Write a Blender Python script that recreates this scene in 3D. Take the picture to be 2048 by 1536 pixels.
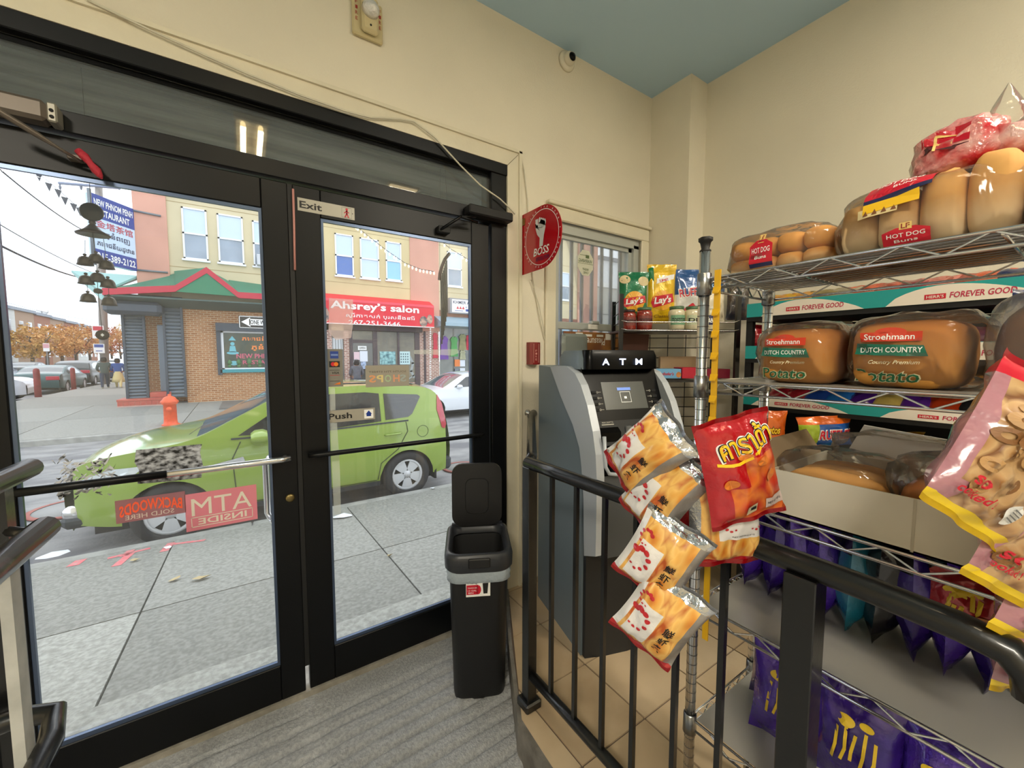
import bpy, bmesh, math, random
from mathutils import Vector, Matrix, noise
from mathutils.bvhtree import BVHTree
random.seed(7)
S=bpy.context.scene
V=Vector
for o in list(bpy.data.objects): bpy.data.objects.remove(o)
COL=S.collection
# ---------- camera, sky, lights, exposure ----------
AZ=math.radians(33.7); PT=math.radians(4.0); EYE=V((0,0,1.45)); FPX=800.0
FW=V((math.sin(AZ)*math.cos(PT),math.cos(AZ)*math.cos(PT),-math.sin(PT)))
RT=V((math.cos(AZ),-math.sin(AZ),0)); UP=RT.cross(FW)
cd=bpy.data.cameras.new('camera'); cam=bpy.data.objects.new('camera',cd); COL.objects.link(cam)
cam.matrix_world=Matrix(((RT.x,UP.x,-FW.x,EYE.x),(RT.y,UP.y,-FW.y,EYE.y),(RT.z,UP.z,-FW.z,EYE.z),(0,0,0,1)))
cd.sensor_width=36; cd.lens=36*FPX/2048; cd.clip_start=.02; cd.clip_end=400
S.camera=cam
S.view_settings.view_transform='Standard'; S.view_settings.look='None'; S.view_settings.exposure=0.0; S.view_settings.gamma=1
S.view_settings.use_curve_mapping=False
WD=bpy.data.worlds.new('overcast_sky'); S.world=WD; WD.use_nodes=True
nt=WD.node_tree; bg=nt.nodes['Background']
tc=nt.nodes.new('ShaderNodeTexCoord'); nz=nt.nodes.new('ShaderNodeTexNoise'); nz.inputs['Scale'].default_value=2.2; nz.inputs['Detail'].default_value=4
rp=nt.nodes.new('ShaderNodeValToRGB'); rp.color_ramp.elements[0].position=.3; rp.color_ramp.elements[0].color=(.82,.90,1,1); rp.color_ramp.elements[1].position=.7; rp.color_ramp.elements[1].color=(.97,.98,1,1)
nt.links.new(tc.outputs['Generated'],nz.inputs['Vector']); nt.links.new(nz.outputs['Fac'],rp.inputs['Fac']); nt.links.new(rp.outputs['Color'],bg.inputs['Color'])
bg.inputs['Strength'].default_value=2.35
sl=bpy.data.lights.new('sun','SUN'); sl.energy=.6; sl.angle=math.radians(25); sl.color=(1,.97,.93)
so=bpy.data.objects.new('sun',sl); COL.objects.link(so); so.rotation_euler=(math.radians(38),math.radians(10),math.radians(160))
def area(name,loc,rot,sx,sy,e,c):
    l=bpy.data.lights.new(name,'AREA'); l.shape='RECTANGLE'; l.size=sx; l.size_y=sy; l.energy=e; l.color=c
    o=bpy.data.objects.new(name,l); COL.objects.link(o); o.location=loc; o.rotation_euler=rot; return o
LE1,LE2,LE3=8,34,45
WARM=(1,.91,.76)
for lx in (.055,.165): area('ceiling_lamp_light',(lx,-.26,3.112),(0,0,0),.035,.78,LE1/2,(1,.82,.55))
area('ceiling_panel_light',(1.43,-.9,3.17),(0,0,0),.28,.9,LE2,WARM)
area('added_fill_light_right',(2.1,-1.6,3.165),(0,0,0),.5,.5,LE3,WARM)  # added fill, out of view: brightens the right wall
area('added_fill_light_left',(-1.6,-1.6,3.165),(0,0,0),.5,1.0,120,WARM)  # added fill, out of view: lights the fronts of the goods from the left
# ---------- helpers ----------
def ray(x,y): return FW+RT*((x-1024)/FPX)-UP*((y-768)/FPX)
def hit(x,y,ax,v):
    d=ray(x,y); return EYE+d*((v-EYE[ax])/d[ax])
def PX(x,y,v): return hit(x,y,0,v)
def PY(x,y,v): return hit(x,y,1,v)
def PZ(x,y,v): return hit(x,y,2,v)
def PD(x,y,d): return EYE+ray(x,y)*d
def lin(c):
    if isinstance(c,str):
        c=[int(c[i:i+2],16)/255 for i in (0,2,4)]
        c=[x/12.92 if x<=.04045 else ((x+.055)/1.055)**2.4 for x in c]
    return (c[0],c[1],c[2],1)
MC={}
def mat(name,col,rough=.55,metal=0,noise_=None,bump=None,coat=0,emit=None,trans=0,spec=None,kind=None,col2=None,aniso=None):
    """principled material; noise_=(scale, amount or second colour, detail) varies the colour; bump=(scale, strength)"""
    if name in MC: return MC[name]
    m=bpy.data.materials.new(name); m.use_nodes=True; n=m.node_tree; b=n.nodes['Principled BSDF']
    c=lin(col); b.inputs['Base Color'].default_value=c; b.inputs['Roughness'].default_value=rough; b.inputs['Metallic'].default_value=metal
    if coat: b.inputs['Coat Weight'].default_value=coat; b.inputs['Coat Roughness'].default_value=.08
    if spec is not None: b.inputs['Specular IOR Level'].default_value=spec
    if emit: b.inputs['Emission Color'].default_value=lin(emit[0]); b.inputs['Emission Strength'].default_value=emit[1]
    if noise_ or bump: t=n.nodes.new('ShaderNodeTexCoord')
    def vec(sc):
        mp=n.nodes.new('ShaderNodeMapping'); mp.inputs['Scale'].default_value=sc if hasattr(sc,'__len__') else (sc,)*3
        n.links.new(t.outputs['Object'],mp.inputs['Vector']); return mp.outputs['Vector']
    if noise_:
        x=n.nodes.new('ShaderNodeTexNoise'); x.inputs['Scale'].default_value=1; x.inputs['Detail'].default_value=noise_[2] if len(noise_)>2 else 4
        n.links.new(vec(noise_[0]),x.inputs['Vector'])
        r=n.nodes.new('ShaderNodeValToRGB'); r.color_ramp.elements[0].position=.36; r.color_ramp.elements[1].position=.64
        if isinstance(noise_[1],str): c0,c1=c,lin(noise_[1])
        else: a=noise_[1]; c0=tuple(v*(1-a) for v in c[:3])+(1,); c1=tuple(min(1,v*(1+a)) for v in c[:3])+(1,)
        r.color_ramp.elements[0].color=c0; r.color_ramp.elements[1].color=c1
        n.links.new(x.outputs['Fac'],r.inputs['Fac']); n.links.new(r.outputs['Color'],b.inputs['Base Color'])
    if bump:
        x=n.nodes.new('ShaderNodeTexNoise'); x.inputs['Scale'].default_value=1; x.inputs['Detail'].default_value=4
        n.links.new(vec(bump[0]),x.inputs['Vector']); bn=n.nodes.new('ShaderNodeBump'); bn.inputs['Strength'].default_value=bump[1]; bn.inputs['Distance'].default_value=.01
        n.links.new(x.outputs['Fac'],bn.inputs['Height']); n.links.new(bn.outputs['Normal'],b.inputs['Normal'])
    MC[name]=m; return m
def glassmat(name,tint=(1,1,1),refl=1.0,haze=0.0,hazec=(.8,.8,.8),rough=0.0,bump=None,alpha=None):
    """thin sheet: transparent + mirror by fresnel + optional milky film"""
    m=bpy.data.materials.new(name); m.use_nodes=True; n=m.node_tree; n.nodes.remove(n.nodes['Principled BSDF'])
    out=n.nodes['Material Output']; tr=n.nodes.new('ShaderNodeBsdfTransparent'); tr.inputs[0].default_value=(*tint,1)
    gl=n.nodes.new('ShaderNodeBsdfGlossy'); gl.inputs['Roughness'].default_value=rough
    fr=n.nodes.new('ShaderNodeFresnel'); fr.inputs[0].default_value=1.45
    mu=n.nodes.new('ShaderNodeMath'); mu.operation='MULTIPLY_ADD'; mu.inputs[1].default_value=refl; mu.inputs[2].default_value=alpha or 0; mu.use_clamp=True
    n.links.new(fr.outputs[0],mu.inputs[0])
    mx=n.nodes.new('ShaderNodeMixShader'); n.links.new(mu.outputs[0],mx.inputs[0]); n.links.new(tr.outputs[0],mx.inputs[1]); n.links.new(gl.outputs[0],mx.inputs[2])
    last=mx.outputs[0]
    if haze:
        df=n.nodes.new('ShaderNodeBsdfDiffuse'); df.inputs[0].default_value=(*hazec,1)
        m2=n.nodes.new('ShaderNodeMixShader'); m2.inputs[0].default_value=haze; n.links.new(last,m2.inputs[1]); n.links.new(df.outputs[0],m2.inputs[2]); last=m2.outputs[0]
    if bump:
        t=n.nodes.new('ShaderNodeTexCoord'); x=n.nodes.new('ShaderNodeTexNoise'); x.inputs['Scale'].default_value=bump[0]; x.inputs['Detail'].default_value=3; x.inputs['Distortion'].default_value=1.2
        n.links.new(t.outputs['Object'],x.inputs['Vector']); bn=n.nodes.new('ShaderNodeBump'); bn.inputs['Strength'].default_value=bump[1]; bn.inputs['Distance'].default_value=.01
        n.links.new(x.outputs['Fac'],bn.inputs['Height'])
        for q in (gl,fr): n.links.new(bn.outputs['Normal'],q.inputs['Normal'])
    n.links.new(last,out.inputs[0]); return m
def brickmat(name,c1,c2,mortar,sc=1.0,bw=.2,rh=.075,ms=.012,axis='XZ'):
    m=bpy.data.materials.new(name); m.use_nodes=True; n=m.node_tree; b=n.nodes['Principled BSDF']; b.inputs['Roughness'].default_value=.85
    t=n.nodes.new('ShaderNodeTexCoord'); sp=n.nodes.new('ShaderNodeSeparateXYZ'); cb=n.nodes.new('ShaderNodeCombineXYZ')
    n.links.new(t.outputs['Object'],sp.inputs[0])
    ad=n.nodes.new('ShaderNodeMath'); n.links.new(sp.outputs['X'],ad.inputs[0]); n.links.new(sp.outputs['Y'],ad.inputs[1])
    n.links.new(ad.outputs[0],cb.inputs[0]); n.links.new(sp.outputs['Z'],cb.inputs[1])
    k=n.nodes.new('ShaderNodeTexBrick'); k.inputs['Scale'].default_value=sc; k.inputs['Brick Width'].default_value=bw; k.inputs['Row Height'].default_value=rh; k.inputs['Mortar Size'].default_value=ms
    k.inputs['Color1'].default_value=lin(c1); k.inputs['Color2'].default_value=lin(c2); k.inputs['Mortar'].default_value=lin(mortar)
    n.links.new(cb.outputs[0],k.inputs['Vector']); n.links.new(k.outputs['Color'],b.inputs['Base Color']); return m
def vormat(name,cols,scale,rough=.35,stretch=(1,1,1),coat=.5,bump=.0):
    """printed food picture: voronoi cells coloured along a ramp"""
    m=bpy.data.materials.new(name); m.use_nodes=True; n=m.node_tree; b=n.nodes['Principled BSDF']; b.inputs['Roughness'].default_value=rough; b.inputs['Coat Weight'].default_value=coat
    t=n.nodes.new('ShaderNodeTexCoord'); mp=n.nodes.new('ShaderNodeMapping'); mp.inputs['Scale'].default_value=stretch; n.links.new(t.outputs['Object'],mp.inputs[0])
    d=n.nodes.new('ShaderNodeTexNoise'); d.inputs['Scale'].default_value=scale*.6; n.links.new(mp.outputs[0],d.inputs['Vector'])
    ms=n.nodes.new('ShaderNodeMixRGB'); ms.inputs[0].default_value=.04; n.links.new(mp.outputs[0],ms.inputs[1]); n.links.new(d.outputs['Color'],ms.inputs[2])
    x=n.nodes.new('ShaderNodeTexVoronoi'); x.inputs['Scale'].default_value=scale; n.links.new(ms.outputs[0],x.inputs['Vector'])
    r=n.nodes.new('ShaderNodeValToRGB'); e=r.color_ramp.elements
    while len(e)<len(cols): e.new(.5)
    for i,c in enumerate(cols): e[i].position=i/(len(cols)-1)*.85; e[i].color=lin(c)
    n.links.new(x.outputs['Distance'],r.inputs[0]); n.links.new(r.outputs[0],b.inputs['Base Color'])
    if bump:
        bn=n.nodes.new('ShaderNodeBump'); bn.inputs['Strength'].default_value=bump; bn.inputs['Distance'].default_value=.01; bn.invert=True; n.links.new(x.outputs['Distance'],bn.inputs['Height']); n.links.new(bn.outputs[0],b.inputs['Normal'])
    MC[name]=m; return m
def tag(o,label=None,cat=None,group=None,kind=None):
    if label: o['label']=label
    if cat: o['category']=cat
    if group: o['group']=group
    if kind: o['kind']=kind
    return o
def E(name,loc=(0,0,0),label=None,cat=None,group=None,kind=None,rz=0,rot=None):
    o=bpy.data.objects.new(name,None); COL.objects.link(o); o.location=loc; o.rotation_euler=rot or (0,0,rz); o.empty_display_size=.05
    return tag(o,label,cat,group,kind)
def dup(o,parent=None,name=None):
    c=o.copy(); COL.objects.link(c); c.parent=parent
    for ch in list(o.children): dup(ch,c)
    return c
class MB:
    def __init__(s): s.v=[]; s.f=[]; s.m=[]; s.s=[]
    def add(s,vs,fs,mi=0,sm=False):
        k=len(s.v); s.v+= [V(p) for p in vs]; s.f+=[tuple(i+k for i in f) for f in fs]; s.m+=[mi]*len(fs); s.s+=[sm]*len(fs); return s
    def box(s,a,b,mi=0,bev=0):
        x0,y0,z0=[min(p,q) for p,q in zip(a,b)]; x1,y1,z1=[max(p,q) for p,q in zip(a,b)]
        if bev:
            e=min(bev,(x1-x0)/2.01,(y1-y0)/2.01,(z1-z0)/2.01); vs=[];
            for sx in (0,1):
                for sy in (0,1):
                    for sz in (0,1):
                        X=(x0,x1)[sx];Y=(y0,y1)[sy];Z=(z0,z1)[sz]; dx=(e,-e)[sx];dy=(e,-e)[sy];dz=(e,-e)[sz]
                        vs+=[(X,Y+dy,Z+dz),(X+dx,Y,Z+dz),(X+dx,Y+dy,Z)]
            I=lambda a,b,c,k:(a*4+b*2+c)*3+k
            fs=[(I(0,0,0,0),I(0,0,1,0),I(0,1,1,0),I(0,1,0,0)),(I(1,0,0,0),I(1,1,0,0),I(1,1,1,0),I(1,0,1,0)),
                (I(0,0,0,1),I(1,0,0,1),I(1,0,1,1),I(0,0,1,1)),(I(0,1,0,1),I(0,1,1,1),I(1,1,1,1),I(1,1,0,1)),
                (I(0,0,0,2),I(0,1,0,2),I(1,1,0,2),I(1,0,0,2)),(I(0,0,1,2),I(1,0,1,2),I(1,1,1,2),I(0,1,1,2))]
            for a in (0,1):
                for b_ in (0,1):
                    fs.append((I(a,b_,0,0),I(a,b_,0,1),I(a,b_,1,1),I(a,b_,1,0)))
                    fs.append((I(a,0,b_,0),I(a,1,b_,0),I(a,1,b_,2),I(a,0,b_,2)))
                    fs.append((I(0,a,b_,1),I(1,a,b_,1),I(1,a,b_,2),I(0,a,b_,2)))
                    for c in (0,1): fs.append((I(a,b_,c,0),I(a,b_,c,1),I(a,b_,c,2)))
            return s.add(vs,fs,mi)
        return s.add([(x0,y0,z0),(x1,y0,z0),(x1,y1,z0),(x0,y1,z0),(x0,y0,z1),(x1,y0,z1),(x1,y1,z1),(x0,y1,z1)],
            [(0,3,2,1),(4,5,6,7),(0,1,5,4),(1,2,6,5),(2,3,7,6),(3,0,4,7)],mi)
    def tube(s,pts,r,n=8,mi=0,cap=True,rr=None):
        pts=[V(p) for p in pts]; k=len(s.v); N=len(pts); prev=None
        for i,p in enumerate(pts):
            t=((pts[min(i+1,N-1)]-pts[max(i-1,0)])).normalized()
            if prev is None:
                a=V((0,0,1)) if abs(t.z)<.9 else V((1,0,0)); u=t.cross(a).normalized()
            else: u=(prev-t*prev.dot(t)).normalized()
            prev=u; q=t.cross(u); R=rr[i] if rr else r
            for j in range(n): a=2*math.pi*j/n; s.v.append(p+u*(R*math.cos(a))+q*(R*math.sin(a)))
        for i in range(N-1):
            for j in range(n):
                a=k+i*n+j; b=k+i*n+(j+1)%n; s.f.append((a,b,b+n,a+n)); s.m.append(mi); s.s.append(n>4)
        if cap:
            s.f.append(tuple(k+j for j in reversed(range(n)))); s.f.append(tuple(k+(N-1)*n+j for j in range(n))); s.m+=[mi]*2; s.s+=[False]*2
        return s
    def lathe(s,prof,n=16,c=(0,0,0),axis='Z',mi=0,sm=True):
        k=len(s.v); c=V(c)
        for r,z in prof:
            for j in range(n):
                a=2*math.pi*j/n; x,y=r*math.cos(a),r*math.sin(a)
                s.v.append(c+(V((x,y,z)) if axis=='Z' else V((x,z,y)) if axis=='Y' else V((z,x,y))))
        for i in range(len(prof)-1):
            for j in range(n):
                a=k+i*n+j; b=k+i*n+(j+1)%n; s.f.append((a,b,b+n,a+n)); s.m.append(mi); s.s.append(sm)
        return s
    def prism(s,poly,ext,mi=0):
        n=len(poly); ext=V(ext); a=[V(p) for p in poly]
        return s.add(a+[p+ext for p in a],[tuple(range(n)),tuple(range(2*n-1,n-1,-1))]+[(i,i+n,(i+1)%n+n,(i+1)%n) for i in range(n)],mi)
    def build(s,name,mats,parent=None,world=False,xf=None,**tg):
        me=bpy.data.meshes.new(name); off=V(parent.location) if (world and parent) else None
        vs=[xf@p for p in s.v] if xf else s.v
        if off is not None: vs=[p-off for p in vs]
        me.from_pydata([tuple(p) for p in vs],[],s.f)
        for m in (mats if isinstance(mats,(list,tuple)) else [mats]): me.materials.append(m)
        me.polygons.foreach_set('material_index',s.m); me.polygons.foreach_set('use_smooth',s.s); me.update()
        bm=bmesh.new(); bm.from_mesh(me); bmesh.ops.recalc_face_normals(bm,faces=bm.faces); bm.to_mesh(me); bm.free()
        o=bpy.data.objects.new(name,me); COL.objects.link(o); o.parent=parent; tag(o,**tg); return o
def part(name,parent,m,fn=None,world=True,**k):
    b=MB(); fn(b); return b.build(name,m,parent,world=world,**k)
def boxp(name,parent,m,a,b,bev=0,world=True,**k): return MB().box(a,b,0,bev).build(name,m,parent,world=world,**k)
# ---- 2D shapes: (verts, triangles)
def ell(cx,cy,rx,ry=None,n=20,a0=0,a1=360,rot=0):
    ry=ry or rx; full=a1-a0>=360; k=n if full else n+1
    pts=[(rx*math.cos(math.radians(a0+(a1-a0)*i/n)),ry*math.sin(math.radians(a0+(a1-a0)*i/n))) for i in range(k)]
    c,s_=math.cos(rot),math.sin(rot); pts=[(cx+x*c-y*s_,cy+x*s_+y*c) for x,y in pts]
    return [(cx,cy)]+pts,[(0,i+1,(i+1)%k+1) for i in range(k if full else k-1)]
def rec(x0,y0,x1,y1): return [(x0,y0),(x1,y0),(x1,y1),(x0,y1)],[(0,1,2),(0,2,3)]
def pol(pts):
    cx=sum(p[0] for p in pts)/len(pts); cy=sum(p[1] for p in pts)/len(pts); n=len(pts)
    return [(cx,cy)]+list(pts),[(0,i+1,(i+1)%n+1) for i in range(n)]
def ring(cx,cy,r0,r1,n=40,sy=1):
    vs=[];fs=[]
    for i in range(n):
        a=2*math.pi*i/n; vs+=[(cx+r0*math.cos(a),cy+r0*sy*math.sin(a)),(cx+r1*math.cos(a),cy+r1*sy*math.sin(a))]
        a,b,c,d=2*i,2*i+1,(2*i+3)%(2*n),(2*i+2)%(2*n); fs+=[(a,b,c),(a,c,d)]
    return vs,fs
def line2(pts,w):
    vs=[];fs=[]
    for a,b in zip(pts,pts[1:]):
        a=V(a);b=V(b);d=(b-a).normalized()*w/2; n=V((-d.y,d.x)); k=len(vs)
        vs+=[tuple(a-d*.6+n),tuple(a-d*.6-n),tuple(b+d*.6-n),tuple(b+d*.6+n)]; fs+=[(k,k+1,k+2),(k,k+2,k+3)]
    return vs,fs
def joinsh(*sh):
    vs=[];fs=[]
    for a,b in sh: k=len(vs); vs+=a; fs+=[tuple(i+k for i in f) for f in b]
    return vs,fs
TC={}
def txt(s,cx,cy,w,h,mirror=False,bold=.02,shear=0,rot=0,arc=0):
    """string fitted into a w x h box centred on (cx,cy)"""
    k=(s,bold)
    if k not in TC:
        c=bpy.data.curves.new('t','FONT'); c.body=s; c.offset=bold*.45; c.resolution_u=2; c.fill_mode='FRONT'
        o=bpy.data.objects.new('t',c); COL.objects.link(o); dg=bpy.context.evaluated_depsgraph_get(); me=bpy.data.meshes.new_from_object(o.evaluated_get(dg))
        bm=bmesh.new(); bm.from_mesh(me); bmesh.ops.triangulate(bm,faces=bm.faces); bm.verts.index_update()
        TC[k]=([(v.co.x,v.co.y) for v in bm.verts],[tuple(v.index for v in f.verts) for f in bm.faces])
        bm.free(); bpy.data.objects.remove(o); bpy.data.curves.remove(c); bpy.data.meshes.remove(me)
    vs,fs=TC[k]
    if not vs: return rec(cx,cy,cx+.0001,cy+.0001)
    xs=[p[0] for p in vs]; ys=[p[1] for p in vs]; x0,x1,y0,y1=min(xs),max(xs),min(ys),max(ys); out=[]
    for x,y in vs:
        u=((x-x0)/(x1-x0)-.5)*w; v=((y-y0)/(y1-y0)-.5)*h; u+=v*shear; v-=arc*(u/w*2)**2
        if mirror: u=-u
        out.append((cx+u*math.cos(rot)-v*math.sin(rot),cy+u*math.sin(rot)+v*math.cos(rot)))
    return out,fs
def split(sh,ml):
    vs,fs=list(sh[0]),list(sh[1]); ed={}
    for it in range(7):
        out=[];ch=False
        for f in fs:
            L=[(math.dist(vs[f[i]],vs[f[(i+1)%3]]),i) for i in range(3)]; l,i=max(L)
            if l>ml:
                a,b,c=f[i],f[(i+1)%3],f[(i+2)%3]; key=(min(a,b),max(a,b))
                if key not in ed: ed[key]=len(vs); vs.append(((vs[a][0]+vs[b][0])/2,(vs[a][1]+vs[b][1])/2))
                m=ed[key]; out+=[(a,m,c),(m,b,c)]; ch=True
            else: out.append(f)
        fs=out
        if not ch: break
    return vs,fs
def decal(name,parent,m,sh,fn,ml=None,**k):
    """flat print: 2D shape laid on a surface by fn(u,v)->point"""
    if ml: sh=split(sh,ml)
    b=MB(); b.add([fn(*p) for p in sh[0]],sh[1],0,False)
    me=bpy.data.meshes.new(name); me.from_pydata([tuple(p) for p in b.v],[],b.f); me.materials.append(m); me.update()
    o=bpy.data.objects.new(name,me); COL.objects.link(o); o.parent=parent; tag(o,**k); return o
def plane(o,u,v,off=0.001,base=(0,0,0)):
    """mapping onto the plane through o with axes u (right) and v (up); base is subtracted (parent location)"""
    o=V(o)-V(base);u=V(u);v=V(v);n=u.cross(v).normalized()*off
    return lambda a,b:o+u*a+v*b+n
def proj(ob,o,u,v,reach=.15):
    """mapping that lays a print onto a mesh, cast along the normal of the plane through o"""
    me=ob.data; t=BVHTree.FromPolygons([p.co for p in me.vertices],[tuple(p.vertices) for p in me.polygons]); o=V(o);u=V(u);v=V(v);n=u.cross(v).normalized()
    def mk(k):
        def f(a,b):
            p=o+u*a+v*b; h=t.ray_cast(p+n*reach,-n,reach*2)
            return (h[0] if h[0] is not None else p)+n*k
        return f
    return mk
# ---- common materials
BLK=mat('black_anodised_metal','060709',.38,0,spec=.3)
BLKP=mat('black_paint','0b0b0c',.3,0,coat=.3,bump=(60,.05))
BLKM=mat('matte_black','101011',.6)
CHR=mat('chrome','f2f2f4',.2,1)
STL=mat('brushed_steel','9fa1a3',.3,1,bump=(90,.1))
CREAM=mat('cream_paint','e1d9c4',.6,0,noise_=(1.2,.05),bump=(120,.12))
TRIMC=mat('cream_trim_paint','ddd5bd',.45,0,noise_=(3,.06),bump=(40,.1))
WHT=mat('white_print','f2f2f0',.45)
RED=mat('red_print','c8102e',.35,coat=.3)
DKR=mat('dark_red_print','8c1226',.35,coat=.3)
YEL=mat('yellow_print','f2c21a',.35,coat=.3)
ORG=mat('orange_print','e2761b',.35,coat=.3)
BLU=mat('blue_print','1d3f94',.35,coat=.3)
NAV=mat('navy_print','1a2050',.35,coat=.3)
GRN=mat('green_print','16733f',.35,coat=.3)
TEAL=mat('teal_print','1f9a98',.4)
PUR=mat('purple_foil','4a25a6',.2,.35,coat=.9,bump=(30,.9),noise_=(9,.3))
BK2=mat('black_print','151515',.5)
GRY=mat('grey_print','77787a',.5)
# ================= ROOM =================
D=1.845; FZ=.13; CZ=3.2
wf=MB()
for a,b in (((-3.2,D,-.6),(-.83,2.06,CZ)),((-.83,D,2.46),(1.195,2.06,CZ)),((1.195,D,-.6),(1.52,2.06,CZ)),((1.52,D,2.26),(2.31,2.06,CZ)),((1.52,D,-.6),(2.31,2.06,1.18)),((2.31,D,-.6),(2.75,2.06,CZ))): wf.box(a,b)
wf.build('wall_front',CREAM,kind='structure')
MB().box((2.55,-4.2,-.3),(2.7,D,CZ)).build('wall_right',CREAM,kind='structure')
MB().box((2.375,1.553,-.3),(2.56,D+.005,CZ)).build('trim_1',CREAM,kind='structure')
MB().box((-3.2,-4.3,-.6),(2.7,-4.2,CZ)).build('wall_back',CREAM,kind='structure')
MB().box((-3.3,-4.3,-.6),(-3.2,2.06,CZ)).build('wall_left',CREAM,kind='structure')
MB().box((-3.3,-4.3,CZ),(2.75,2.06,CZ+.12)).build('ceiling',mat('blue_grey_ceiling_paint','b2d0e6',.7,0,bump=(50,.05)),kind='structure')
# casing of the door opening, with mitred corner
cz=MB()
cz.prism([(-.9,D-.016,2.455),(1.19,D-.016,2.455),(1.265,D-.016,2.53),(-.9,D-.016,2.53)],(0,.02,0))
cz.prism([(1.192,D-.016,.13),(1.262,D-.016,.13),(1.262,D-.016,2.525),(1.192,D-.016,2.452)],(0,.02,0))
cz.box((1.262,D-.026,.13),(1.28,D,2.54)); cz.box((-.9,D-.026,2.53),(1.28,D,2.545))
cz.build('trim_2',TRIMC,kind='structure')
# ---- tiled upper floor
slab=MB(); edge=[(1.205,1.845),(.985,1.48),(.79,1.12),(.775,.93),(.775,-4.2)]
slab.prism([(x,y,-.3) for x,y in edge]+[(2.6,-4.2,-.3),(2.6,1.845,-.3)],(0,0,.424))
fl=slab.build('floor',mat('tile_grout','6b5c50',.9,0,bump=(80,.2)),kind='structure')
def clip(poly,a,b):
    out=[]; f=lambda p:(b[0]-a[0])*(p[1]-a[1])-(b[1]-a[1])*(p[0]-a[0])
    for i,p in enumerate(poly):
        q=poly[(i+1)%len(poly)]; fp,fq=f(p),f(q)
        if fp>=0: out.append(p)
        if fp*fq<0: t=fp/(fp-fq); out.append((p[0]+(q[0]-p[0])*t,p[1]+(q[1]-p[1])*t))
    return out
TM=[mat('beige_floor_tile_%d'%i,c,.35,0,noise_=((3+i,3+i,3),c2,5),bump=(25,.06)) for i,(c,c2) in enumerate((('c9b394','b79f7e'),('cdb899','bda686'),('c2ab8b','b29a7a')))]
for i in range(-2,5):
    for j in range(-4,17):
        x0=1.165+.31*i; y1=1.183-.31*j
        if y1<-2.2: continue
        g=.0035; p=[(x0+g,y1-.31+g),(x0+.31-g,y1-.31+g),(x0+.31-g,y1-g),(x0+g,y1-g)]
        for a,b in (((.79,1.12),(1.205,1.845)),((.775,-4),(.775,.93)),((.775,.93),(.79,1.12)),((2.555,1.84),(-2,1.84)),((2.548,-4),(2.548,4))):
            if a[0]<2.5 and a[0]==.79: p=clip(p,b,a)
            elif a[0]==.775: p=clip(p,b,a)
            elif a[0]==2.555: p=clip(p,a,b)
            else: p=clip(p,a,b)
            if len(p)<3: break
        if len(p)<3 or (p[0][0]>2.37 and p[0][1]>1.55): continue
        MB().prism([(x,y,.122) for x,y in p],(0,0,.008)).build('tile',TM[(i*7+j*3)%3],fl)
# ---- ribbed concrete ramp inside the doors
ribs=[PZ(824,y,0).y for y in (1300,1318,1345,1372,1403,1434,1467,1502)]; st=(ribs[0]-ribs[-1])/7
while ribs[-1]>-.9: ribs.append(ribs[-1]-st)
ribs.insert(0,ribs[0]+st)
def rz_(x,y):
    yy=y+.03*math.sin(x*2.1)*0+.012*noise.noise(V((x*2.5,y*1.1,2)))+(x-.6)*-.03
    d=min(abs(yy-r) for r in ribs); z=-.022*max(0,1-d/min(.013,st*.3))
    if y>1.76: z=0
    z+=.0035*noise.noise(V((x*14,y*14,0)))+.004*noise.noise(V((x*4,y*4,5)))
    return z+max(0,1.0-y)*.075-.012*max(0,min(1,(y-1.2)/.5))
rm=MB(); NX,NY=110,330
xs=[-1.2+2.45*i/NX for i in range(NX+1)]; ys=[-.9+2.75*j/NY for j in range(NY+1)]
rm.add([(x,y,rz_(x,y)) for y in ys for x in xs],[(j*(NX+1)+i,j*(NX+1)+i+1,(j+1)*(NX+1)+i+1,(j+1)*(NX+1)+i) for j in range(NY) for i in range(NX)],0,True)
CONC=mat('worn_concrete','aeb0b2',.85,0,noise_=(85,'96989a',6),bump=(160,.6))
rm.build('floor_ramp',CONC,kind='structure')
MB().box((-3.2,-4.2,-.4),(.80,-.85,.14)).build('floor_back',CONC,kind='structure')
MB().box((-3.2,-.9,-.4),(-1.1,D,.0)).build('floor_left',CONC,kind='structure')
# painted riser strip between ramp and tile
rs=MB()
for a,b in zip(edge,edge[1:]):
    d=(V(b)-V(a)).normalized(); n=V((d.y,-d.x))*-.012 if False else V((-.014,.008))
    rs.prism([(a[0],a[1],-.03),(b[0],b[1],-.03),(b[0]-.018,b[1],-.03),(a[0]-.018,a[1],-.03)],(0,0,.157))
rs.build('trim_3',mat('grimy_riser_concrete','87837c',.8,0,noise_=(9,'5f5b55',6),bump=(70,.4)),kind='structure')
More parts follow.
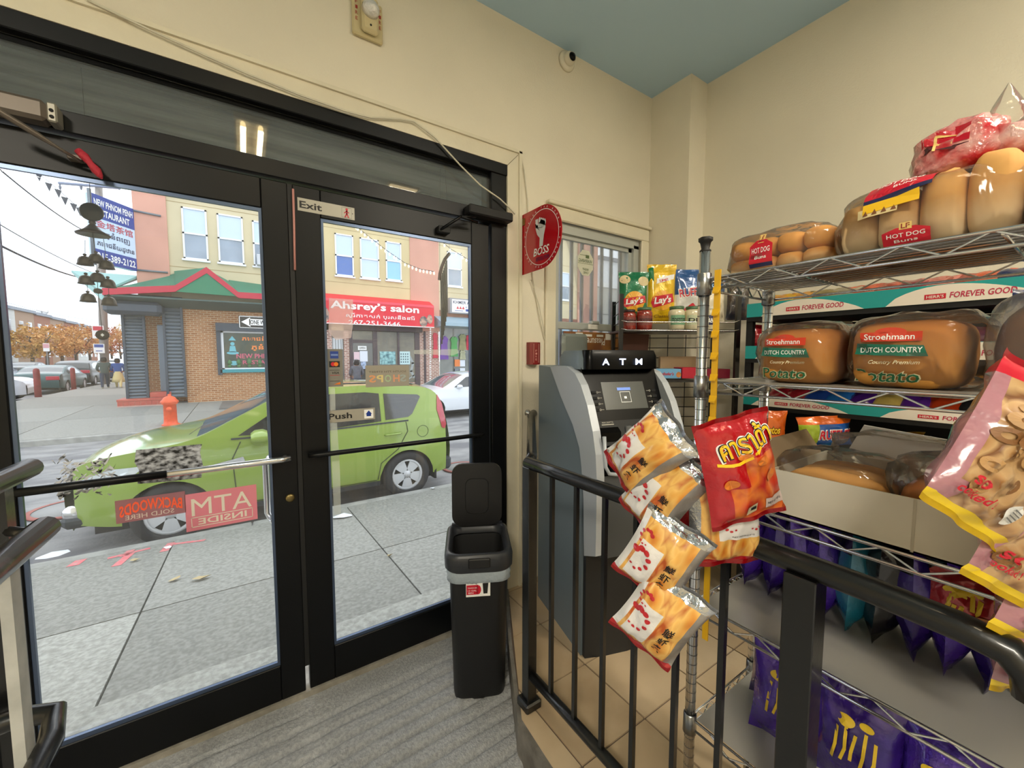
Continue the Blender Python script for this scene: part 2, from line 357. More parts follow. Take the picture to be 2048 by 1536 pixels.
# ---- ceiling lamps (tubes and long panel mirrored in the transom); square and left panels added as fill
LAMP=mat('lit_tube_glass','fff0d0',.4,emit=('ffdf9e',9))
lf=E('ceiling_lamp',(.11,-.26,3.2),'twin tube ceiling lamp above the camera','lamp')
boxp('housing',lf,mat('lamp_housing_white','e8e6de',.4),(.0,-.68,3.15),(.22,.16,3.2),.01)
for x in (.055,.165): part('tube',lf,LAMP,lambda b:b.tube([(x,-.65,3.135),(x,.13,3.135)],.016,10))
for nm,x,y,sx,sy,lb in (('ceiling_or_fill_panel',1.43,-.9,.14,.5,'long lit ceiling panel lamp over the racks'),('ceiling_or_fill_panel',2.1,-1.6,.25,.25,'unseen square glowing panel added as fill by the right wall'),('ceiling_or_fill_panel',-1.6,-1.6,.25,.5,'unseen large glowing panel added as fill at the left of the shop')):
    q=E(nm,(x,y,3.2),lb,'lamp'); boxp('frame',q,MC['lamp_housing_white'],(x-sx-.02,y-sy-.02,3.18),(x+sx+.02,y+sy+.02,3.2)); boxp('diffuser',q,mat('lit_diffuser','fff2d8',.5,emit=('ffe2ac',3)),(x-sx,y-sy,3.172),(x+sx,y+sy,3.18))
# ================= DOORS =================
GL=glassmat('door_glass',tint=(.93,.95,.96),refl=.8,haze=.03,hazec=(.9,.93,1))
def door(nm,x0,x1,g0,g1,lbl):
    d=E(nm,(x0,D,0),kind='structure')
    y0,y1=D,D+.045
    boxp('stile',d,BLK,(x0,y0,.012),(g0,y1,2.13),.003); boxp('stile',d,BLK,(g1,y0,.012),(x1,y1,2.13),.003)
    boxp('top_rail',d,BLK,(g0,y0,2.018),(g1,y1,2.13),.003); boxp('bottom_rail',d,BLK,(g0,y0,.012),(g1,y1,.165),.003)
    gb=MB(); gb.prism([(g0,y0,.165),(g1,y0,.165),(g1,y0+.02,.18),(g0,y0+.02,.18)],(0,0,.0)) if False else gb.box((g0,y0+.006,.165),(g1,y0+.018,.18)); gb.box((g0,y0+.006,2.005),(g1,y0+.018,2.018)); gb.box((g0,y0+.006,.18),(g0+.01,y0+.018,2.005)); gb.box((g1-.01,y0+.006,.18),(g1,y0+.018,2.005))
    gb.build('glazing_bead',mat('bead_aluminium','5d6b85',.3,.8),d,world=True)
    b=MB(); b.box((g0,D+.022,.165),(g1,D+.026,2.018)); b.build('glass',GL,d,world=True)
    return d
d1=door('door_1',-.71,.165,-.60,.075,'')
d2=door('door_2',.182,1.085,.283,.983,'')
boxp('meeting_seal',d1,BLKM,(.1645,D+.004,.12),(.1825,D+.04,2.13))
part('lock_cylinder',d1,mat('old_brass','8a7a50',.35,.9),lambda b:b.lathe([(.0,0),(.017,0),(.017,-.008),(.012,-.012),(0,-.012)],16,PY(580,995,D),'Y'))
# push bars (inside) and pull handle (outside)
za=PY(580,917,D-.055).z
part('push_bar',d1,CHR,lambda b:(b.tube([(.135,D-.055,za),(.1,D-.06,za),(-.3,D-.06,za)],.0125,12),b.tube([(.12,D,za),(.12,D-.05,za)],.009,8)))
part('push_bar',d1,BLK,lambda b:(b.tube([(-.24,D-.06,za),(-.66,D-.06,za)],.0135,12),b.tube([(-.655,D,za),(-.655,D-.06,za)],.009,8)))
zb=PY(665,906,D-.03).z
part('push_bar',d2,BLK,lambda b:(b.tube([(.205,D-.02,zb),(.24,D-.035,zb),(1.0,D-.035,zb),(1.03,D-.02,zb)],.011,12)))
part('pull_handle',d1,CHR,lambda b:b.tube([(.085,D+.03,1.03),(.07,D+.075,1.03),(.055,D+.095,1.0),(.055,D+.095,.79),(.07,D+.075,.76),(.085,D+.03,.76)],.012,10))
part('weatherstrip',d2,mat('pinkish_seal','c98d86',.6),lambda b:b.tube([PY(586,378,D-.003),PY(588,440,D-.004),PY(590,540,D-.003)],.0045,6))
# frame with transom
fr=MB()
for a,b in (((-.83,D-.012,0),(-.735,1.95,2.46)),((1.1,D-.004,0),(1.195,1.95,2.46)),((-.83,D-.012,2.14),(1.195,1.95,2.205)),((-.83,D-.012,2.40),(1.195,1.95,2.46)),((-.735,D+.05,0),(-.712,1.95,2.14)),((1.083,D+.05,0),(1.1,1.95,2.14)),((-.83,D+.02,2.375),(1.14,1.9,2.4)),((1.11,D+.0,2.2),(1.14,1.9,2.4))): fr.box(a,b,0,.003)
ff=fr.build('trim_4',BLK,kind='structure')
w1=E('window_2',(.2,D,2.2),kind='structure')
boxp('glass',w1,glassmat('transom_glass',tint=(.92,.94,.94),refl=2.2,haze=.05,hazec=(.7,.7,.66),rough=.015),(-.75,D+.02,2.205),(1.11,D+.026,2.40))
sh=MB(); 
sh.lathe([(.0,0),(.145,0),(.145,2.6),(0,2.6)],40,(-1.2,2.215,2.44),'X')
sh.box((-1.2,2.065,2.22),(1.4,2.35,2.30))
st_=tag(sh.build('rolling_shutter',mat('dull_zinc','d0d5d8',.5,.1,noise_=((1,30,30),'85898c',3),bump=((2,80,80),.25))),'grey coiled metal rolling shutter behind the glass over the doors','shutter')
MB().box((-1.3,2.06,2.62),(1.6,2.5,2.66)).build('trim_5',mat('pale_green_soffit','9fc0a8',.6),kind='structure')
MB().box((-.83,D-.01,-.02),(1.195,2.0,.012)).build('trim_6',mat('door_sill_stone','a29d92',.7,0,noise_=(12,'7d786e',5),bump=(60,.3)),kind='structure')
# ================= WINDOW right of the doors =================
wn=E('window_1',(1.9,D,1.3),kind='structure')
WZ0,WZ1=1.18,2.26
part('casing',wn,TRIMC,lambda b:(b.box((1.48,D-.02,2.235),(2.36,D,2.315),0,.006),b.box((1.46,D-.034,2.315),(2.37,D,2.335),0,.004),b.box((2.285,D-.02,1.13),(2.36,D,2.235),0,.006),b.box((1.455,D-.02,1.13),(1.53,D,2.235),0,.006)))
FRM=mat('aluminium_window_frame','b9bdb8',.4,.2)
part('frame',wn,FRM,lambda b:(b.box((1.53,D+.01,2.18),(2.285,D+.09,2.235)),b.box((2.235,D+.01,1.18),(2.285,D+.09,2.2)),b.box((1.53,D+.01,1.18),(1.57,D+.09,2.2)),b.box((1.53,D+.03,1.615),(2.24,D+.06,1.66),0,.004),b.box((1.86,D+.02,1.655),(1.93,D+.05,1.675),0,.004),b.box((1.57,D+.03,2.155),(2.235,D+.05,2.18)),b.box((2.205,D+.03,1.2),(2.235,D+.05,2.18))))
boxp('glass',wn,glassmat('window_glass',tint=(.93,.95,.95),refl=.7,haze=.05,hazec=(.9,.95,1)),(1.57,D+.04,1.2),(2.21,D+.044,2.16))
for i in range(8):
    x=1.60+.0925*i; boxp('security_bar',wn,mat('galvanised_bar','8a8f9c',.5,.3),(x,D+.14,1.19),(x+.02,D+.155,2.24))
boxp('security_rail',wn,MC['galvanised_bar'],(1.5,D+.155,2.20),(2.3,D+.165,2.23))
ws=E('warning_decal',PY(1172,522,D+.03),'octagonal off-white security decal on the window with mirrored WARNING','sticker')
P0=PY(1171,526,D+.038)
DC=mat('decal_back','cfd0bd',.5)
fnw=lambda o:plane(P0,(1,0,0),(0,0,1),o,ws.location)
oc=[(.072*math.cos(a),.085*math.sin(a)) for a in [math.pi/8+i*math.pi/4 for i in range(8)]]
decal('decal',ws,DC,pol(oc),fnw(.0)); decal('print',ws,mat('decal_green','5e6f4a',.5),joinsh(txt('WARNING',0,.012,.115,.022,True),rec(-.066,-.006,.066,-.004),rec(-.05,.045,.0,.048),rec(0,.03,.03,.05),txt('RIGHT\nCARE',0,-.05,.05,.034,True,.03)),fnw(.0012))
# cardboard ad in the lower sash
ad=E('cardboard_ad',(1.8,D-.01,1.45),'brown upside-down cardboard advert reading Pleasure! under the window sash','poster')
P1=PY(1165,672,D-.004)
boxp('board',ad,mat('brown_printed_card','7a4a34',.6,0,noise_=(6,'a5702f',3)),(1.6,D-.006,1.2),(2.2,D-.001,1.60))
fna=lambda o:plane((P1.x,D-.006,P1.z),(1,0,0),(0,0,1),o,ad.location)
decal('print',ad,mat('white_card_print','ece8dd',.5),joinsh(txt('Pleasure!',.11,-.033,.17,.045,rot=math.pi),rec(.045,.045,.13,.075),rec(-.06,-.005,.0,.02),rec(.2,-.02,.25,.02),rec(.12,-.002,.18,.012),rec(.02,-.002,.08,.012)),fna(.001))
pb=tag(MB().box((1.56,D-.05,1.2),(1.77,D-.014,1.585),0,.03).build('folded_plastic_bag',glassmat('grey_film',tint=(.7,.75,.7),refl=2,haze=.35,hazec=(.45,.5,.46),rough=.15,bump=(18,1.0))),'crumpled translucent plastic sheet in front of the brown cardboard','plastic bag')
# ================= INDOOR FIXTURES =================
def rr(w,d,r,n=5,cx=0,cy=0,z=0):
    o=[]
    for sx,sy,a0 in ((1,1,0),(-1,1,90),(-1,-1,180),(1,-1,270)):
        for i in range(n+1):
            a=math.radians(a0+90*i/n); o.append((cx+sx*(w/2-r)+r*math.cos(a),cy+sy*(d/2-r)+r*math.sin(a),z))
    return o
def loft(b,rings,mi=0,cap0=True,cap1=True,sm=True):
    n=len(rings[0]); vs=[p for r in rings for p in r]; fs=[]
    for i in range(len(rings)-1):
        for j in range(n): a=i*n+j;c=i*n+(j+1)%n; fs.append((a,c,c+n,a+n))
    k=len(b.f); b.add(vs,fs,mi,sm)
    if cap0: b.add(rings[0],[tuple(range(n))],mi)
    if cap1: b.add(rings[-1],[tuple(range(n))],mi)
    return b
# ---- right railing
RX=.845; ry=[PX(x,y,RX).y for x,y in ((1104,1060),(1152,1100),(1208,1150),(1268,1300),(1352,1300),(1444,1300))]
YB=PX(1597,1400,RX).y
rg=E('railing',(RX,1.15,FZ),'black metal railing with round top rail between ramp and tiled floor','railing')
boxp('post',rg,BLKP,(RX-.02,1.13,FZ),(RX+.02,1.17,1.05),.002); boxp('base_plate',rg,BLKP,(RX-.035,1.115,FZ),(RX+.035,1.185,FZ+.035),.006)
part('top_rail',rg,BLKP,lambda b:b.tube([(RX,1.165,1.062),(RX,1.0,1.064),(RX,.6,1.068),(RX,.2,1.065),(RX,.1,1.06),(RX,.055,1.052),(RX,.035,1.03),(RX,.03,1.0)],.0215,16))
part('bottom_rail',rg,BLKP,lambda b:b.tube([(RX,1.165,.262),(RX,.9,.262),(RX,.1,.262)],.0175,12))
part('wall_return',rg,BLKP,lambda b:b.tube([(RX,1.15,1.062),(RX+.06,1.22,1.066),(1.33,1.80,1.115),(1.38,1.843,1.12)],.021,12))
part('wall_bracket',rg,CHR,lambda b:(b.lathe([(0,0),(.02,0),(.02,-.006),(.008,-.01),(.008,-.05),(0,-.05)],12,(1.335,D,1.125),'Y')))
for y in ry: boxp('baluster',rg,BLKP,(RX-.0065,y-.0065,.27),(RX+.0065,y+.0065,1.055))
boxp('end_post',rg,BLKP,(RX-.026,YB-.026,FZ),(RX+.026,YB+.026,1.05),.002)
# ---- left handrail
hl=E('handrail',(-.345,1.05,0),'black tubular handrail ends with light grey post at the left edge','railing')
part('upper_rail',hl,BLKP,lambda b:b.tube([(-.41,1.335,1.2),(-.41,1.0,1.21),(-.41,-.6,1.26)],.021,14))
part('grab_rail',hl,BLKP,lambda b:b.tube([(-.345,1.165,1.108),(-.345,.9,1.112),(-.345,-.6,1.16)],.0225,14))
part('lower_rail',hl,BLKP,lambda b:b.tube([(-.62,1.16,.72),(-.40,1.155,.74),(-.345,1.14,.735),(-.335,1.08,.72),(-.335,-.6,.74)],.019,12))
boxp('post',hl,mat('light_grey_paint','a9aaa6',.5,0,noise_=(20,.12)),(-.365,1.03,-.02),(-.35,1.065,1.10))
boxp('post',hl,BLKP,(-.44,1.2,-.03),(-.405,1.235,1.19))
part('bracket',hl,BLKP,lambda b:(b.tube([(-.357,1.045,.70),(-.335,1.045,.72)],.01,8),b.tube([(-.42,1.22,1.1),(-.345,1.15,1.1)],.01,8)))
# ---- ATM
AL=(1.18,1.23,FZ); at=E('atm_machine',AL,'grey cash machine with silver side wings and lit ATM header','cash machine',rz=math.atan2(-.24,.97))
SLV=mat('atm_silver','b4bac2',.4,.2); AGR=mat('atm_blue_grey','6d7a84',.45,.1,bump=(200,.03)); ADK=mat('atm_dark_grey','1d1f22',.45,.0); ABL=mat('atm_gloss_black','030304',.3,spec=.12,coat=.05)
def L(name,m,fn,par=at,**k): b=MB(); fn(b); return b.build(name,m,par,**k)
L('side_panel',AGR,lambda b:b.prism([(0.003,.47,0),(0.003,.47,1.272),(0.003,.27,1.262),(0.003,.19,1.14),(0.003,.07,1.02),(0.003,.005,.92),(0.003,.0,.0)],(.424,0,0)))
L('cabinet_door',ADK,lambda b:loft(b,[[(.012,0,z),(.012,-.022,z),(.1,-.038,z),(.215,-.046,z),(.33,-.038,z),(.418,-.022,z),(.418,0,z)] for z in (.0,.50)],sm=False))
wing=[(.30,1.268),(.20,1.275),(.13,1.274),(.05,1.245),(0,1.20),(-.055,1.12),(-.10,1.02),(-.125,.93),(-.135,.84),(-.137,.72),(-.135,.52),(-.045,.48),(-.04,.60),(-.035,.72),(-.015,.85),(.005,.93),(.066,1.02),(.13,1.08),(.19,1.14),(.25,1.21)]
for x in (-.012,.407): L('side_wing',SLV,lambda b:b.prism([(x,y,z) for y,z in wing],(.035,0,0)))
L('lower_front',mat('atm_mid_grey','4a4e52',.4,.2),lambda b:b.prism([(.023,-.128,.84),(.023,-.13,.50),(.023,-.02,.50),(.023,-.02,.80)],(.384,0,0)))
L('recess_lip',SLV,lambda b:b.tube([(.028,-.122,1.0),(.03,-.132,.88),(.045,-.136,.852),(.08,-.137,.845),(.35,-.137,.845),(.385,-.136,.852),(.4,-.132,.88),(.402,-.122,1.0)],.008,8))
L('fascia',ABL,lambda b:(b.prism([(.023,.06,1.27),(.023,-.03,1.045),(.023,.05,1.02),(.023,.15,1.26)],(.384,0,0)),))
L('slot_panel',ADK,lambda b:b.prism([(.023,-.03,1.045),(.023,-.058,.945),(.023,.02,.92),(.023,.05,1.03)],(.384,0,0)))
L('keypad_tray',ABL,lambda b:b.prism([(.023,-.03,.945),(.023,-.01,.90),(.023,-.125,.85),(.023,-.12,.83),(.023,.04,.84),(.023,.04,.94)],(.384,0,0)))
so_=V((.0,.06,1.27)); sv=V((0,-.09,-.225)).normalized()
fs=lambda o:plane(so_,(1,0,0),-sv,o)
decal('screen',at,mat('atm_screen','1e211f',.25,emit=('4a5048',.35)),rec(.105,-.195,.325,-.07),fs(.0015))
decal('screen_graphic',at,mat('atm_screen_blue','5b7fc8',.3,emit=('5878c0',.7)),rec(.18,-.11,.25,-.097),fs(.003))
decal('screen_graphic',at,mat('atm_screen_white','d8d8d0',.3,emit=('d0d0c8',.6)),joinsh(rec(.19,-.165,.243,-.163),rec(.19,-.118,.243,-.116),rec(.19,-.165,.192,-.116),rec(.241,-.165,.243,-.116),rec(.209,-.148,.222,-.138)),fs(.003))
MK=mat('atm_markings','b8b4a8',.4)
decal('key_marks',at,MK,joinsh(*[joinsh(ring(xx,-.115-.026*i,.003,.0045,12),line2([(xx+dx*.005,-.115-.026*i),(xx+dx*.018,-.115-.026*i)],.0015)) for i in range(4) for xx,dx in ((.078,1),(.352,-1))]),fs(.002))
for i in range(4):
    for xx in (.06,.37): L('soft_key',ADK,lambda b:b.box((xx-.012,-.004,-.006),(xx+.012,.004,.006),0,.002),).location=so_+sv*(.115+.026*i)+V((0,-.003,0))
so2=V((.0,-.03,1.045)); sv2=V((0,-.028,-.10)).normalized(); f2=lambda o:plane(so2,(1,0,0),-sv2,o)
L('card_slot',ABL,lambda b:b.prism([(.055,-.035,1.02),(.055,-.062,1.0),(.055,-.062,.965),(.055,-.045,.955)],(.095,0,0)))
L('receipt_slot',ABL,lambda b:b.prism([(.255,-.035,1.02),(.255,-.062,1.0),(.255,-.062,.965),(.255,-.045,.955)],(.085,0,0)))
L('fingerprint_reader',mat('atm_reader','6d7073',.3,.4),lambda b:b.box((.185,-.05,.99),(.215,-.035,1.02),0,.003))
decal('slot_labels',at,MK,joinsh(rec(.07,-.018,.13,-.014),rec(.265,-.018,.325,-.014),txt('RECEIPTS',.1,-.007,.055,.006),txt('CARD',.295,-.007,.04,.006)),f2(.003))
L('lit_strip',mat('lit_white','ffffff',.3,emit=('e8f0ff',1.6)),lambda b:b.box((.15,-.06,.935),(.26,-.055,.94)))
L('notice_sheet',mat('paper_grey','9a9c9e',.6),lambda b:b.prism([(.12,-.095,.866),(.24,-.10,.865),(.25,-.04,.885),(.16,-.035,.888)],(0,0,.001)))
hd=L('header',AGR,lambda b:loft(b,[rr(.40,.27,.06,5,.215,.165,1.262),rr(.40,.27,.06,5,.215,.165,1.31),rr(.37,.24,.07,5,.215,.17,1.345)]))
L('header_face',ABL,lambda b:loft(b,[rr(.372,.06,.028,4,.215,.045,1.262),rr(.372,.06,.028,4,.215,.048,1.32),rr(.36,.07,.03,4,.215,.062,1.346)]))
decal('lit_letters',at,mat('lit_letters','dfe8ff',.3,emit=('cfdcff',2.2)),joinsh(txt('A',.115,0,.036,.028,bold=.05),txt('T',.20,0,.034,.028,bold=.05),txt('M',.285,0,.036,.028,bold=.01)),plane((0,.0115,1.295),(1,0,0),(0,0.03,1),.003))
# ---- trash can
tc_=E('trash_can',(.84,1.535,-.012),'tall black plastic trash can with its flip lid standing open beside the door','trash can',rz=math.radians(-27))
PL=mat('black_plastic','141416',.42,bump=(150,.05)); PLR=mat('rim_plastic','2c2e33',.38)
L('body',PL,lambda b:(loft(b,[rr(.215,.27,.04),rr(.22,.275,.045,z=.01),rr(.25,.315,.05,z=.56)] if False else [rr(.215,.26,.04,z=0.0),rr(.222,.268,.045,z=.02),rr(.248,.30,.05,z=.56)],cap1=False)),tc_)
def rim(b):
    o=[rr(.268,.325,.06,z=.575),rr(.285,.34,.065,z=.585),rr(.288,.343,.065,z=.63),rr(.278,.333,.06,z=.65),rr(.262,.315,.055,z=.655),rr(.235,.285,.045,z=.65),rr(.225,.275,.045,z=.61)]
    loft(b,o,cap0=False,cap1=False)
L('rim',PLR,rim,tc_); L('inner_liner',BLKM,lambda b:loft(b,[rr(.235,.285,.045,z=.60),rr(.2,.24,.04,z=.42)],cap0=False),tc_)
BAGM=mat('translucent_liner','9aa6b0',.25,bump=(30,.8),coat=.5)
L('bin_bag',BAGM,lambda b:loft(b,[rr(.262,.315,.05,z=.578),rr(.272,.325,.055,z=.56),rr(.262,.318,.05,z=.545),rr(.27,.325,.055,z=.532),rr(.255,.308,.05,z=.526)],cap0=False,cap1=False),tc_)
L('lid',PL,lambda b:loft(b,[[(p[0],.115+k,.655+.150+p[1]+0*k) for p in [(q[0],q[1]) for q in rr(.236,.30,.05)]] for k in (0,.018)],sm=False),tc_).rotation_euler=(0,0,0)
L('lid_ridge',PL,lambda b:loft(b,[[(q[0],.113-k,.80+q[1]) for q in rr(.11-k,.17-k,.03)] for k in (0,.004)],sm=False),tc_)
L('hinge',PLR,lambda b:b.tube([(-.12,.14,.655),(.12,.14,.655)],.009,8),tc_)
L('latch',PL,lambda b:b.box((-.045,-.178,.60),(.045,-.165,.64),0,.004),tc_)
lf_=plane((-.005,-.1525,.50),(1,0,0),(0,-.045,1),.003)
decal('label',tc_,WHT,rec(-.05,-.03,.05,.04),lf_); lf2=plane((-.005,-.1525,.50),(1,0,0),(0,-.045,1),.004)
decal('label_print',tc_,RED,joinsh(rec(-.048,-.02,.0,.022),ell(0,0,.012,.02)),lf2)
decal('label_print',tc_,BK2,joinsh(txt('Hefty',-.022,.031,.042,.014,bold=.04),pol([(.018,.028),(.042,.028),(.038,-.018),(.022,-.018)])),plane((-.005,-.1525,.50),(1,0,0),(0,-.045,1),.0045))
decal('label_print',tc_,WHT,joinsh(txt('TOUCH LID',-.024,.01,.038,.006),txt('13 GAL',-.024,-.002,.036,.006),txt('BIN',-.03,-.012,.02,.006)),plane((-.005,-.1525,.50),(1,0,0),(0,-.045,1),.005))
# ---- fire strobe, dome camera, fire chime, BOSS sign
IV=mat('ivory_plastic','cbbd92',.45)
c=V((.487,D,2.862)); q=E('fire_strobe',c,'ivory fire alarm strobe high on the wall over the doors','alarm')
boxp('plate',q,IV,(c.x-.062,D-.022,2.79),(c.x+.062,D,2.945),.006); boxp('housing',q,IV,(c.x-.03,D-.05,2.8),(c.x+.038,D-.022,2.945),.01)
part('strobe_lens',q,mat('strobe_lens','e6e4e0',.1,.3,bump=(90,.9),coat=1),lambda b:b.lathe([(0,-.035),(.02,-.03),(.033,-.015),(.036,0),(0,0)],20,(c.x+.004,D-.05,2.885),'Y'))
part('sensor_hole',q,BLKM,lambda b:b.lathe([(0,-.002),(.004,-.002),(.004,0),(0,0)],10,(c.x+.004,D-.05,2.825),'Y'))
for sx in (-.046,.05):
    decal('lettering',q,mat('faded_red','a5382c',.5),joinsh(*[txt(ch,sx,.045-.022*i,.009,.014,bold=.03) for i,ch in enumerate('FIRE')]),plane((c.x,D-.022,2.87),(1,0,0),(0,0,1),.0012,c))
decal('lettering',q,mat('faded_olive','55503a',.5),joinsh(*[rec(-.018,.062+.005*i,.012,.0635+.005*i) for i in range(4)]),plane((c.x,D-.05,2.86),(1,0,0),(0,0,1),.0012,c))
c=PY(1132,124,D); q=E('dome_camera',c,'small white round security camera under the ceiling near the corner','camera')
part('base',q,mat('camera_white','dcd6c2',.4),lambda b:b.lathe([(0,0),(.055,0),(.055,-.012),(.045,-.022),(0,-.022)],24,c,'Y'))
part('eyeball',q,MC['camera_white'],lambda b:b.lathe([(0,-.058),(.02,-.055),(.033,-.04),(.036,-.022),(.03,0),(0,0)],20,c+V((.0,-.005,0)),'Y'))
part('lens',q,ABL,lambda b:b.lathe([(0,-.014),(.014,-.012),(.023,-.003),(.023,0),(0,0)],18,c+V((-.004,-.058,-.006)),'Y'))
c=PY(1063,706,D); q=E('fire_chime',c,'small dark red alarm box on the wall left of the cash machine','alarm')
part('case',q,mat('alarm_red','7d1a1a',.3,coat=.4),lambda b:loft(b,[[(c.x+xx,D-yy,z) for xx,yy in ((-.035,0),(-.035,.03),(-.02,.042),(.01,.045),(.035,.035),(.04,0))] for z in (c.z-.065,c.z+.06)],sm=False))
decal('trim_lines',q,mat('alarm_pink','c98f84',.4),joinsh(rec(-.02,-.055,-.017,.052),rec(.014,-.055,.017,.052),*[txt(ch,-.001,.012-.016*i,.012,.011) for i,ch in enumerate('FIRE')]),plane((c.x,D-.0455,c.z),(1,0,0),(0,0,1),.001,c))
# BOSS flag sign: plate on the wall and disc standing out from it
fx=1.285; q=E('flag_sign',(fx,D,2.05),'red round flag sign with raised white fist and BOSS lettering','sign')
RS=mat('red_sign_plastic','b3101c',.22,coat=.5)
part('mounting_plate',q,RS,lambda b:b.box((1.245,D-.003,1.892),(fx,D,2.213)))
yc=1.655;zc=2.055;R_=.158
def disc(b):
    pts=[(fx,D-.001,1.892),(fx,D-.001,2.213)]+[(fx,yc+R_*math.cos(math.radians(a)),zc+R_*math.sin(math.radians(a))) for a in range(100,-101,-10)] if False else [(fx,D-.001,2.213)]+[(fx,yc-R_*math.sin(math.radians(a)),zc+R_*math.cos(math.radians(a))) for a in range(0,181,9)]+[(fx,D-.001,1.892)]
    b.prism(pts,(.003,0,0))
part('disc',q,RS,disc)
fb=plane((fx,yc,zc),(0,-1,0),(0,0,1),.0015,(fx,D,2.05))
decal('ring_line',q,WHT,ring(0,0,.135,.138,60),fb)
decal('ring_text',q,WHT,joinsh(*[txt(ch,.147*math.cos(a),.147*math.sin(a),.006,.008,rot=a-math.pi/2) for i,ch in enumerate('UNLEASH THE BOSS * UNLEASH THE BOSS * ') if ch!=' ' for a in [2.9-i*.165]]),fb)
def Fp(*p): return [((x-445)/330*.29*1.0,(258-y)/330*.30) for x,y in p]
decal('fist_emblem',q,mat('emblem_white','d9d9d9',.4),joinsh(pol(Fp((375,160),(395,155),(400,110+20),(450,150),(456,180),(448,215),(436,240),(434,300),(402,305),(400,250),(380,225),(362,195))) if False else pol([(-.052,.085),(-.044,.062),(.0,.09),(.03,.072),(.034,.045),(.02,.005),(.012,-.045),(-.016,-.045),(-.014,.0),(-.035,.02),(-.046,.045)]),rec(-.05,.055,-.028,.1),*[ell(x,.087-.006*i,.010,.017,10) for i,x in enumerate((-.014,.001,.015,.027))]),fb)
fb2=plane((fx,yc,zc),(0,-1,0),(0,0,1),.003,(fx,D,2.05))
decal('fist_lines',q,BK2,joinsh(line2([(-.008,.08),(-.01,.055)],.002),line2([(.008,.075),(.006,.05)],.002),line2([(.021,.068),(.018,.048)],.002),line2([(-.04,.06),(-.015,.05),(.012,.048)],.002)),fb2)
decal('lettering',q,WHT,txt('BOSS',0,-.066,.125,.040,bold=.03,shear=.2),fb)
decal('lettering',q,NAV,txt('REVOLUTION',.01,-.105,.11,.020,bold=.02,shear=.2),fb)
part('screw',q,CHR,lambda b:(b.lathe([(0,-.002),(.004,-.002),(.004,0),(0,0)],8,(1.26,D-.003,2.185),'Y'),b.lathe([(0,-.002),(.004,-.002),(.004,0),(0,0)],8,(1.26,D-.003,1.92),'Y')))
boxp('clip',q,mat('brass_clip','8a6a30',.4,.6),(fx-.004,1.80,2.155),(fx,1.82,2.19))
# ---- cables on the wall
CAB=mat('grey_cable','8d8672',.6); CAW=mat('white_cable','cfc9b4',.5)
def cable(nm,m,pts,r,lb,dy=.006,z=D):
    q=[PY(x,y,z-dy) for x,y in pts]; s=[]
    for i in range(len(q)-1):
        for t in range(4): s.append(q[i].lerp(q[i+1],t/4))
    s.append(q[-1]); return tag(MB().tube(s,r,6).build(nm,m),lb,'cable')
cable('cable',CAB,[(150,0),(215,20),(300,52),(330,62),(400,82),(500,115),(580,150),(700,192),(750,206),(800,222),(828,238),(870,243),(925,265),(980,283),(1015,297),(1040,302)],.0035,'long grey cable stapled along the wall above the door casing')
cable('cable',CAW,[(175,0),(300,60),(420,115),(500,150),(600,190),(690,222),(740,235),(800,238),(828,243),(870,275),(920,330),(960,370),(1000,398),(1018,415),(1030,428)],.0038,'white cable drooping across the black door frame down to the red round sign',.03)
cable('cable',CAW,[(1040,302),(1048,340),(1055,400),(1058,470),(1066,560),(1080,640),(1095,700),(1107,727)],.003,'thin cream cable hanging behind the round sign down to the cash machine',.008)
cable('cable',CAW,[(1062,560),(1078,610),(1088,660),(1100,690),(1108,722)],.0022,'very thin pale cord hanging below the round sign beside the red alarm',.012)
SN=('leftmost','second','third','fourth','fifth','sixth','rightmost')
for i,(x,y) in enumerate(((333,63),(352,70),(386,80),(749,207),(764,211),(925,265),(1015,297))):
    p=PY(x,y,D-.004); tag(MB().box((p.x-.005,D-.01,p.z-.004),(p.x+.005,D,p.z+.006),0,.002).build('cable_staple',BLKM),'tiny black cable staple over the doors, %s along the grey cable'%SN[i],'staple','cable staples above the doors')
# ---- door closers
c=PY(915,415,D-.02); q=E('door_closer',(1.0,D,2.17),'black door closer folded above the right-hand door','door closer')
boxp('body',q,BLKM,(.935,D-.075,2.145),(1.19,D-.012,2.19),.006)
pz=PY(965,432,D-.05); pe=PY(893,458,D-.04)
part('arm',q,BLK,lambda b:(b.tube([(.975,D-.06,2.135),PY(922,433,D-.09)],.006,6),b.tube([PY(922,433,D-.09),PY(880,460,D-.03)],.0065,6),b.tube([PY(922,433,D-.09),PY(955,445,D-.06)],.007,6)))
boxp('shoe',q,BLKM,(PY(872,460,D).x,D-.035,PY(880,468,D).z),(PY(895,460,D).x,D,PY(880,455,D).z),.003)
q=E('door_closer',(-.6,D,2.2),'grey door closer with long slim arm at the upper left','door closer')
BRZ=mat('closer_bronze','6b6259',.4,.4)
cl=PY(0,232,D-.06); cr=PY(95,232,D-.06)
boxp('body',q,BRZ,(cl.x-.2,D-.075,PY(60,238,D-.06).z-.0),(cr.x,D-.015,PY(60,196,D-.06).z),.01)
boxp('end_cap',q,mat('closer_cap','9a968a',.4,.5),(cr.x,D-.07,PY(100,245,D-.06).z),(cr.x+.022,D-.015,PY(100,215,D-.06).z+.012),.004)
for dz in (.012,.03): part('end_hole',q,BLKM,lambda b:b.lathe([(0,-.001),(.005,-.001),(.005,.001),(0,.001)],10,(cr.x+.011,D-.071,PY(100,245,D-.06).z+dz+.002),'Y'))
part('arm',q,BRZ,lambda b:b.tube([PY(-30,205,D-.14),PY(0,224,D-.13),PY(75,270,D-.09),PY(115,295,D-.07),PY(160,322,D-.04)],.007,8,rr=[.009,.009,.009,.005,.005]))
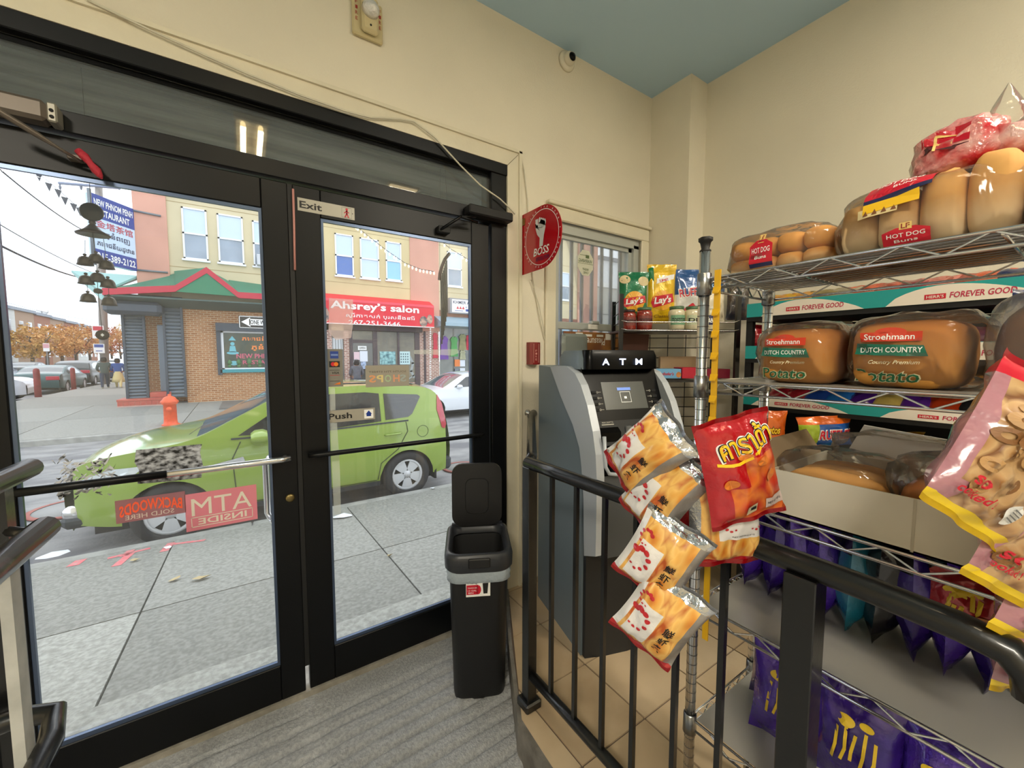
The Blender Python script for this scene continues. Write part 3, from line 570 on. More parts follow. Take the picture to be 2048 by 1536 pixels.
boxp('shoe',q,BRZ,(PY(140,320,D).x,D-.03,PY(150,325,D).z),(PY(170,320,D).x,D,PY(150,315,D).z),.002)
rb=[PY(x,y,D-.05) for x,y in ((155,300),(168,312),(180,326),(192,340),(200,352),(204,358))]
tag(MB().tube(rb,.012,7,rr=[.010,.013,.009,.013,.008,.002]).build('ribbon',mat('red_cloth','b3283a',.7,0,bump=(60,.6))),'red ribbon tied on the slim grey closer arm','ribbon')
# ---- stickers
def stick(nm,lb,px,y,m,cat='sticker',th=None):
    """rectangular sticker on plane Y=y from four pixel corners; returns (root, mapping, w, h)"""
    c=[PY(a,b,y) for a,b in px]; x0=(c[0].x+c[3].x)/2;x1=(c[1].x+c[2].x)/2;z1=(c[0].z+c[1].z)/2;z0=(c[2].z+c[3].z)/2
    o=V(((x0+x1)/2,y,(z0+z1)/2)); r=E(nm,o,lb,cat); W,H=x1-x0,z1-z0
    boxp('backing',r,m,(x0,y-.0006,z0),(x1,y,z1))
    return r,(lambda k:plane((o.x,y-.0006,o.z),(1,0,0),(0,0,1),.0006*k,o)),W,H
GY=D+.0215
def filmmat(name,c,a): return glassmat(name,refl=.5,haze=a,hazec=lin(c)[:3])
r,f,W,H=stick('atm_sticker','pink ATM INSIDE sticker seen mirrored, low on the left door glass',((370,990),(513,968),(515,1040),(372,1062)),GY,filmmat('pink_film','e08a9a',.8))
decal('print',r,mat('sticker_white','d6cfc2',.6),joinsh(txt('ATM',0,.018,W*.84,H*.46,True,0),rec(-W*.43,-H*.41,W*.43,-H*.39),rec(-W*.43,-H*.16,W*.43,-H*.14),rec(-W*.43,-H*.41,-W*.42,-H*.14),rec(W*.42,-H*.41,W*.43,-H*.14),txt('INSIDE',0,-H*.275,W*.68,H*.17,True,.04)),f(1))
r,f,W,H=stick('tobacco_sticker','torn mauve BACKWOODS SOLD HERE sticker seen mirrored, left of the pink one',((222,1000),(370,985),(372,1022),(240,1050)),GY,filmmat('mauve_film','a07078',.85))
decal('print',r,mat('bw_orange','ef5a34',.5),txt('BACKWOODS',0,.012,W*.9,H*.5,True,.06,arc=.015),f(1)); decal('print',r,mat('bw_pale','c9b8b0',.5),txt('SOLD HERE',-.005,-H*.3,W*.7,H*.2,True,.02),f(2))
TORN=mat('torn_black_paper','070708',.6,0,noise_=((48,1,70),'b9bdc6',3)); SCR=mat('torn_white_scraps','c3c6cc',.6)
r=tag(MB().prism([PY(x,y,GY-.001) for x,y in ((272,900),(404,888),(400,905),(406,930),(403,955),(340,963),(275,968),(278,940),(269,925))],(0,.0006,0)).build('torn_sticker',TORN),'torn black and grey sticker on the left door just above the push bar','sticker')
rnd=random.Random(3)
for nm_,m_,n_ in (('torn_sticker_scraps',TORN,70),('torn_sticker_scraps',SCR,60)):
    tn=MB()
    for i in range(n_):
        x=102+rnd.random()*118; y=912+rnd.random()*92
        if y>1000-(x-100)*.05 or y<925-(x-100)*.1: continue
        a_=rnd.uniform(-.9,.2); l_=rnd.uniform(8,22); t_=rnd.uniform(1.2,3.5); yy=GY-.001-(.0006 if m_ is SCR else 0); q=[]
        up_=[];dn_=[]
        for k in range(5): u=k/4; xx=x+l_*u*math.cos(a_); y2=y+l_*u*math.sin(a_)+4*math.sin(3*u+i); tt=t_*math.sin(math.pi*(u*.8+.1)); up_.append(PY(xx,y2-tt,yy)); dn_.append(PY(xx,y2+tt,yy))
        for k in range(4): tn.add([up_[k],up_[k+1],dn_[k+1],dn_[k]],[(0,1,2,3)])
    tag(tn.build(nm_,m_,kind='stuff'),('streaky black scraps' if m_ is TORN else 'thin pale paper scraps')+' of a scraped-off sticker at the left of the door glass','sticker scraps')
r,f,W,H=stick('exit_sign','silver Exit sign with small red walking figure on the right door','' or ((595,396),(709,415),(709,440),(595,421)),D,mat('silver_sign','a8a498',.4,.3),'sign')
decal('print',r,BK2,joinsh(txt('Exit',-W*.28,0,W*.38,H*.55,bold=.05),ell(W*.46,0,.002)),f(1))
decal('print',r,RED,joinsh(ell(W*.355,H*.27,.005),rec(W*.34,-H*.1,W*.37,H*.2),line2([(W*.355,H*.12),(W*.31,-H*.05)],.004),line2([(W*.355,H*.12),(W*.39,.0)],.004),line2([(W*.355,-H*.08),(W*.32,-H*.38)],.005),line2([(W*.355,-H*.08),(W*.385,-H*.38)],.005)),f(1))
decal('frame_lines',r,GRY,joinsh(rec(W*.26,-H*.4,W*.265,H*.4),rec(W*.44,-H*.4,W*.445,H*.4),rec(W*.26,H*.39,W*.445,H*.42),rec(W*.26,-H*.42,W*.445,-H*.39)),f(1))
r,f,W,H=stick('push_sign','silver Push sign with blue arrow on the right door glass',((655,822),(750,815),(750,838),(655,846)),D+.02,MC['silver_sign'],'sign')
decal('print',r,BK2,txt('Push',-W*.24,0,W*.48,H*.5,bold=.05),f(1)); decal('print',r,WHT,rec(W*.26,-H*.38,W*.46,H*.38),f(1)); decal('print',r,BLU,joinsh(pol([(W*.29,-.001),(W*.36,H*.3),(W*.43,-.001)]),rec(W*.31,-H*.2,W*.41,0)),f(2))
r,f,W,H=stick('card_decal','grey strip of payment card logos with VISA on the right door glass',((652,697),(685,699),(686,773),(653,774)),D+.02,mat('decal_taupe','7d7a72',.5))
decal('print',r,BLU,rec(-W*.25,H*.25,W*.25,H*.44),f(1)); decal('print',r,mat('card_pale_blue','6f86bd',.5),rec(-W*.2,H*.32,W*.22,H*.37),f(2))
decal('print',r,BK2,joinsh(rec(-W*.32,H*.02,W*.32,H*.18),rec(-W*.3,-H*.065,W*.3,-H*.055),txt('VISA',.003,-H*.13,W*.45,H*.06,bold=.05,shear=.2),txt('DISCOVER',0,-H*.35,W*.6,H*.025)),f(1)); decal('print',r,RED,joinsh(ell(-W*.09,H*.1,.009),rec(-W*.3,-H*.2,W*.3,-H*.192)),f(2)); decal('print',r,ORG,joinsh(ell(W*.09,H*.1,.009),pol([(-W*.1,-H*.44),(W*.32,-H*.44),(W*.32,-H*.38)])),f(3))
r,f,W,H=stick('shops_decal','taupe SOUTH 7TH STREET SHOPS decal seen mirrored on the right door glass',((731,730),(818,731),(818,772),(731,774)),D+.02,mat('decal_taupe2','9a9488',.5))
decal('print',r,mat('print_brown','6a6258',.5),txt('SOUTH 7TH STREET',0,H*.2,W*.86,H*.09,True,.03),f(1))
for ch,x,cc in (('S',.36,'9fa9a8'),('H',.2,'d99a7a'),('O',.0,'a3bb97'),('P',-.19,'d8c486'),('S',-.36,'dd9a6b')): decal('print',r,mat('shops_'+cc,cc,.5),txt(ch,W*x*.98,-H*.12,W*.15,H*.34,True,.05),f(1))
TP=glassmat('clear_tape',refl=1.5,haze=.22,hazec=(.85,.9,.85),rough=.1)
def tape(lb,pts,m=TP): return tag(MB().prism([PY(x,y,D+.021) for x,y in pts],(0,.0004,0)).build('tape_strip',m),lb,'tape')
tape('long clear tape strip running down the right door glass below the Push sign',((660,846),(674,846),(680,940),(682,1028),(668,1030),(664,940)))
tape('short clear tape strip above the Push sign',((659,776),(670,776),(671,820),(660,821)))
tape('pinkish film patch left on the glass over the salon lettering',((658,596),(706,599),(706,650),(702,676),(672,680),(657,664)),glassmat('milky_film',refl=.5,haze=.3,hazec=(.9,.75,.75),rough=.1))
tape('horizontal clear tape strip near the right edge of the door glass',((828,700),(915,698),(918,706),(905,711),(828,708)))
# ---- bell mobile and tube chime hanging outside the doors
YC=2.02
BRO=mat('bell_bronze','4a423a',.4,.6); STR=mat('thin_cord','4a4640',.7)
q=E('bell_mobile',PY(190,560,YC),'bronze bell wind chime hanging outside the left door','wind chime')
def bell(x,y,w):
    p=PY(x,y,YC); r=w/2; b=MB(); b.lathe([(0,1.9*r),(.2*r,1.85*r),(.26*r,1.65*r),(.12*r,1.48*r),(.4*r,1.42*r),(.72*r,1.2*r),(.92*r,.75*r),(.97*r,.3*r),(1.08*r,0),(.9*r,0),(.8*r,.6*r),(0,1.3*r)],16,p-V((0,0,r))); b.build('bell',BRO,q,world=True)
for x,y in ((170,518),(192,513),(213,526),(172,556),(195,551),(216,563),(176,592),(218,599)): bell(x,y,.042)
part('fish_medallion',q,BRO,lambda b:b.lathe([(0,.012),(.014,.011),(.028,.006),(.032,0),(.028,-.006),(0,-.012)],20,PY(183,424,YC),'Y'))
part('hat',q,BRO,lambda b:b.lathe([(0,.045),(.008,.043),(.01,.034),(.007,.03),(.012,.024),(.024,.010),(.046,-.004),(.044,-.008),(0,.004)],18,PY(186,466,YC)))
part('clapper_disc',q,BRO,lambda b:b.lathe([(0,.003),(.018,.003),(.018,-.003),(0,-.003)],20,PY(205,670,YC),'Y'))
decal('clapper_mark',q,WHT,pol([(0,-.006),(.005,0),(0,.006),(-.005,0)]),plane(PY(205,670,YC-.0035),(1,0,0),(0,0,1),.001,q.location))
part('bead',q,BRO,lambda b:b.lathe([(0,.01),(.01,.007),(.013,0),(.01,-.007),(0,-.01)],12,PY(196,582,YC)))
part('cord',q,STR,lambda b:(b.tube([(PY(183,424,YC).x,YC,2.45),PY(183,424,YC),PY(186,472,YC),PY(192,513,YC),PY(196,582,YC),PY(205,670,YC)],.0009,5),b.tube([PY(172,550,YC),PY(176,585,YC)],.0008,4),b.tube([PY(216,560,YC),PY(218,592,YC)],.0008,4),b.tube([PY(170,480,YC),PY(170,512,YC)],.0008,4),b.tube([PY(207,478,YC),PY(213,520,YC)],.0008,4)))
q=E('tube_chime',PY(890,600,YC),'wooden arc wind chime with metal tubes hanging outside the right door','wind chime')
arc=[PY(x,y,YC) for x,y in ((899,507),(890,518),(884,532),(880,547),(879,560))]
part('wooden_arc',q,mat('red_brown_wood','4a241c',.5),lambda b:b.tube(arc,.009,6))
for i in range(8):
    x=882+i*1.6; y0=556-i*5; p=PY(x,y0,YC+.01*(i%2)); e=PY(x,688-i*9,YC); part('tube',q,mat('chime_tube','5a5750',.35,.8),lambda b:b.tube([p,(p.x,p.y,e.z)],.0042,6)); 
part('cord',q,STR,lambda b:(b.tube([arc[0],(arc[0].x-.02,YC,2.45)],.0008,4),b.tube([arc[-1],(arc[-1].x+.012,YC,2.45)],.0008,4)))
# ================= OUTSIDE =================
SLM=[mat('sidewalk_concrete_%d'%i,c,.9,0,noise_=((38,38,38),c2,9),bump=(150,.5)) for i,(c,c2) in enumerate((('989790','7f7e77'),('9f9e97','86857e'),('b3b2aa','94938b')))]
sz=lambda y:-.2-.068*(max(y,2.53)-2.53)
j1=PZ(281,1222,-.26); j2=PZ(767,1105,-.29)
sw=tag(MB().box((-14,2.06,-.9),(14,5.0,-.5)).build('sidewalk',SLM[0]),kind='structure')
XJ=[j1.x-4.6,j1.x-3.1,j1.x-1.55,j1.x,j2.x,j2.x+1.5,j2.x+3.0,j2.x+4.5,j2.x+6,j2.x+9]; yj=j1.y; XJ=[-14]+XJ+[14]
for i in range(len(XJ)-1):
    for k,(a,b) in enumerate(((2.535,yj),(yj,5.05))):
        g=.006; x0,x1=XJ[i]+g,XJ[i+1]-g; a+=g;b-=g
        MB().add([(x0,a,-.6),(x1,a,-.6),(x1,b,-.6),(x0,b,-.6),(x0,a,sz(a)),(x1,a,sz(a)),(x1,b,sz(b)),(x0,b,sz(b))],[(0,3,2,1),(4,5,6,7),(0,1,5,4),(1,2,6,5),(2,3,7,6),(3,0,4,7)]).build('paving_slab',SLM[2 if (i==3 and k==0) else (i+k)%2],sw)
tag(MB().box((-14,2.0,-.7),(14,2.53,-.17),0,.008).build('doorstep',SLM[2]),kind='structure')
CURB=mat('curb_stone','9b9a94',.85,0,noise_=(6,.15),bump=(60,.4))
cb=E('curb',(0,5.12,-.6),kind='structure')
for i in range(-6,7): boxp('curb_stone',cb,CURB,(i*2.1+.005,5.055,-.7),(i*2.1+2.095,5.21,-.385),.012)
PK=mat('pink_spray_paint','e06a72',.8,0,noise_=(25,'c78f8c'))
pk=MB()
for (x0,y0),(x1,y1),w_ in (((148,1131),(162,1117),.05),((215,1117),(300,1095),.03),((250,1112),(262,1098),.04),((330,1104),(342,1084),.04),((345,1088),(410,1080),.03),((235,1135),(262,1105),.04)):
    a=PZ(x0,y0,sz(4.9)+.004);b=PZ(x1,y1,sz(4.9)+.004); n=V((-(b-a).y,(b-a).x,0)).normalized()*w_
    q=[a+n,b+n*.7,b-n*.8,a-n*.6]; 
    q=[V((p.x,min(p.y,5.04),sz(p.y)+.001)) for p in q]; pk.prism(q,(0,0,.002))
tag(pk.build('survey_paint_marks',PK,kind='stuff'),'pink spray paint survey marks along the sidewalk edge','paint marks')
STRT=mat('patched_asphalt','6f6e70',.9,0,noise_=((1.1,2.4,1),'9b9a98',9),bump=(30,.6))
MB().box((-60,5.2,-1),(60,13.25,-.55)).build('street',STRT,kind='structure')
MB().box((-20,13.2,-1),(-7.5,150,-.552)).build('cross_street',STRT,kind='structure')
MB().box((-60,13.2,-1),(-20,150,-.45)).build('sidewalk_far_left',SLM[0],kind='structure')
MB().box((-14,19.2,-1),(60,150,-.6)).build('ground',SLM[1],kind='structure')
fz=lambda y:-.42+.02*(min(y,19.3)-13.2)
fs_=E('sidewalk_far',(0,13.3,-.45),kind='structure')
boxp('far_curb_stone',fs_,CURB,(-7.5,13.15,-.7),(40,13.32,-.42),.015)
def slab(x0,x1,a,b,m):
    g=.01; x0+=g;x1-=g;a+=g;b-=g; B=MB(); B.add([(x0,a,-.8),(x1,a,-.8),(x1,b,-.8),(x0,b,-.8),(x0,a,fz(a)),(x1,a,fz(a)),(x1,b,fz(b)),(x0,b,fz(b))],[(0,3,2,1),(4,5,6,7),(0,1,5,4),(1,2,6,5),(2,3,7,6),(3,0,4,7)]); B.build('paving_slab',m,fs_,world=True)
for i in range(16):
    for k in range(2): slab(-7.5+i*3,-4.5+i*3,(13.32,16.4)[k],(16.4,19.9)[k],SLM[(i+k)%2])
for i in range(9): slab(-7.5,-3.62,19.9+i*5,24.9+i*5,SLM[i%2])
boxp('far_curb_stone',fs_,CURB,(-7.66,13.15,-.7),(-7.5,110,-.36),.015)
tag(MB().lathe([(0,0),(.62,0),(.62,.012),(0,.012)],28,PZ(320,912,-.552)).build('manhole_patch',mat('patch_asphalt','8b8a88',.9)) ,'round dull patch in the asphalt ahead of the green car','manhole')
c=PZ(150,1015,-.54); q=E('manhole_cover',c,'round street manhole with reddish rim left of the green car','manhole'); part('rim',q,mat('rust_red','9b5b52',.8),lambda b:b.lathe([(.38,0),(.44,0),(.44,.015),(.38,.015)],32,c)); part('cover',q,mat('iron_cover','8e8d8b',.7),lambda b:b.lathe([(0,0),(.38,0),(.38,.01),(0,.01)],32,c))
c=PZ(925,935,-.54); q=E('manhole_cover',c,'round street manhole with reddish rim right of the green car','manhole'); part('rim',q,MC['rust_red'],lambda b:b.lathe([(.3,0),(.36,0),(.36,.015),(.3,.015)],32,c)); part('cover',q,MC['iron_cover'],lambda b:b.lathe([(0,0),(.3,0),(.3,.01),(0,.01)],32,c))
boxp('cellar_hatch',fs_,mat('iron_hatch','6f6c68',.7,noise_=(9,.1)),(PZ(440,815,-.33).x,PZ(440,818,-.33).y,fz(17)-.05),(PZ(500,815,-.33).x,19.1,fz(18.4)+.015))
rnd=random.Random(5)
LIT=mat('litter_white','e4e6ea',.7); LEAF=mat('dry_leaf','b9a57c',.8)
for x,y,w_,m,lb in ((104,1114,.16,LIT,'crumpled white paper litter on the street left of the green car'),(688,1033,.14,LIT,'crumpled white paper litter on the sidewalk just beyond the right door'),(335,1096,.05,LIT,'small white scrap on the curb by the front wheel'),(403,1162 if 0 else 1158,.08,LEAF,'pale dry leaf in the middle of the sidewalk slab'),(350,1160,.06,LEAF,'small dry leaf left of another pale leaf on the sidewalk'),(866,977,.05,LIT,'small white scrap behind the rear wheel of the green car'),(780,1112 if 0 else 1112,.03,LEAF,'tiny brown leaf on the sidewalk joint right of the door mullion'),(270,1122,.05,LEAF,'dry leaf near the pink paint at the curb')):
    z0=-.55 if y<1130 and x<200 else None; p=PZ(x,y,-.33); 
    if p.y>5.2: p=PZ(x,y,-.548)
    else:
        for _ in range(4): p=PZ(x,y,sz(p.y)+.004)
    n=7; c0=[p+V((math.cos(6.28*i/n)*w_*(.5+rnd.random()*.4),math.sin(6.28*i/n)*w_*(.25+rnd.random()*.3),.004+rnd.random()*.02)) for i in range(n)]
    tag(MB().add([p+V((0,0,.03*w_/.1))]+c0+[p+V((0,0,.0))],[(0,i+1,(i+1)%n+1) for i in range(n)]+[(n+1,(i+1)%n+1,i+1) for i in range(n)]).build('litter',m),lb,'litter')
# ---- cars
GLD=mat('dark_car_glass','10161a',.08,coat=1,spec=.8); GLB=mat('windshield_glass','5f7a88',.06,.3,coat=1); RUB=mat('tyre_rubber','2a2a2c',.8,bump=(80,.2)); PLK=mat('dark_car_plastic','303438',.6); RIMM=mat('alloy_rim','d3d5d8',.35,.15)
TLR=mat('red_tail_light','a3122a',.15,coat=1,emit=('b0203a',.25)); HLW=mat('headlight_glass','d5dde0',.12,.3,coat=1)
def interp(P,x):
    if x<=P[0][0]: return P[0][1]
    for a,b in zip(P,P[1:]):
        if x<=b[0]: return a[1]+(b[1]-a[1])*((x-a[0])/max(1e-6,b[0]-a[0]))
    return P[-1][1]
def car(nm,lb,loc,rz,Lc,W,prof,belt,axles,R,m,sideglass,ws,rw,tumble=.80,spokes=5,front=.25,rear=.15,detail=True,grp=None,lights=()):
    q=E(nm,loc,lb,'car',grp,rz=rz)
    def hw(x,z):
        e=1-front*max(0,(.7-x)/.7)**2-rear*max(0,(x-(Lc-.4))/.4)**2
        s=1-.05*max(0,(.4-z)/.2)**1.5 if z<.4 else 1-(1-tumble)*max(0,(z-belt)/(prof_max-belt))**1.15
        bulge=.02*math.exp(-((z-.62)/.18)**2)
        return W/2*e*s*(1+bulge)
    prof_max=max(p[1] for p in prof)
    # resample the profile
    st=[]
    for a,b in zip(prof,prof[1:]):
        n=max(1,int(math.dist(a,b)/.07)); st+=[(a[0]+(b[0]-a[0])*i/n,a[1]+(b[1]-a[1])*i/n) for i in range(n)]
    st.append(prof[-1])
    for _ in range(3): st=[st[0]]+[((a[0]+2*b[0]+c[0])/4,(a[1]+2*b[1]+c[1])/4) for a,b,c in zip(st,st[1:],st[2:])]+[st[-1]]
    RA=R+.055
    def zb(x):
        z=.27+.05*max(0,(.5-x))+.08*max(0,x-(Lc-.5))
        for ax in axles:
            if abs(x-ax)<RA: z=max(z,R-.03+math.sqrt(RA*RA-(x-ax)**2))
        return z
    b=MB(); NC=10; cols=[-1,-.93,-.8,-.5,-.2,.2,.5,.8,.93,1]
    for i,(x,z) in enumerate(st):
        h=hw(x,z)
        for c in cols: b.v.append(V((x,h*c,z+.035*(1-c*c)-.0*abs(c))))
    for i in range(len(st)-1):
        xm=(st[i][0]+st[i+1][0])/2; zm=(st[i][1]+st[i+1][1])/2
        for j in range(NC-1):
            k=i*NC+j; g=0
            if 1<=j<=NC-3:
                if ws[0]<xm<ws[1] and zm>belt-.02: g=2
                if rw and rw[0]<xm<rw[1] and zm>rw[2]: g=1
            b.f.append((k,k+1,k+1+NC,k+NC)); b.m.append(g); b.s.append(True)
    # sides
    xs=[i*.05 for i in range(1,int(Lc/.05))]
    for ax in axles: xs+=[ax-RA,ax+RA,ax-RA*.985,ax+RA*.985]
    top=[]
    sxs=sorted(set([round(v,4) for v in xs if st[0][0]+.01<v<max(p[0] for p in st)-.005]))
    # upper envelope of the profile
    def zt(x):
        best=None
        for a,c in zip(st,st[1:]):
            if min(a[0],c[0])-1e-6<=x<=max(a[0],c[0])+1e-6:
                t=(x-a[0])/(c[0]-a[0]) if abs(c[0]-a[0])>1e-6 else 1
                z=a[1]+(c[1]-a[1])*t; best=z if best is None else max(best,z)
        return best if best is not None else .5
    NR=14
    for sd in (-1,1):
        k0=len(b.v); 
        for x in sxs:
            z0,z1=zb(x),max(zt(x),zb(x)+.02)
            for r in range(NR+1): z=z0+(z1-z0)*r/NR; b.v.append(V((x,sd*hw(x,z),z)))
        for i in range(len(sxs)-1):
            for r in range(NR): a=k0+i*(NR+1)+r; b.f.append((a,a+1,a+NR+2,a+NR+1)); b.m.append(0); b.s.append(True)
    body=b.build('body',[m,GLD,GLB],q)
    L('underbody',BLKM,lambda b:b.box((.25,-W*.40,.2),(Lc-.25,W*.40,.62)),q)
    sides=(-1,1) if detail else (-1,1)
    for sd in sides:
        fn=lambda o:(lambda u,v:V((u,sd*(hw(u,v)+o),v)))
        for p in sideglass: decal('side_window',q,GLD,pol(p),fn(.006),.12)
        for a in axles:
            wc=V((a,sd*(hw(a,.5)-.10),R))
            wh=MB().lathe([(R*.6,-sd*.09),(R*.66,sd*.085),(R*.9,sd*.09),(R,sd*.06),(R,-sd*.09)],26,wc,'Y').build('wheel',RUB,q)
            rm=MB(); rm.lathe([(R*.58,sd*.075),(R*.69,sd*.085),(R*.66,sd*.06),(R*.56,sd*.05)],26,wc,'Y'); rm.lathe([(0,sd*.07),(R*.16,sd*.068),(R*.17,sd*.03),(0,sd*.03)],14,wc,'Y')
            for s_ in range(spokes):
                an=2*math.pi*(s_+.5)/spokes+.3; w0,w1=((.045,.085) if spokes<7 else (.012,.016)); 
                d=V((math.cos(an),0,math.sin(an))); n=V((-math.sin(an),0,math.cos(an))); o=wc+V((0,sd*.055,0))
                rm.prism([o+d*R*.12+n*w0*.9,o+d*R*.60+n*w1,o+d*R*.60-n*w1,o+d*R*.12-n*w0*.9],(0,sd*.012,0))
            r_=rm.build('rim',RIMM,wh); 
            MB().lathe([(0,sd*.0),(R*.6,sd*.0),(R*.6,sd*.02),(0,sd*.02)],20,wc+V((0,sd*.02,0)),'Y').build('brake_disc',mat('brake_dark','101113',.7),wh)
    for nm_,mm,pts in lights:
        for sd in (-1,1): decal(nm_,q,mm,pol(pts),(lambda u,v:V((u,sd*(hw(u,v)+.009),v))),.1)
    q['_']=0; del q['_']
    return q,hw
LIME=mat('lime_car_paint','8aa33a',.28,.05,coat=1)
fa=PZ(345,1088,-.55); ra=PZ(818,993,-.55)
kq,kh=car('green_car','lime green boxy hatchback parked along the curb right outside the doors',(fa.x-.86,6.33,-.55),0,4.14,1.80,
  [(.06,.22),(.0,.42),(.01,.70),(.07,.86),(.22,.95),(.55,1.02),(1.02,1.08),(1.12,1.11),(1.92,1.53),(2.2,1.59),(2.9,1.605),(3.6,1.57),(3.86,1.53),(3.97,1.40),(4.05,1.1),(4.12,.85),(4.14,.5),(4.10,.3)],
  1.03,(.86,3.43),.33,LIME,
  [[(1.48,1.10),(2.03,1.47),(2.28,1.505),(2.28,1.08)],[(2.36,1.08),(2.36,1.51),(2.9,1.515),(3.08,1.49),(3.08,1.12)],[(3.14,1.13),(3.14,1.485),(3.62,1.45),(3.66,1.42),(3.52,1.19),(3.46,1.15)]],
  (1.10,1.93),None,tumble=.84,front=.42,lights=[('tail_light',TLR,[(3.93,1.44),(4.005,1.30),(4.06,.98),(4.03,.92),(3.97,.95),(3.90,1.22)]),('headlight',HLW,[(.20,.66),(.60,.80),(.70,.88),(.42,.87),(.16,.76)]),('side_vent',CHR,[(1.20,.80),(1.52,.86),(1.54,.80),(1.26,.755)])])
ks=lambda o:(lambda u,v:V((u,-(kh(u,v)+o),v)))
SEAM=mat('seam_dark','39461a',.6)
decal('door_seams',kq,SEAM,joinsh(line2([(2.33,1.06),(2.34,.7),(2.30,.33)],.012),line2([(1.50,1.03),(1.42,.85),(1.44,.5),(1.50,.33)],.012),line2([(3.42,1.08),(3.44,.95),(3.30,.72),(3.06,.55),(3.02,.33)],.012),line2([(1.48,.32),(3.0,.32)],.012)),ks(.004),.1)
decal('window_trim',kq,PLK,joinsh(line2([(1.42,1.07),(2.0,1.06),(3.45,1.10)],.02),line2([(2.32,1.08),(2.32,1.50)],.05)),ks(.007),.1)
decal('fuel_door',kq,SEAM,ring(3.66,.93,.078,.084,30),ks(.004))
decal('cladding',kq,PLK,joinsh(rec(1.24,.24,3.05,.31)),ks(.010),.15)
for x in (2.05,3.12): part('door_handle',kq,LIME,lambda b:b.tube([(x,-kh(x,.93)-.002,.925),(x+.03,-kh(x,.93)-.035,.93),(x+.2,-kh(x+.2,.93)-.035,.935),(x+.23,-kh(x+.2,.93)-.002,.935)],.013,7),world=False)
part('side_mirror',kq,LIME,lambda b:loft(b,[[(x+.0,-.90-.14*math.sin(t)-.02,1.07+.085*math.cos(t)*k) for t in [i*math.pi/8 for i in range(17)]] for x,k in ((1.60,.6),(1.64,1.0),(1.72,1.05),(1.76,.8))]),world=False)
part('roof_rack_rail',kq,PLK,lambda b:b.tube([(2.1,-.66,1.60),(2.3,-.68,1.635),(3.3,-.68,1.63),(3.6,-.66,1.59)],.011,6),world=False)
part('rear_bumper',kq,PLK,lambda b:b.box((3.98,-.80,.28),(4.16,.80,.48),0,.04),world=False)
part('fog_lamp',kq,CHR,lambda b:b.lathe([(0,-.02),(.06,-.015),(.08,0),(.08,.05),(0,.05)],16,(.08,-.62,.42),'Y'),world=False)
part('front_bumper',kq,PLK,lambda b:b.box((-.02,-.66,.26),(.25,.66,.40),0,.05),world=False)
part('mud_flap',kq,BLKM,lambda b:b.box((3.84,-.88,.2),(3.87,-.68,.48)),world=False)
part('wiper',kq,BLKM,lambda b:b.tube([(1.02,-.55,1.10),(1.15,-.1,1.16)],.012,5),world=False)
WC=mat('white_car_paint','e9edf2',.25,0,coat=1)
wl=PZ(872,842,-.55)
sed=[(.03,.25),(.0,.5),(.05,.66),(.3,.78),(.9,.92),(1.25,.98),(1.95,1.36),(2.3,1.44),(2.9,1.45),(3.4,1.36),(4.05,1.08),(4.5,1.02),(4.62,.9),(4.66,.6),(4.6,.3)]
sg=[[(1.62,1.0),(2.1,1.31),(2.5,1.37),(2.5,1.0)],[(2.57,1.0),(2.57,1.37),(3.0,1.35),(3.55,1.15),(3.5,1.02)]]
wq,wh_=car('white_car','white sedan parked on the far side of the street behind the green car',(wl.x-.92,12.55,-.55),0,4.66,1.82,sed,.97,(.92,3.72),.335,WC,sg,(1.22,2.0),(3.35,4.1,1.03),spokes=14)
part('side_mirror',wq,WC,lambda b:loft(b,[[(x,-.95-.1*math.sin(t),1.02+.07*math.cos(t)*k) for t in [i*math.pi/8 for i in range(17)]] for x,k in ((1.72,.6),(1.78,1.0),(1.86,.8))]),world=False)
suv=[(.03,.3),(.0,.6),(.08,.85),(.4,.98),(1.05,1.08),(1.75,1.52),(2.3,1.63),(3.4,1.62),(4.1,1.50),(4.42,1.1),(4.5,.8),(4.5,.35)]
sgs=[[(1.5,1.12),(2.0,1.46),(2.5,1.53),(2.5,1.1)],[(2.57,1.1),(2.57,1.53),(3.3,1.52),(3.9,1.40),(4.05,1.15)]]
GRYW=mat('pale_grey_car_paint','c9cdd3',.3,0,coat=1); TEALC=mat('teal_car_paint','2a5254',.35,.1,coat=.35); DKC=mat('dark_car_paint','1c1f24',.35,.1,coat=.35); MAR=mat('dark_blue_car_paint','33405a',.3,.2,coat=1)
car('pale_suv','pale grey crossover at the far left edge of the view, pointing right',(-7.95,27.0,-.52),math.pi,4.5,1.8,suv,1.1,(.85,3.5),.35,GRYW,sgs,(1.05,1.85),(4.0,4.45,1.15),spokes=5)
lt=lambda zz:[('tail_light',TLR,[(4.3,zz),(4.64,zz-.02),(4.62,zz-.18),(4.35,zz-.16)])]
def rearlight(q,hwf,Lc,z0,z1,w_):
    for sd in (-1,1): L('tail_light',TLR,lambda b:b.box((Lc-.16,sd*.86*.98,z0),(Lc+.012,sd*(.86-w_),z1),0,.02),q)
    L('number_plate',mat('plate_white','d9d9dc',.5),lambda b:b.box((Lc-.02,-.16,z0-.12),(Lc+.016,.16,z0)),q)
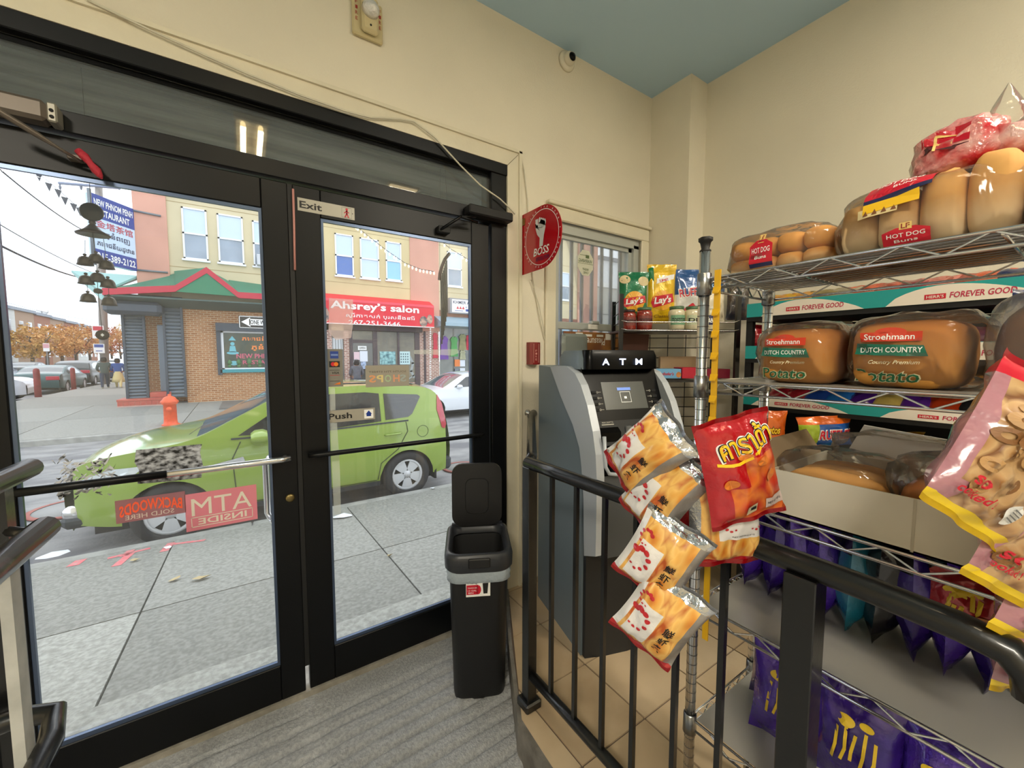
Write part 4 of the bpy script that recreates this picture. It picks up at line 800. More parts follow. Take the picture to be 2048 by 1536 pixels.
# front (x=0) looks up the cross street (+Y)
def upst(nm,lb,x,ytail,zs,Lc,prof,belt,ax,m,sgl,wsx,rwx,lz):
    q,h=car(nm,lb,(x,ytail+Lc,zs),-math.pi/2,Lc,1.8,prof,belt,ax,.33,m,sgl,wsx,rwx,rear=.1); rearlight(q,h,Lc,*lz); return q
upst('teal_sedan','teal sedan seen from behind at the crossing, red tail light showing',-8.95,30.5,-.52,4.66,sed,.97,(.92,3.72),TEALC,sg,(1.22,2.0),(3.35,4.15,1.03),(.72,.92,.5))
upst('dark_suv','dark crossover parked up the street beyond the teal sedan',-9.2,36.6,-.5,4.5,suv,1.1,(.85,3.6),DKC,sgs,(1.05,1.85),(4.0,4.45,1.15),(.85,1.05,.45))
upst('dark_blue_car','dark blue car on the far lane behind the pale crossover',-14.0,38.0,-.5,4.5,suv,1.1,(.85,3.6),MAR,sgs,(1.05,1.85),(4.0,4.45,1.15),(.85,1.05,.3))
upst('black_sedan','black sedan on the far lane beyond the dark blue car',-14.8,47,-.5,4.66,sed,.97,(.92,3.72),DKC,sg,(1.22,2.0),(3.35,4.15,1.03),(.72,.92,.4))
upst('grey_sedan','grey sedan parked up the street behind the dark crossover',-9.2,43,-.5,4.66,sed,.97,(.92,3.72),MAR,sg,(1.22,2.0),(3.35,4.15,1.03),(.72,.92,.4))
upst('white_van','white vehicle far up the cross street in front of the trees',-11.5,56,-.5,4.5,suv,1.1,(.85,3.6),WC,sgs,(1.05,1.85),(4.0,4.45,1.15),(.85,1.05,.3))
# ---- hydrant and bollards
c=PZ(342,851,-.42); HO=mat('hydrant_orange','e2572a',.45,0,noise_=(15,.1)); q=E('fire_hydrant',c,'orange fire hydrant on the far sidewalk beyond the green car','fire hydrant'); k=.86/.75
part('barrel',q,HO,lambda b:b.lathe([(r*k,z*k) for r,z in ((0,0),(.17,0),(.17,.035),(.135,.05),(.125,.12),(.12,.50),(.15,.51),(.15,.545),(.125,.56))],20,c))
part('bonnet',q,HO,lambda b:b.lathe([(r*k,z*k) for r,z in ((.165,.545),(.17,.575),(.13,.62),(.11,.66),(.06,.69),(.03,.70),(.03,.74),(0,.745))],20,c))
for ax_,o in (('Y',(0,-.12*k,.40*k)),('X',(.1*k,0,.42*k))): part('nozzle_cap',q,HO,lambda b:b.lathe([(0,-.08),(.03,-.075),(.06,-.06),(.065,0),(0,0.02)],14,c+V(o),ax_))
for (px,py,lb) in ((77,797,'red street bollard nearer, left of the teal sedan'),(148,780,'red street bollard farther, in front of the teal sedan')):
    c=PZ(px,py,-.36); q=E('bollard',c,lb,'bollard','red bollards at the corner'); part('tube',q,mat('bollard_red','8f3b3a',.6,0,noise_=(8,.2)),lambda b:b.lathe([(0,0),(.105,0),(.10,1.18),(.08,1.26),(0,1.3)] if px<100 else [(0,0),(.10,0),(.095,1.1),(.07,1.17),(0,1.2)],16,c)); part('base_ring',q,MC['bollard_red'],lambda b:b.lathe([(0,0),(.14,0),(.14,.05),(0,.05)],16,c))
# ---- buildings across the street
FY=19.3
TAN=mat('tan_stucco','cdbf9c',.85,0,noise_=(.5,.07),bump=(30,.1)); SAL=mat('salmon_stucco','cf9a86',.85,0,noise_=(.6,.08),bump=(30,.1)); TAN2=mat('tan_stucco_yellow','d0bd90',.85,0,noise_=(.5,.07),bump=(30,.1))
BR=brickmat('brown_brick','b07a4e','9a6238','c0a88a',1,.21,.075,.01); BR2=brickmat('pink_brick','b5877a','8a5a50','d8cabd',1,.21,.08,.012)
DGR=mat('dark_slate_paint','3a4450',.5,.1); WFR=mat('white_window_frame','e6e8ea',.5); PANE=mat('window_pane','8d9aa8',.12,.0,coat=1,noise_=(.8,.2)); PANL=mat('window_pane_light','c3d4e6',.15,coat=1); PANB=mat('window_pane_blue','3f68b0',.2,coat=1); DKG=mat('dark_shop_glass','40423e',.12,coat=1)
SHG=mat('shop_interior_tan','857e6c',.6,coat=.5,noise_=(.9,'5f5b50')); JNT=mat('stucco_joint','a8946c',.9)
def win(par,x0,x1,z0,z1,up=PANL,lo=PANE,Y=FY,ac=False,mid=None,frx=0,wnm='window'):
    f=MB(); t=.055; zm=mid or (z0+z1)/2
    for a,b in (((x0,z0),(x0+t,z1)),((x1-t,z0),(x1,z1)),((x0,z0),(x1,z0+t)),((x0,z1-t),(x1,z1)),((x0,zm-.03),(x1,zm+.03))): f.box((a[0],Y-.05,a[1]),(b[0],Y+.03,b[1]))
    f.box((x0-.05,Y-.09,z0-.07),(x1+.05,Y-.0,z0))
    w_=f.build(wnm,WFR,par,world=True)
    for m,a,b in ((lo,z0,zm),(up,zm,z1)):
        MB().box((x0+t,Y-.012,a+.03),(x1-t,Y-.002,b-.03)).build('pane',m,w_,xf=Matrix.Translation(-V(par.location)))
    if ac: MB().box((x0+.1,Y-.35,z0),(x1-.1,Y-.02,z0+.42),0,.02).build('window_air_conditioner',mat('ac_white','c9ccd0',.6),w_,xf=Matrix.Translation(-V(par.location)))
    return w_
def wall(par,m,x0,x1,z0,z1,d=.3,Y=FY,nm='wall'): return boxp(nm,par,m,(x0,Y,z0),(x1,Y+d,z1))
# restaurant
A=E('restaurant_building',(-.5,FY,-.3),'corner restaurant with green canopy, brown brick ground floor and tan upper floor','building')
wall(A,TAN,-2.15,2.79,3.3,10,6,nm='upper_wall'); boxp('corner_pilaster',A,SAL,(-3.05,FY-.06,3.4),(-2.15,FY+6,10.2)); boxp('side_wall',A,SAL,(-3.0,FY+6,-.3),(-2.2,FY+22,10))
for z in (7.05,4.72): boxp('stucco_joint',A,JNT,(-2.15,FY-.006,z),(2.8,FY,z+.025))
win(A,-1.73,-.99,5.05,6.92); win(A,-.68,.14,5.05,6.88); win(A,.45,1.25,5.05,6.82,ac=True); win(A,1.6,2.4,5.05,6.82)
wall(A,BR,-1.85,-.82,-.5,3.5,nm='brick_wall'); wall(A,BR,-.82,2.8,-.5,.85,nm='brick_wall'); wall(A,BR,-.82,2.8,2.66,3.5,nm='brick_wall'); wall(A,BR,2.3,2.8,.85,2.66,nm='brick_wall')
boxp('shutter_box',A,DGR,(-.88,FY-.25,2.42),(2.35,FY,2.72)); boxp('shutter_guide',A,DGR,(-.88,FY-.12,.72),(-.74,FY,2.45))
wf_=MB()
for a,b in (((-.74,.92),(-.66,2.42)),((-.74,2.36),(2.3,2.42)),((-.74,.92),(2.3,.98)),((2.24,.92),(2.3,2.42))): wf_.box((a[0],FY-.06,a[1]),(b[0],FY+.03,b[1]))
fw=wf_.build('front_window',WFR,A,world=True); xA=Matrix.Translation(-V(A.location))
MB().box((-.66,FY-.01,.98),(2.24,FY+.02,2.36)).build('pane',mat('plant_window','3b4a46',.2,0,coat=.8,noise_=((3,3,4),'55584a',4)),fw,xf=xA)
boxp('teal_sill',A,mat('teal_sill_paint','2f8f98',.5),(-.8,FY-.12,.80),(2.35,FY-.02,.93))
fA=lambda o:plane((0,FY-.012,0),(1,0,0),(0,0,1),o,A.location)
decal('window_lettering',A,mat('neon_orange','e8813a',.5,emit=('e8813a',.3)),joinsh(txt('ភោជនីយដ្ឋាន',.78,2.14,1.7,.24,bold=.03),txt('ភ្នំពេញ',.78,1.80,1.1,.28,bold=.03)),fA(.006))
decal('window_lettering',A,mat('neon_pink','c95a74',.5),joinsh(txt('NEW PHNOM PENH',.78,1.45,2.1,.19,bold=.05),txt('RESTAURANT',.78,1.20,1.7,.16,bold=.05)),fA(.006))
TRQ=mat('turquoise_print','6fb8c4',.5)
decal('window_figure',A,TRQ,joinsh(ell(-.38,1.93,.07),pol([(-.5,1.6),(-.26,1.6),(-.3,1.85),(-.46,1.85)]),ell(-.38,1.57,.2,.06),pol([(-.5,2.06),(-.26,2.06),(-.38,2.24)]),ell(-.36,1.17,.13,.09)),fA(.005))
for i,x in enumerate((-.5,-.2,.15,.5,.9,1.3,1.7,2.0)): part('window_plant',A,mat('plant_green','4f7a4e',.7),lambda b:(b.lathe([(0,0),(.05,0),(.07,.1),(0,.1)],8,(x,FY-.03,1.0)),b.lathe([(0,.1),(.09,.17),(.05,.27+.05*(i%3)),(0,.32)],7,(x,FY-.03,1.0))))
# corner entry with steel shutters
SLT=mat('slate_slat','59656f',.45,.2)
def shutter(x0,x1,z0,z1,lb):
    q=part('shutter_frame',A,DGR,lambda b:(b.box((x0-.07,FY-.14,z0),(x0,FY+.02,z1)),b.box((x1,FY-.14,z0),(x1+.07,FY+.02,z1)),b.box((x0,FY-.0,z0),(x1,FY+.02,z1))))
    n=26; h=(z1-z0)/n
    for i in range(n): MB().prism([(x0,FY-.05,z0+h*i),(x0,FY-.085,z0+h*(i+.35)),(x0,FY-.07,z0+h*(i+.8)),(x0,FY-.04,z0+h*(i+.98))],(x1-x0,0,0)).build('slat',SLT,q,xf=xA)
shutter(-3.45,-2.98,-.08,2.88,''); shutter(-2.36,-1.92,-.08,3.35,'')
boxp('shutter_housing',A,DGR,(-3.85,FY-.75,2.86),(-2.36,FY-.1,3.32),.12); boxp('entry_soffit',A,DGR,(-3.6,FY-.2,3.3),(-1.85,FY+1,3.6))
boxp('entry_brick',A,BR,(-2.95,FY+.5,-.3),(-2.5,FY+.6,3.4)); boxp('entry_door',A,mat('grey_steel_door','7b8794',.4,.3),(-2.66,FY+.42,0),(-2.40,FY+.5,2.6),.01); boxp('door_handle',A,CHR,(-2.46,FY+.38,1.1),(-2.43,FY+.42,1.25))
boxp('entry_back_wall',A,BR,(-3.5,FY+.6,-.3),(-1.85,FY+.9,3.5))
STP=mat('red_step_tile','b5594a',.6)
q=part('entry_step',A,mat('step_grout','caa59a',.8),lambda b:(b.box((-3.7,FY-.45,-.4),(-2.35,FY+.5,-.07)),b.box((-2.9,FY-.1,-.07),(-2.3,FY+.6,.12))))
for i in range(9): MB().box((-3.69+.149*i,FY-.462,-.27),(-3.55+.149*i,FY-.45,-.13)).build('tile',STP,q,xf=xA)
MB().box((-3.71,FY-.47,-.125),(-2.34,FY+.4,-.05),0,.01).build('tread',STP,q,xf=xA); MB().box((-2.9,FY-.12,-.04),(-2.3,FY+.5,.14),0,.01).build('tread',STP,q,xf=xA)
# canopy
GCN=mat('green_canopy','3d7d64',.5,.1,noise_=(2,.08)); GC2=mat('pale_teal_canopy','8fbcb8',.5,.1); RTR=mat('red_trim','b9233c',.5); SOF=mat('dark_soffit','4a5c58',.7)
K=18.3; cx_=lambda x,y,Yp=K:PY(x,y,Yp)
tr=[cx_(204,583),cx_(350,577),cx_(413,540),cx_(477,590),cx_(600,597),cx_(650,601)]
def band(pts,h,m,nm,dy):
    b=MB()
    for a,c in zip(pts,pts[1:]): b.prism([a-V((0,0,h/2)),c-V((0,0,h/2)),c+V((0,0,h/2)),a+V((0,0,h/2))],(0,dy,0))
    return b.build(nm,m,A,world=True)
band(tr,.22,RTR,'canopy_trim',.1)
part('canopy_roof',A,GCN,lambda b:(b.prism([tr[0]+V((0,.12,.05)),V((tr[1].x,K+.12,tr[1].z+.05)),V((tr[1].x+.1,FY,4.5)),V((-3.05,FY,3.95))],(0,0,.06)),b.prism([tr[1]+V((0,.12,.05)),tr[2]+V((0,.12,.05)),V((tr[2].x,FY,tr[2].z)),V((-2.03,FY,4.5))],(0,.0,.06)),b.prism([tr[2]+V((0,.12,.05)),tr[3]+V((0,.12,.05)),V((tr[3].x,FY,4.2)),V((tr[2].x,FY,tr[2].z))],(0,0,.06)),b.prism([tr[3]+V((0,.12,.05)),V((2.8,K+.12,3.66)),V((2.8,FY,4.15)),V((tr[3].x-.3,FY,4.35))],(0,0,.06))))
part('canopy_gable',A,mat('gable_green','2f7a58',.6),lambda b:b.prism([V((tr[1].x,K+.03,tr[1].z-.1)),V((tr[3].x,K+.03,tr[3].z-.05)),V((tr[2].x,K+.03,tr[2].z-.08))],(0,.04,0)))
part('canopy_soffit',A,SOF,lambda b:b.prism([(tr[0].x,K+.05,tr[0].z-.12),(2.8,K+.05,3.45),(2.8,FY,3.2),(-3.3,FY,3.2)],(0,0,.05)))
part('canopy_flare',A,GC2,lambda b:(b.prism([(tr[0].x,K,tr[0].z-.05),cx_(143,545,20.2),(-3.05,20.5,4.4),(-3.05,FY,4.2)],(0,0,.07)),b.prism([(tr[0].x,K,tr[0].z-.3),(tr[0].x,K,tr[0].z),cx_(143,545,20.2),cx_(150,552,20.2)],(.03,0.02,0))))
# blade sign
B=E('restaurant_sign',PD(180,520,12.5),'blue and white NEW PHNOM PENH RESTAURANT blade sign on the corner','sign')
s0,s1=PD(182,386,12.5),PY(266,414,19.2); b0,b1=PD(199,520,12.5),PY(273,539,19.2)
bz0,bz1=4.42,6.55; a0=V((s0.x,s0.y,0)); a1=V((s1.x,s1.y,0)); uu=(a1-a0).normalized(); wd=(a1-a0).length; nn=V((uu.y,-uu.x,0))
part('panel',B,mat('sign_pale_blue','c9def2',.4),lambda b:b.prism([a0+V((0,0,bz0)),a1+V((0,0,bz0)),a1+V((0,0,bz1)),a0+V((0,0,bz1))],nn*-.18))
o=a0+V((0,0,bz0)); fB=lambda k:plane(o,uu,(0,0,1),k,B.location); H_=bz1-bz0
BLS=mat('sign_blue','2c4396',.4)
decal('blue_band',B,BLS,joinsh(rec(0,H_*.66,wd,H_),rec(0,0,wd,H_*.2)),fB(.005))
decal('lettering',B,WHT,joinsh(txt('NEW PHNOM PENH',wd*.5,H_*.89,wd*.92,H_*.10,bold=.05),txt('RESTAURANT',wd*.47,H_*.75,wd*.8,H_*.10,bold=.05),txt('215-389-2122',wd*.5,H_*.10,wd*.92,H_*.11,bold=.05)),fB(.012))
decal('lettering',B,mat('sign_red','c2505c',.5),txt('金塔茶馆',wd*.5,H_*.58,wd*.88,H_*.11,bold=.02),fB(.012))
decal('lettering',B,NAV,joinsh(txt('ភ្នំពេញ',wd*.55,H_*.44,wd*.6,H_*.12,bold=.02),txt('ភោជនីយដ្ឋាន',wd*.5,H_*.29,wd*.9,H_*.11,bold=.02)),fB(.012))
part('support_post',B,mat('grey_steel','7c8288',.5,.4),lambda b:(b.tube([a0+V((0,0,bz0-.1))-uu*.06,a0+V((0,0,bz1+.1))-uu*.06],.05,8),b.tube([a1+V((0,0,bz1-.05)),V((-2.3,FY-.1,bz1-.1))],.035,6),b.tube([a1+V((0,0,bz0+.05)),V((-2.2,FY-.1,bz0+.05))],.035,6)))
# salon
C_=E('salon_building',(5.5,FY,-.3),'tan and salmon row building with red awning of the salon','building'); xC=Matrix.Translation(-V(C_.location))
wall(C_,TAN2,2.8,6.88,2.6,10,6,nm='upper_wall'); wall(C_,SAL,6.88,8.38,2.7,10,6,nm='salmon_strip',Y=FY-.04)
for z in (7.05,4.72): boxp('stucco_joint',C_,JNT,(2.8,FY-.006,z),(6.88,FY,z+.02))
w_=win(C_,3.49,4.26,5.02,6.84,up=PANL,lo=PANB,mid=5.9); win(C_,4.55,5.39,5.02,6.82,up=PANL,lo=PANL,mid=5.9); win(C_,5.71,6.45,5.05,6.84,up=PANL,lo=mat('pane_cyan','8fc4e4',.15,coat=1),mid=5.95)
q=C_
zA=PY(760,604,FY-.6).z; zT,zK,zP=[PY(760,y,FY-.6).z for y in (617,634,647)]; pxm=(zT-zP)/30
part('awning_sign',q,mat('salon_red','dd1530',.5),lambda b:(b.prism([(2.75,FY-.6,2.86),(2.75,FY-.6,zA),(2.75,FY-.02,zA+.28),(2.75,FY-.02,2.86)],(5.1,0,0))))
boxp('awning_top_band',q,mat('salon_pink_red','e8465a',.5),(2.75,FY-.62,zA-.10),(7.85,FY-.58,zA+.01)) ; boxp('awning_hem',q,WHT,(2.75,FY-.615,2.84),(7.85,FY-.59,2.875))
fC=lambda k,y=FY-.6:plane((0,y,0),(1,0,0),(0,0,1),k,C_.location)
decal('lettering',q,WHT,joinsh(txt('Ahsrey\u2019s salon',5.1,zT,3.95,pxm*19,bold=.06),txt('ស្រីកាតសក់ បុរសនឹងនារី',5.3,zK,3.1,pxm*10.5,bold=.015),txt('267-251-3646',5.0,zP,2.3,pxm*9,bold=.02)),fC(.03))
decal('portrait',q,mat('portrait_tone','c9a08a',.6,noise_=(6,'4a4a52')),joinsh(ell(7.3,3.12,.2,.26),ell(7.62,3.25,.14,.22),ell(2.95,3.2,.12,.3)),fC(.02))
boxp('shop_header',q,mat('dark_maroon_frame','3f3338',.6),(3.9,FY-.2,2.62),(7.4,FY,2.86))
for a,b,m in ((2.8,3.25,BR2),(3.75,3.98,BR2),(7.3,7.52,BR2),(7.62,8.35,BR2)): wall(C_,m,a,b,-.5,2.9,nm='brick_pier')
wall(C_,BR2,3.98,7.3,-.5,.15,nm='brick_wall'); boxp('stone_ledge',q,mat('pale_ledge','d0c8b2',.7),(3.9,FY-.08,.12),(5.4,FY+.02,.22))
boxp('side_door',q,mat('taupe_door','6e6a66',.6),(3.25,FY+.05,-.3),(3.75,FY+.1,2.7)); boxp('door_grille_window',q,mat('grille_white','c8cdd0',.5),(3.0,FY+.03,1.75),(3.7,FY+.05,2.25))
for i in range(6): boxp('grille_bar',q,DKG,(3.05+.115*i,FY+.02,1.75),(3.07+.115*i,FY+.03,2.25))
MF=mat('maroon_frame','4a3c42',.5,.1)
for a,b in ((3.98,4.12),(5.02,5.22),(6.18,6.28),(7.05,7.3),(7.52,7.62)): boxp('shop_frame',q,MF,(a,FY-.04,-.3),(b,FY+.04,2.65))
boxp('shop_frame',q,MF,(4.1,FY-.03,2.05),(5.05,FY+.03,2.2))
boxp('transom_pane',q,SHG,(4.12,FY,2.2),(5.02,FY+.02,2.62)); boxp('door_pane',q,DKG,(4.12,FY,-.2),(5.02,FY+.02,2.05)); boxp('shop_pane',q,SHG,(5.22,FY,.15),(6.18,FY+.02,2.62)); boxp('shop_pane',q,SHG,(6.28,FY,.15),(7.05,FY+.02,2.62))
PT1=mat('teal_poster','9fcfcf',.5,0,noise_=(7,'3f6f78',3)); 
def paper(x0,x1,y0,y1,m,Yp=FY-.03,nm='paper_notice',par=q):
    a=PY(x0,y1,Yp);b=PY(x1,y0,Yp); return boxp(nm,par,m,(a.x,Yp,a.z),(b.x,Yp+.01,b.z))
PPW=mat('paper_white','dfe4ee',.6); PPP=mat('paper_pink','e2c3cb',.6)
paper(708,719,704,720,PPP); paper(720,735,702,723,PPW); paper(722,732,723,738,mat('paper_blue','9fb0cc',.6,noise_=(9,.4))); paper(760,791,703,729,PT1,nm='poster'); 
pp=paper(798,820,703,729,mat('poster_pale','c3dede',.5),nm='poster')
paper(716,733,692,700,WHT,nm='open_sign'); pO=PY(724.5,696,FY-.032); decal('open_lettering',q,BK2,txt('OPEN',pO.x,pO.z,.27,.10,bold=.03),fC(.004,FY-.031))
pP=PY(809,716,FY-.032); decal('poster_print',q,mat('print_slate','3f5a66',.5),joinsh(*[ell(pP.x+(i-1.5)*.11,pP.z+(j-1.5)*.13,.03,.04,8) for i in range(4) for j in range(4)]),fC(.004,FY-.031))
decal('window_swirl',q,mat('swirl_silver','9aa2a2',.4),joinsh(line2([(6.75,1.5),(6.95,1.1),(6.85,.7),(7.0,.4)],.12),line2([(6.7,.3),(7.0,.5)],.06)),fC(.004,FY-.0))
bd=MB()
for i in range(26): p=PY(861+.25*math.sin(i),658+i*4.3,FY-.75); bd.box((p.x-.03,p.y,p.z-.025),(p.x+.03,p.y+.03,p.z+.025))
bd.build('bead_string',mat('bead_white','eef0f2',.4),q,world=True,kind='stuff')
# clothing shop
G=E('clothing_shop_building',(12,FY,-.3),'tan row building with blue shop awning and clothes in its window','building')
wall(G,TAN,8.38,17.9,3.5,12,6,nm='upper_wall'); wall(G,SAL,17.9,19.6,-.5,12.5,6,nm='salmon_pier',Y=FY-.1)
for z in (7.05,4.72): boxp('stucco_joint',G,JNT,(8.38,FY-.006,z),(17.9,FY,z+.02))
win(G,8.85,9.67,5.07,6.83,mid=5.95); win(G,10.3,11.1,5.07,6.83); 
for x in (15.2,16.5): win(G,x,x+.72,4.95,6.65); win(G,x,x+.72,8.7,10.3)
wall(G,mat('brown_fascia','8a5a48',.8,noise_=(4,.15)),8.38,17.9,3.3,3.8,nm='fascia',Y=FY-.02)
part('blue_awning',G,mat('blue_grey_awning','8fa9b8',.5),lambda b:b.prism([(8.1,FY-.9,2.95),(8.1,FY-.9,3.12),(8.1,FY,3.5),(8.1,FY,2.9)],(9,0,0)))
wall(G,MF,8.38,17.9,-.5,.3,nm='stall_riser'); boxp('shop_pane',G,mat('clothes_window','4c5350',.15,coat=1,noise_=(1.2,'6d7470')),(8.4,FY+.0,.3),(17.9,FY+.02,3.0))
for x in (9.15,10.4,12,14,16): boxp('shop_frame',G,DKG,(x,FY-.04,.3),(x+.06,FY+.0,3.0))
def garment(x0,x1,y0,y1,c,lb,nm='garment'):
    a=PY(x0,y1,FY-.05);b=PY(x1,y0,FY-.05); w_=b.x-a.x; m=mat('cloth_'+c,c,.8,noise_=(5,.15)); zt=b.z; zb_=a.z; cxm=(a.x+b.x)/2
    tag(MB().prism([(cxm-w_*.5,FY-.09,zb_),(cxm+w_*.5,FY-.09,zb_),(cxm+w_*.36,FY-.09,zt-(zt-zb_)*.35),(cxm+w_*.5,FY-.09,zt-.15),(cxm+w_*.18,FY-.09,zt),(cxm,FY-.09,zt-.06),(cxm-w_*.18,FY-.09,zt),(cxm-w_*.5,FY-.09,zt-.15),(cxm-w_*.36,FY-.09,zt-(zt-zb_)*.35)],(0,.06,0)).build(nm,m),lb,'garment')
garment(866,875,665,716,'c8304a','long red garment at the left of the clothing shop window'); garment(880,896,672,719,'6a3f9c','purple dress in the clothing shop window'); garment(901,915,673,713,'3f9a52','green dress in the clothing shop window'); garment(918,932,668,700,'8f8a62','olive garment in the clothing shop window'); garment(932,938,670,700,'c8304a','short red garment at the right of the clothing shop window'); garment(919,931,700,719,'a9a98a','striped beige garment below the olive one')
for a,b,c,d,m in ((908,920,719,733,ORG),(920,930,720,733,PPW),(920,930,736,748,PPW),(907,918,737,748,mat('paper_grey2','77808a',.6)),(926,934,696,701,PPW)): paper(a,b,c,d,m,FY-.04,par=G)
H2=E('khmer_sign',PY(918,612,FY-.2),'small white shop sign with blue lettering beside the salon','sign')
a,b=PY(899,626,FY-.2),PY(960,601,FY-.2); boxp('box',H2,mat('sign_grey_box','8c8c90',.5),(a.x,FY-.25,a.z),(b.x,FY,b.z)); boxp('face',H2,WHT,(a.x+.12,FY-.26,a.z+.06),(b.x-.05,FY-.25,b.z-.06))
fH=lambda k:plane((a.x,FY-.26,a.z),(1,0,0),(0,0,1),k,H2.location); wS,hS=b.x-a.x,b.z-a.z
decal('lettering',H2,NAV,txt('KHMER ASIAN',wS*.5,hS*.74,wS*.8,hS*.22,bold=.04),fH(.004)); decal('lettering',H2,RED,joinsh(*[pol([(wS*(.2+i*.09),hS*.3),(wS*(.29+i*.09),hS*.3),(wS*(.245+i*.09),hS*.5)]) for i in range(3)]),fH(.004)); decal('lettering',H2,BLU,joinsh(txt('6 5 2 3',wS*.65,hS*.45,wS*.3,hS*.12),rec(wS*.5,hS*.16,wS*.8,hS*.32),rec(wS*.15,hS*.16,wS*.42,hS*.2)),fH(.004))
# grey low block right of it (seen through the barred window)
N=E('grey_block_building',(24,FY+3,-.3),'low grey stucco building with white roof edge beyond the salmon pier','building')
boxp('wall',N,mat('grey_stucco','c3c2ba',.9,noise_=(.4,.08)),(19.6,FY+1,-.5),(34,FY+12,6.3)); boxp('parapet',N,WHT,(19.55,FY+.9,6.3),(34.1,FY+12,6.6)); boxp('upper_block',N,mat('pale_siding','e3e6e8',.8),(25,FY+5,6.5),(34,FY+12,9.6)); boxp('roof_edge',N,mat('roof_grey','8c9097',.8),(24.8,FY+4.8,9.5),(34.2,FY+12,9.8))
boxp('pink_panel',N,mat('pink_panel_paint','c9a8b8',.8),(23,FY+.95,-.4),(33,FY+1,2.9)); 
for z in (2.9,4.4): boxp('wall_seam',N,GRY,(19.6,FY+.98,z),(34,FY+1,z+.04))
# ---- poles, wires, signs, people, trees, row houses
WOOD=mat('weathered_pole_wood','a39c96',.85,0,noise_=((6,6,1),'8a837d',4)); WIRE=mat('dark_wire','3c3c44',.7)
pb_=PD(209,745,25); pb_.z=-.4; pt_=PD(196,330,25)
U_=E('utility_pole',(pb_.x,pb_.y,-.4),'grey wooden utility pole with crossarm behind the blue sign','utility pole')
part('pole',U_,WOOD,lambda b:b.tube([pb_,pb_.lerp(pt_,.5),pt_],.15,12,rr=[.22,.20,.17]))
ca,cb_=PD(118,366,24.7),PD(240,376,24.7); part('crossarm',U_,mat('crossarm_grey','8d96ad',.7),lambda b:b.tube([ca,cb_],.08,6))
for x in (120,162,238): p=PD(x,372,24.7); part('insulator',U_,mat('insulator_grey','707684',.5),lambda b:b.lathe([(0,.1),(.05,.08),(.03,.02),(.07,-.03),(.04,-.2),(0,-.25)],8,p))
def psign(x,y,w,h,top,lb,d=24.5):
    w*=1.42; h*=1.42
    p=PD(x,y,d); q=E('pole_sign',p,lb,'sign'); boxp('panel',q,WHT,(p.x-w/2,p.y,p.z-h/2),(p.x+w/2,p.y+.02,p.z+h/2)); f=plane((p.x,p.y,p.z),(1,0,0),(0,0,1),.006,p)
    decal('print',q,top,joinsh(rec(-w*.42,h*.12,w*.42,h*.44),rec(-w*.3,-h*.3,w*.3,-h*.22)),f)
psign(196,664,.36,.55,RED,'white and red parking sign high on the utility pole'); psign(198,697,.34,.4,BLU,'lower white and blue sign on the utility pole')
p=PD(93,700,30); q=E('street_sign_post',(p.x,p.y,-.4),'small white and pink sign on a post in front of the autumn trees','sign'); boxp('post',q,GRY,(p.x-.03,p.y,-.4),(p.x+.03,p.y+.04,p.z+.3)); boxp('panel',q,WHT,(p.x-.16,p.y-.03,p.z-.1),(p.x+.16,p.y,p.z+.5)); boxp('red_panel',q,mat('pale_red','d9a0a6',.6),(p.x-.15,p.y-.04,p.z+.15),(p.x+.15,p.y-.03,p.z+.46))
def wire(a,b,sag,r,lb,m=WIRE,nm='overhead_wire'):
    pts=[a.lerp(b,t/14)-V((0,0,sag*4*(t/14)*(1-t/14))) for t in range(15)]; return tag(MB().tube(pts,r,5).build(nm,m),lb,'wire')
wire(PD(-40,305,9),PD(175,465,17.4),.15,.018,'dark overhead wire running down to the bells from upper left')
wire(PD(-40,425,9),PD(185,545,17.4),.1,.012,'thin overhead wire at middle left above the canopy tip')
wire(PD(-40,470,9),PD(160,555,18),.12,.028,'thickest overhead wire reaching the teal canopy tip')
wire(PD(-30,592,40),PD(190,640,62),.4,.02,'faint wire over the far row houses')
PN=('topmost and leftmost','second','third','fourth','fifth','lowest')
for i,(x,y) in enumerate(((78,352),(98,372),(117,385),(130,400),(148,413),(160,422))):
    p=PD(x,y,10); w_=.07; tag(MB().prism([p+V((-w_,0,.08)),p+V((w_*.8,0,.06)),p+V((.0,0,-.13))],(0,.01,0)).build('pennant',mat('dark_pennant','4a4a50',.7)),'small dark bunting pennant against the sky, %s of the string'%PN[i],'pennant','pennants at the upper left sky')
tag(MB().tube([PD(40,318,9.5),PD(78,347,10),PD(117,380,10),PD(160,418,10.5),PD(176,440,12.4)],.006,4).build('bunting_string',WIRE),'thin string holding the dark pennants','string')
BULB=mat('warm_bulb','f4e8c8',.3,emit=('fff0c8',.8))
def lights(pts,d,n,lb):
    q=E('string_lights',PD(pts[0][0],pts[0][1],d),lb,'string lights'); P=[PD(x,y,d) for x,y in pts]; s=[]
    for a,b in zip(P,P[1:]): s+=[a.lerp(b,t/8) for t in range(8)]
    s.append(P[-1]); part('wire',q,WIRE,lambda b:b.tube(s,.006,4))
    for i in range(n): p=s[int(i*(len(s)-1)/(n-1))]; part('bulb',q,BULB,lambda b:b.lathe([(0,.0),(.015,-.01),(.025,-.045),(.012,-.075),(0,-.08)],7,p))
lights(((712,452),(740,475),(775,502),(810,526),(840,538),(868,543)),9,22,'string of small bulbs crossing in front of the yellow upper windows')
lights(((878,478),(900,497),(925,512),(941,522)),9,7,'short string of bulbs at the right beside the tube chime')
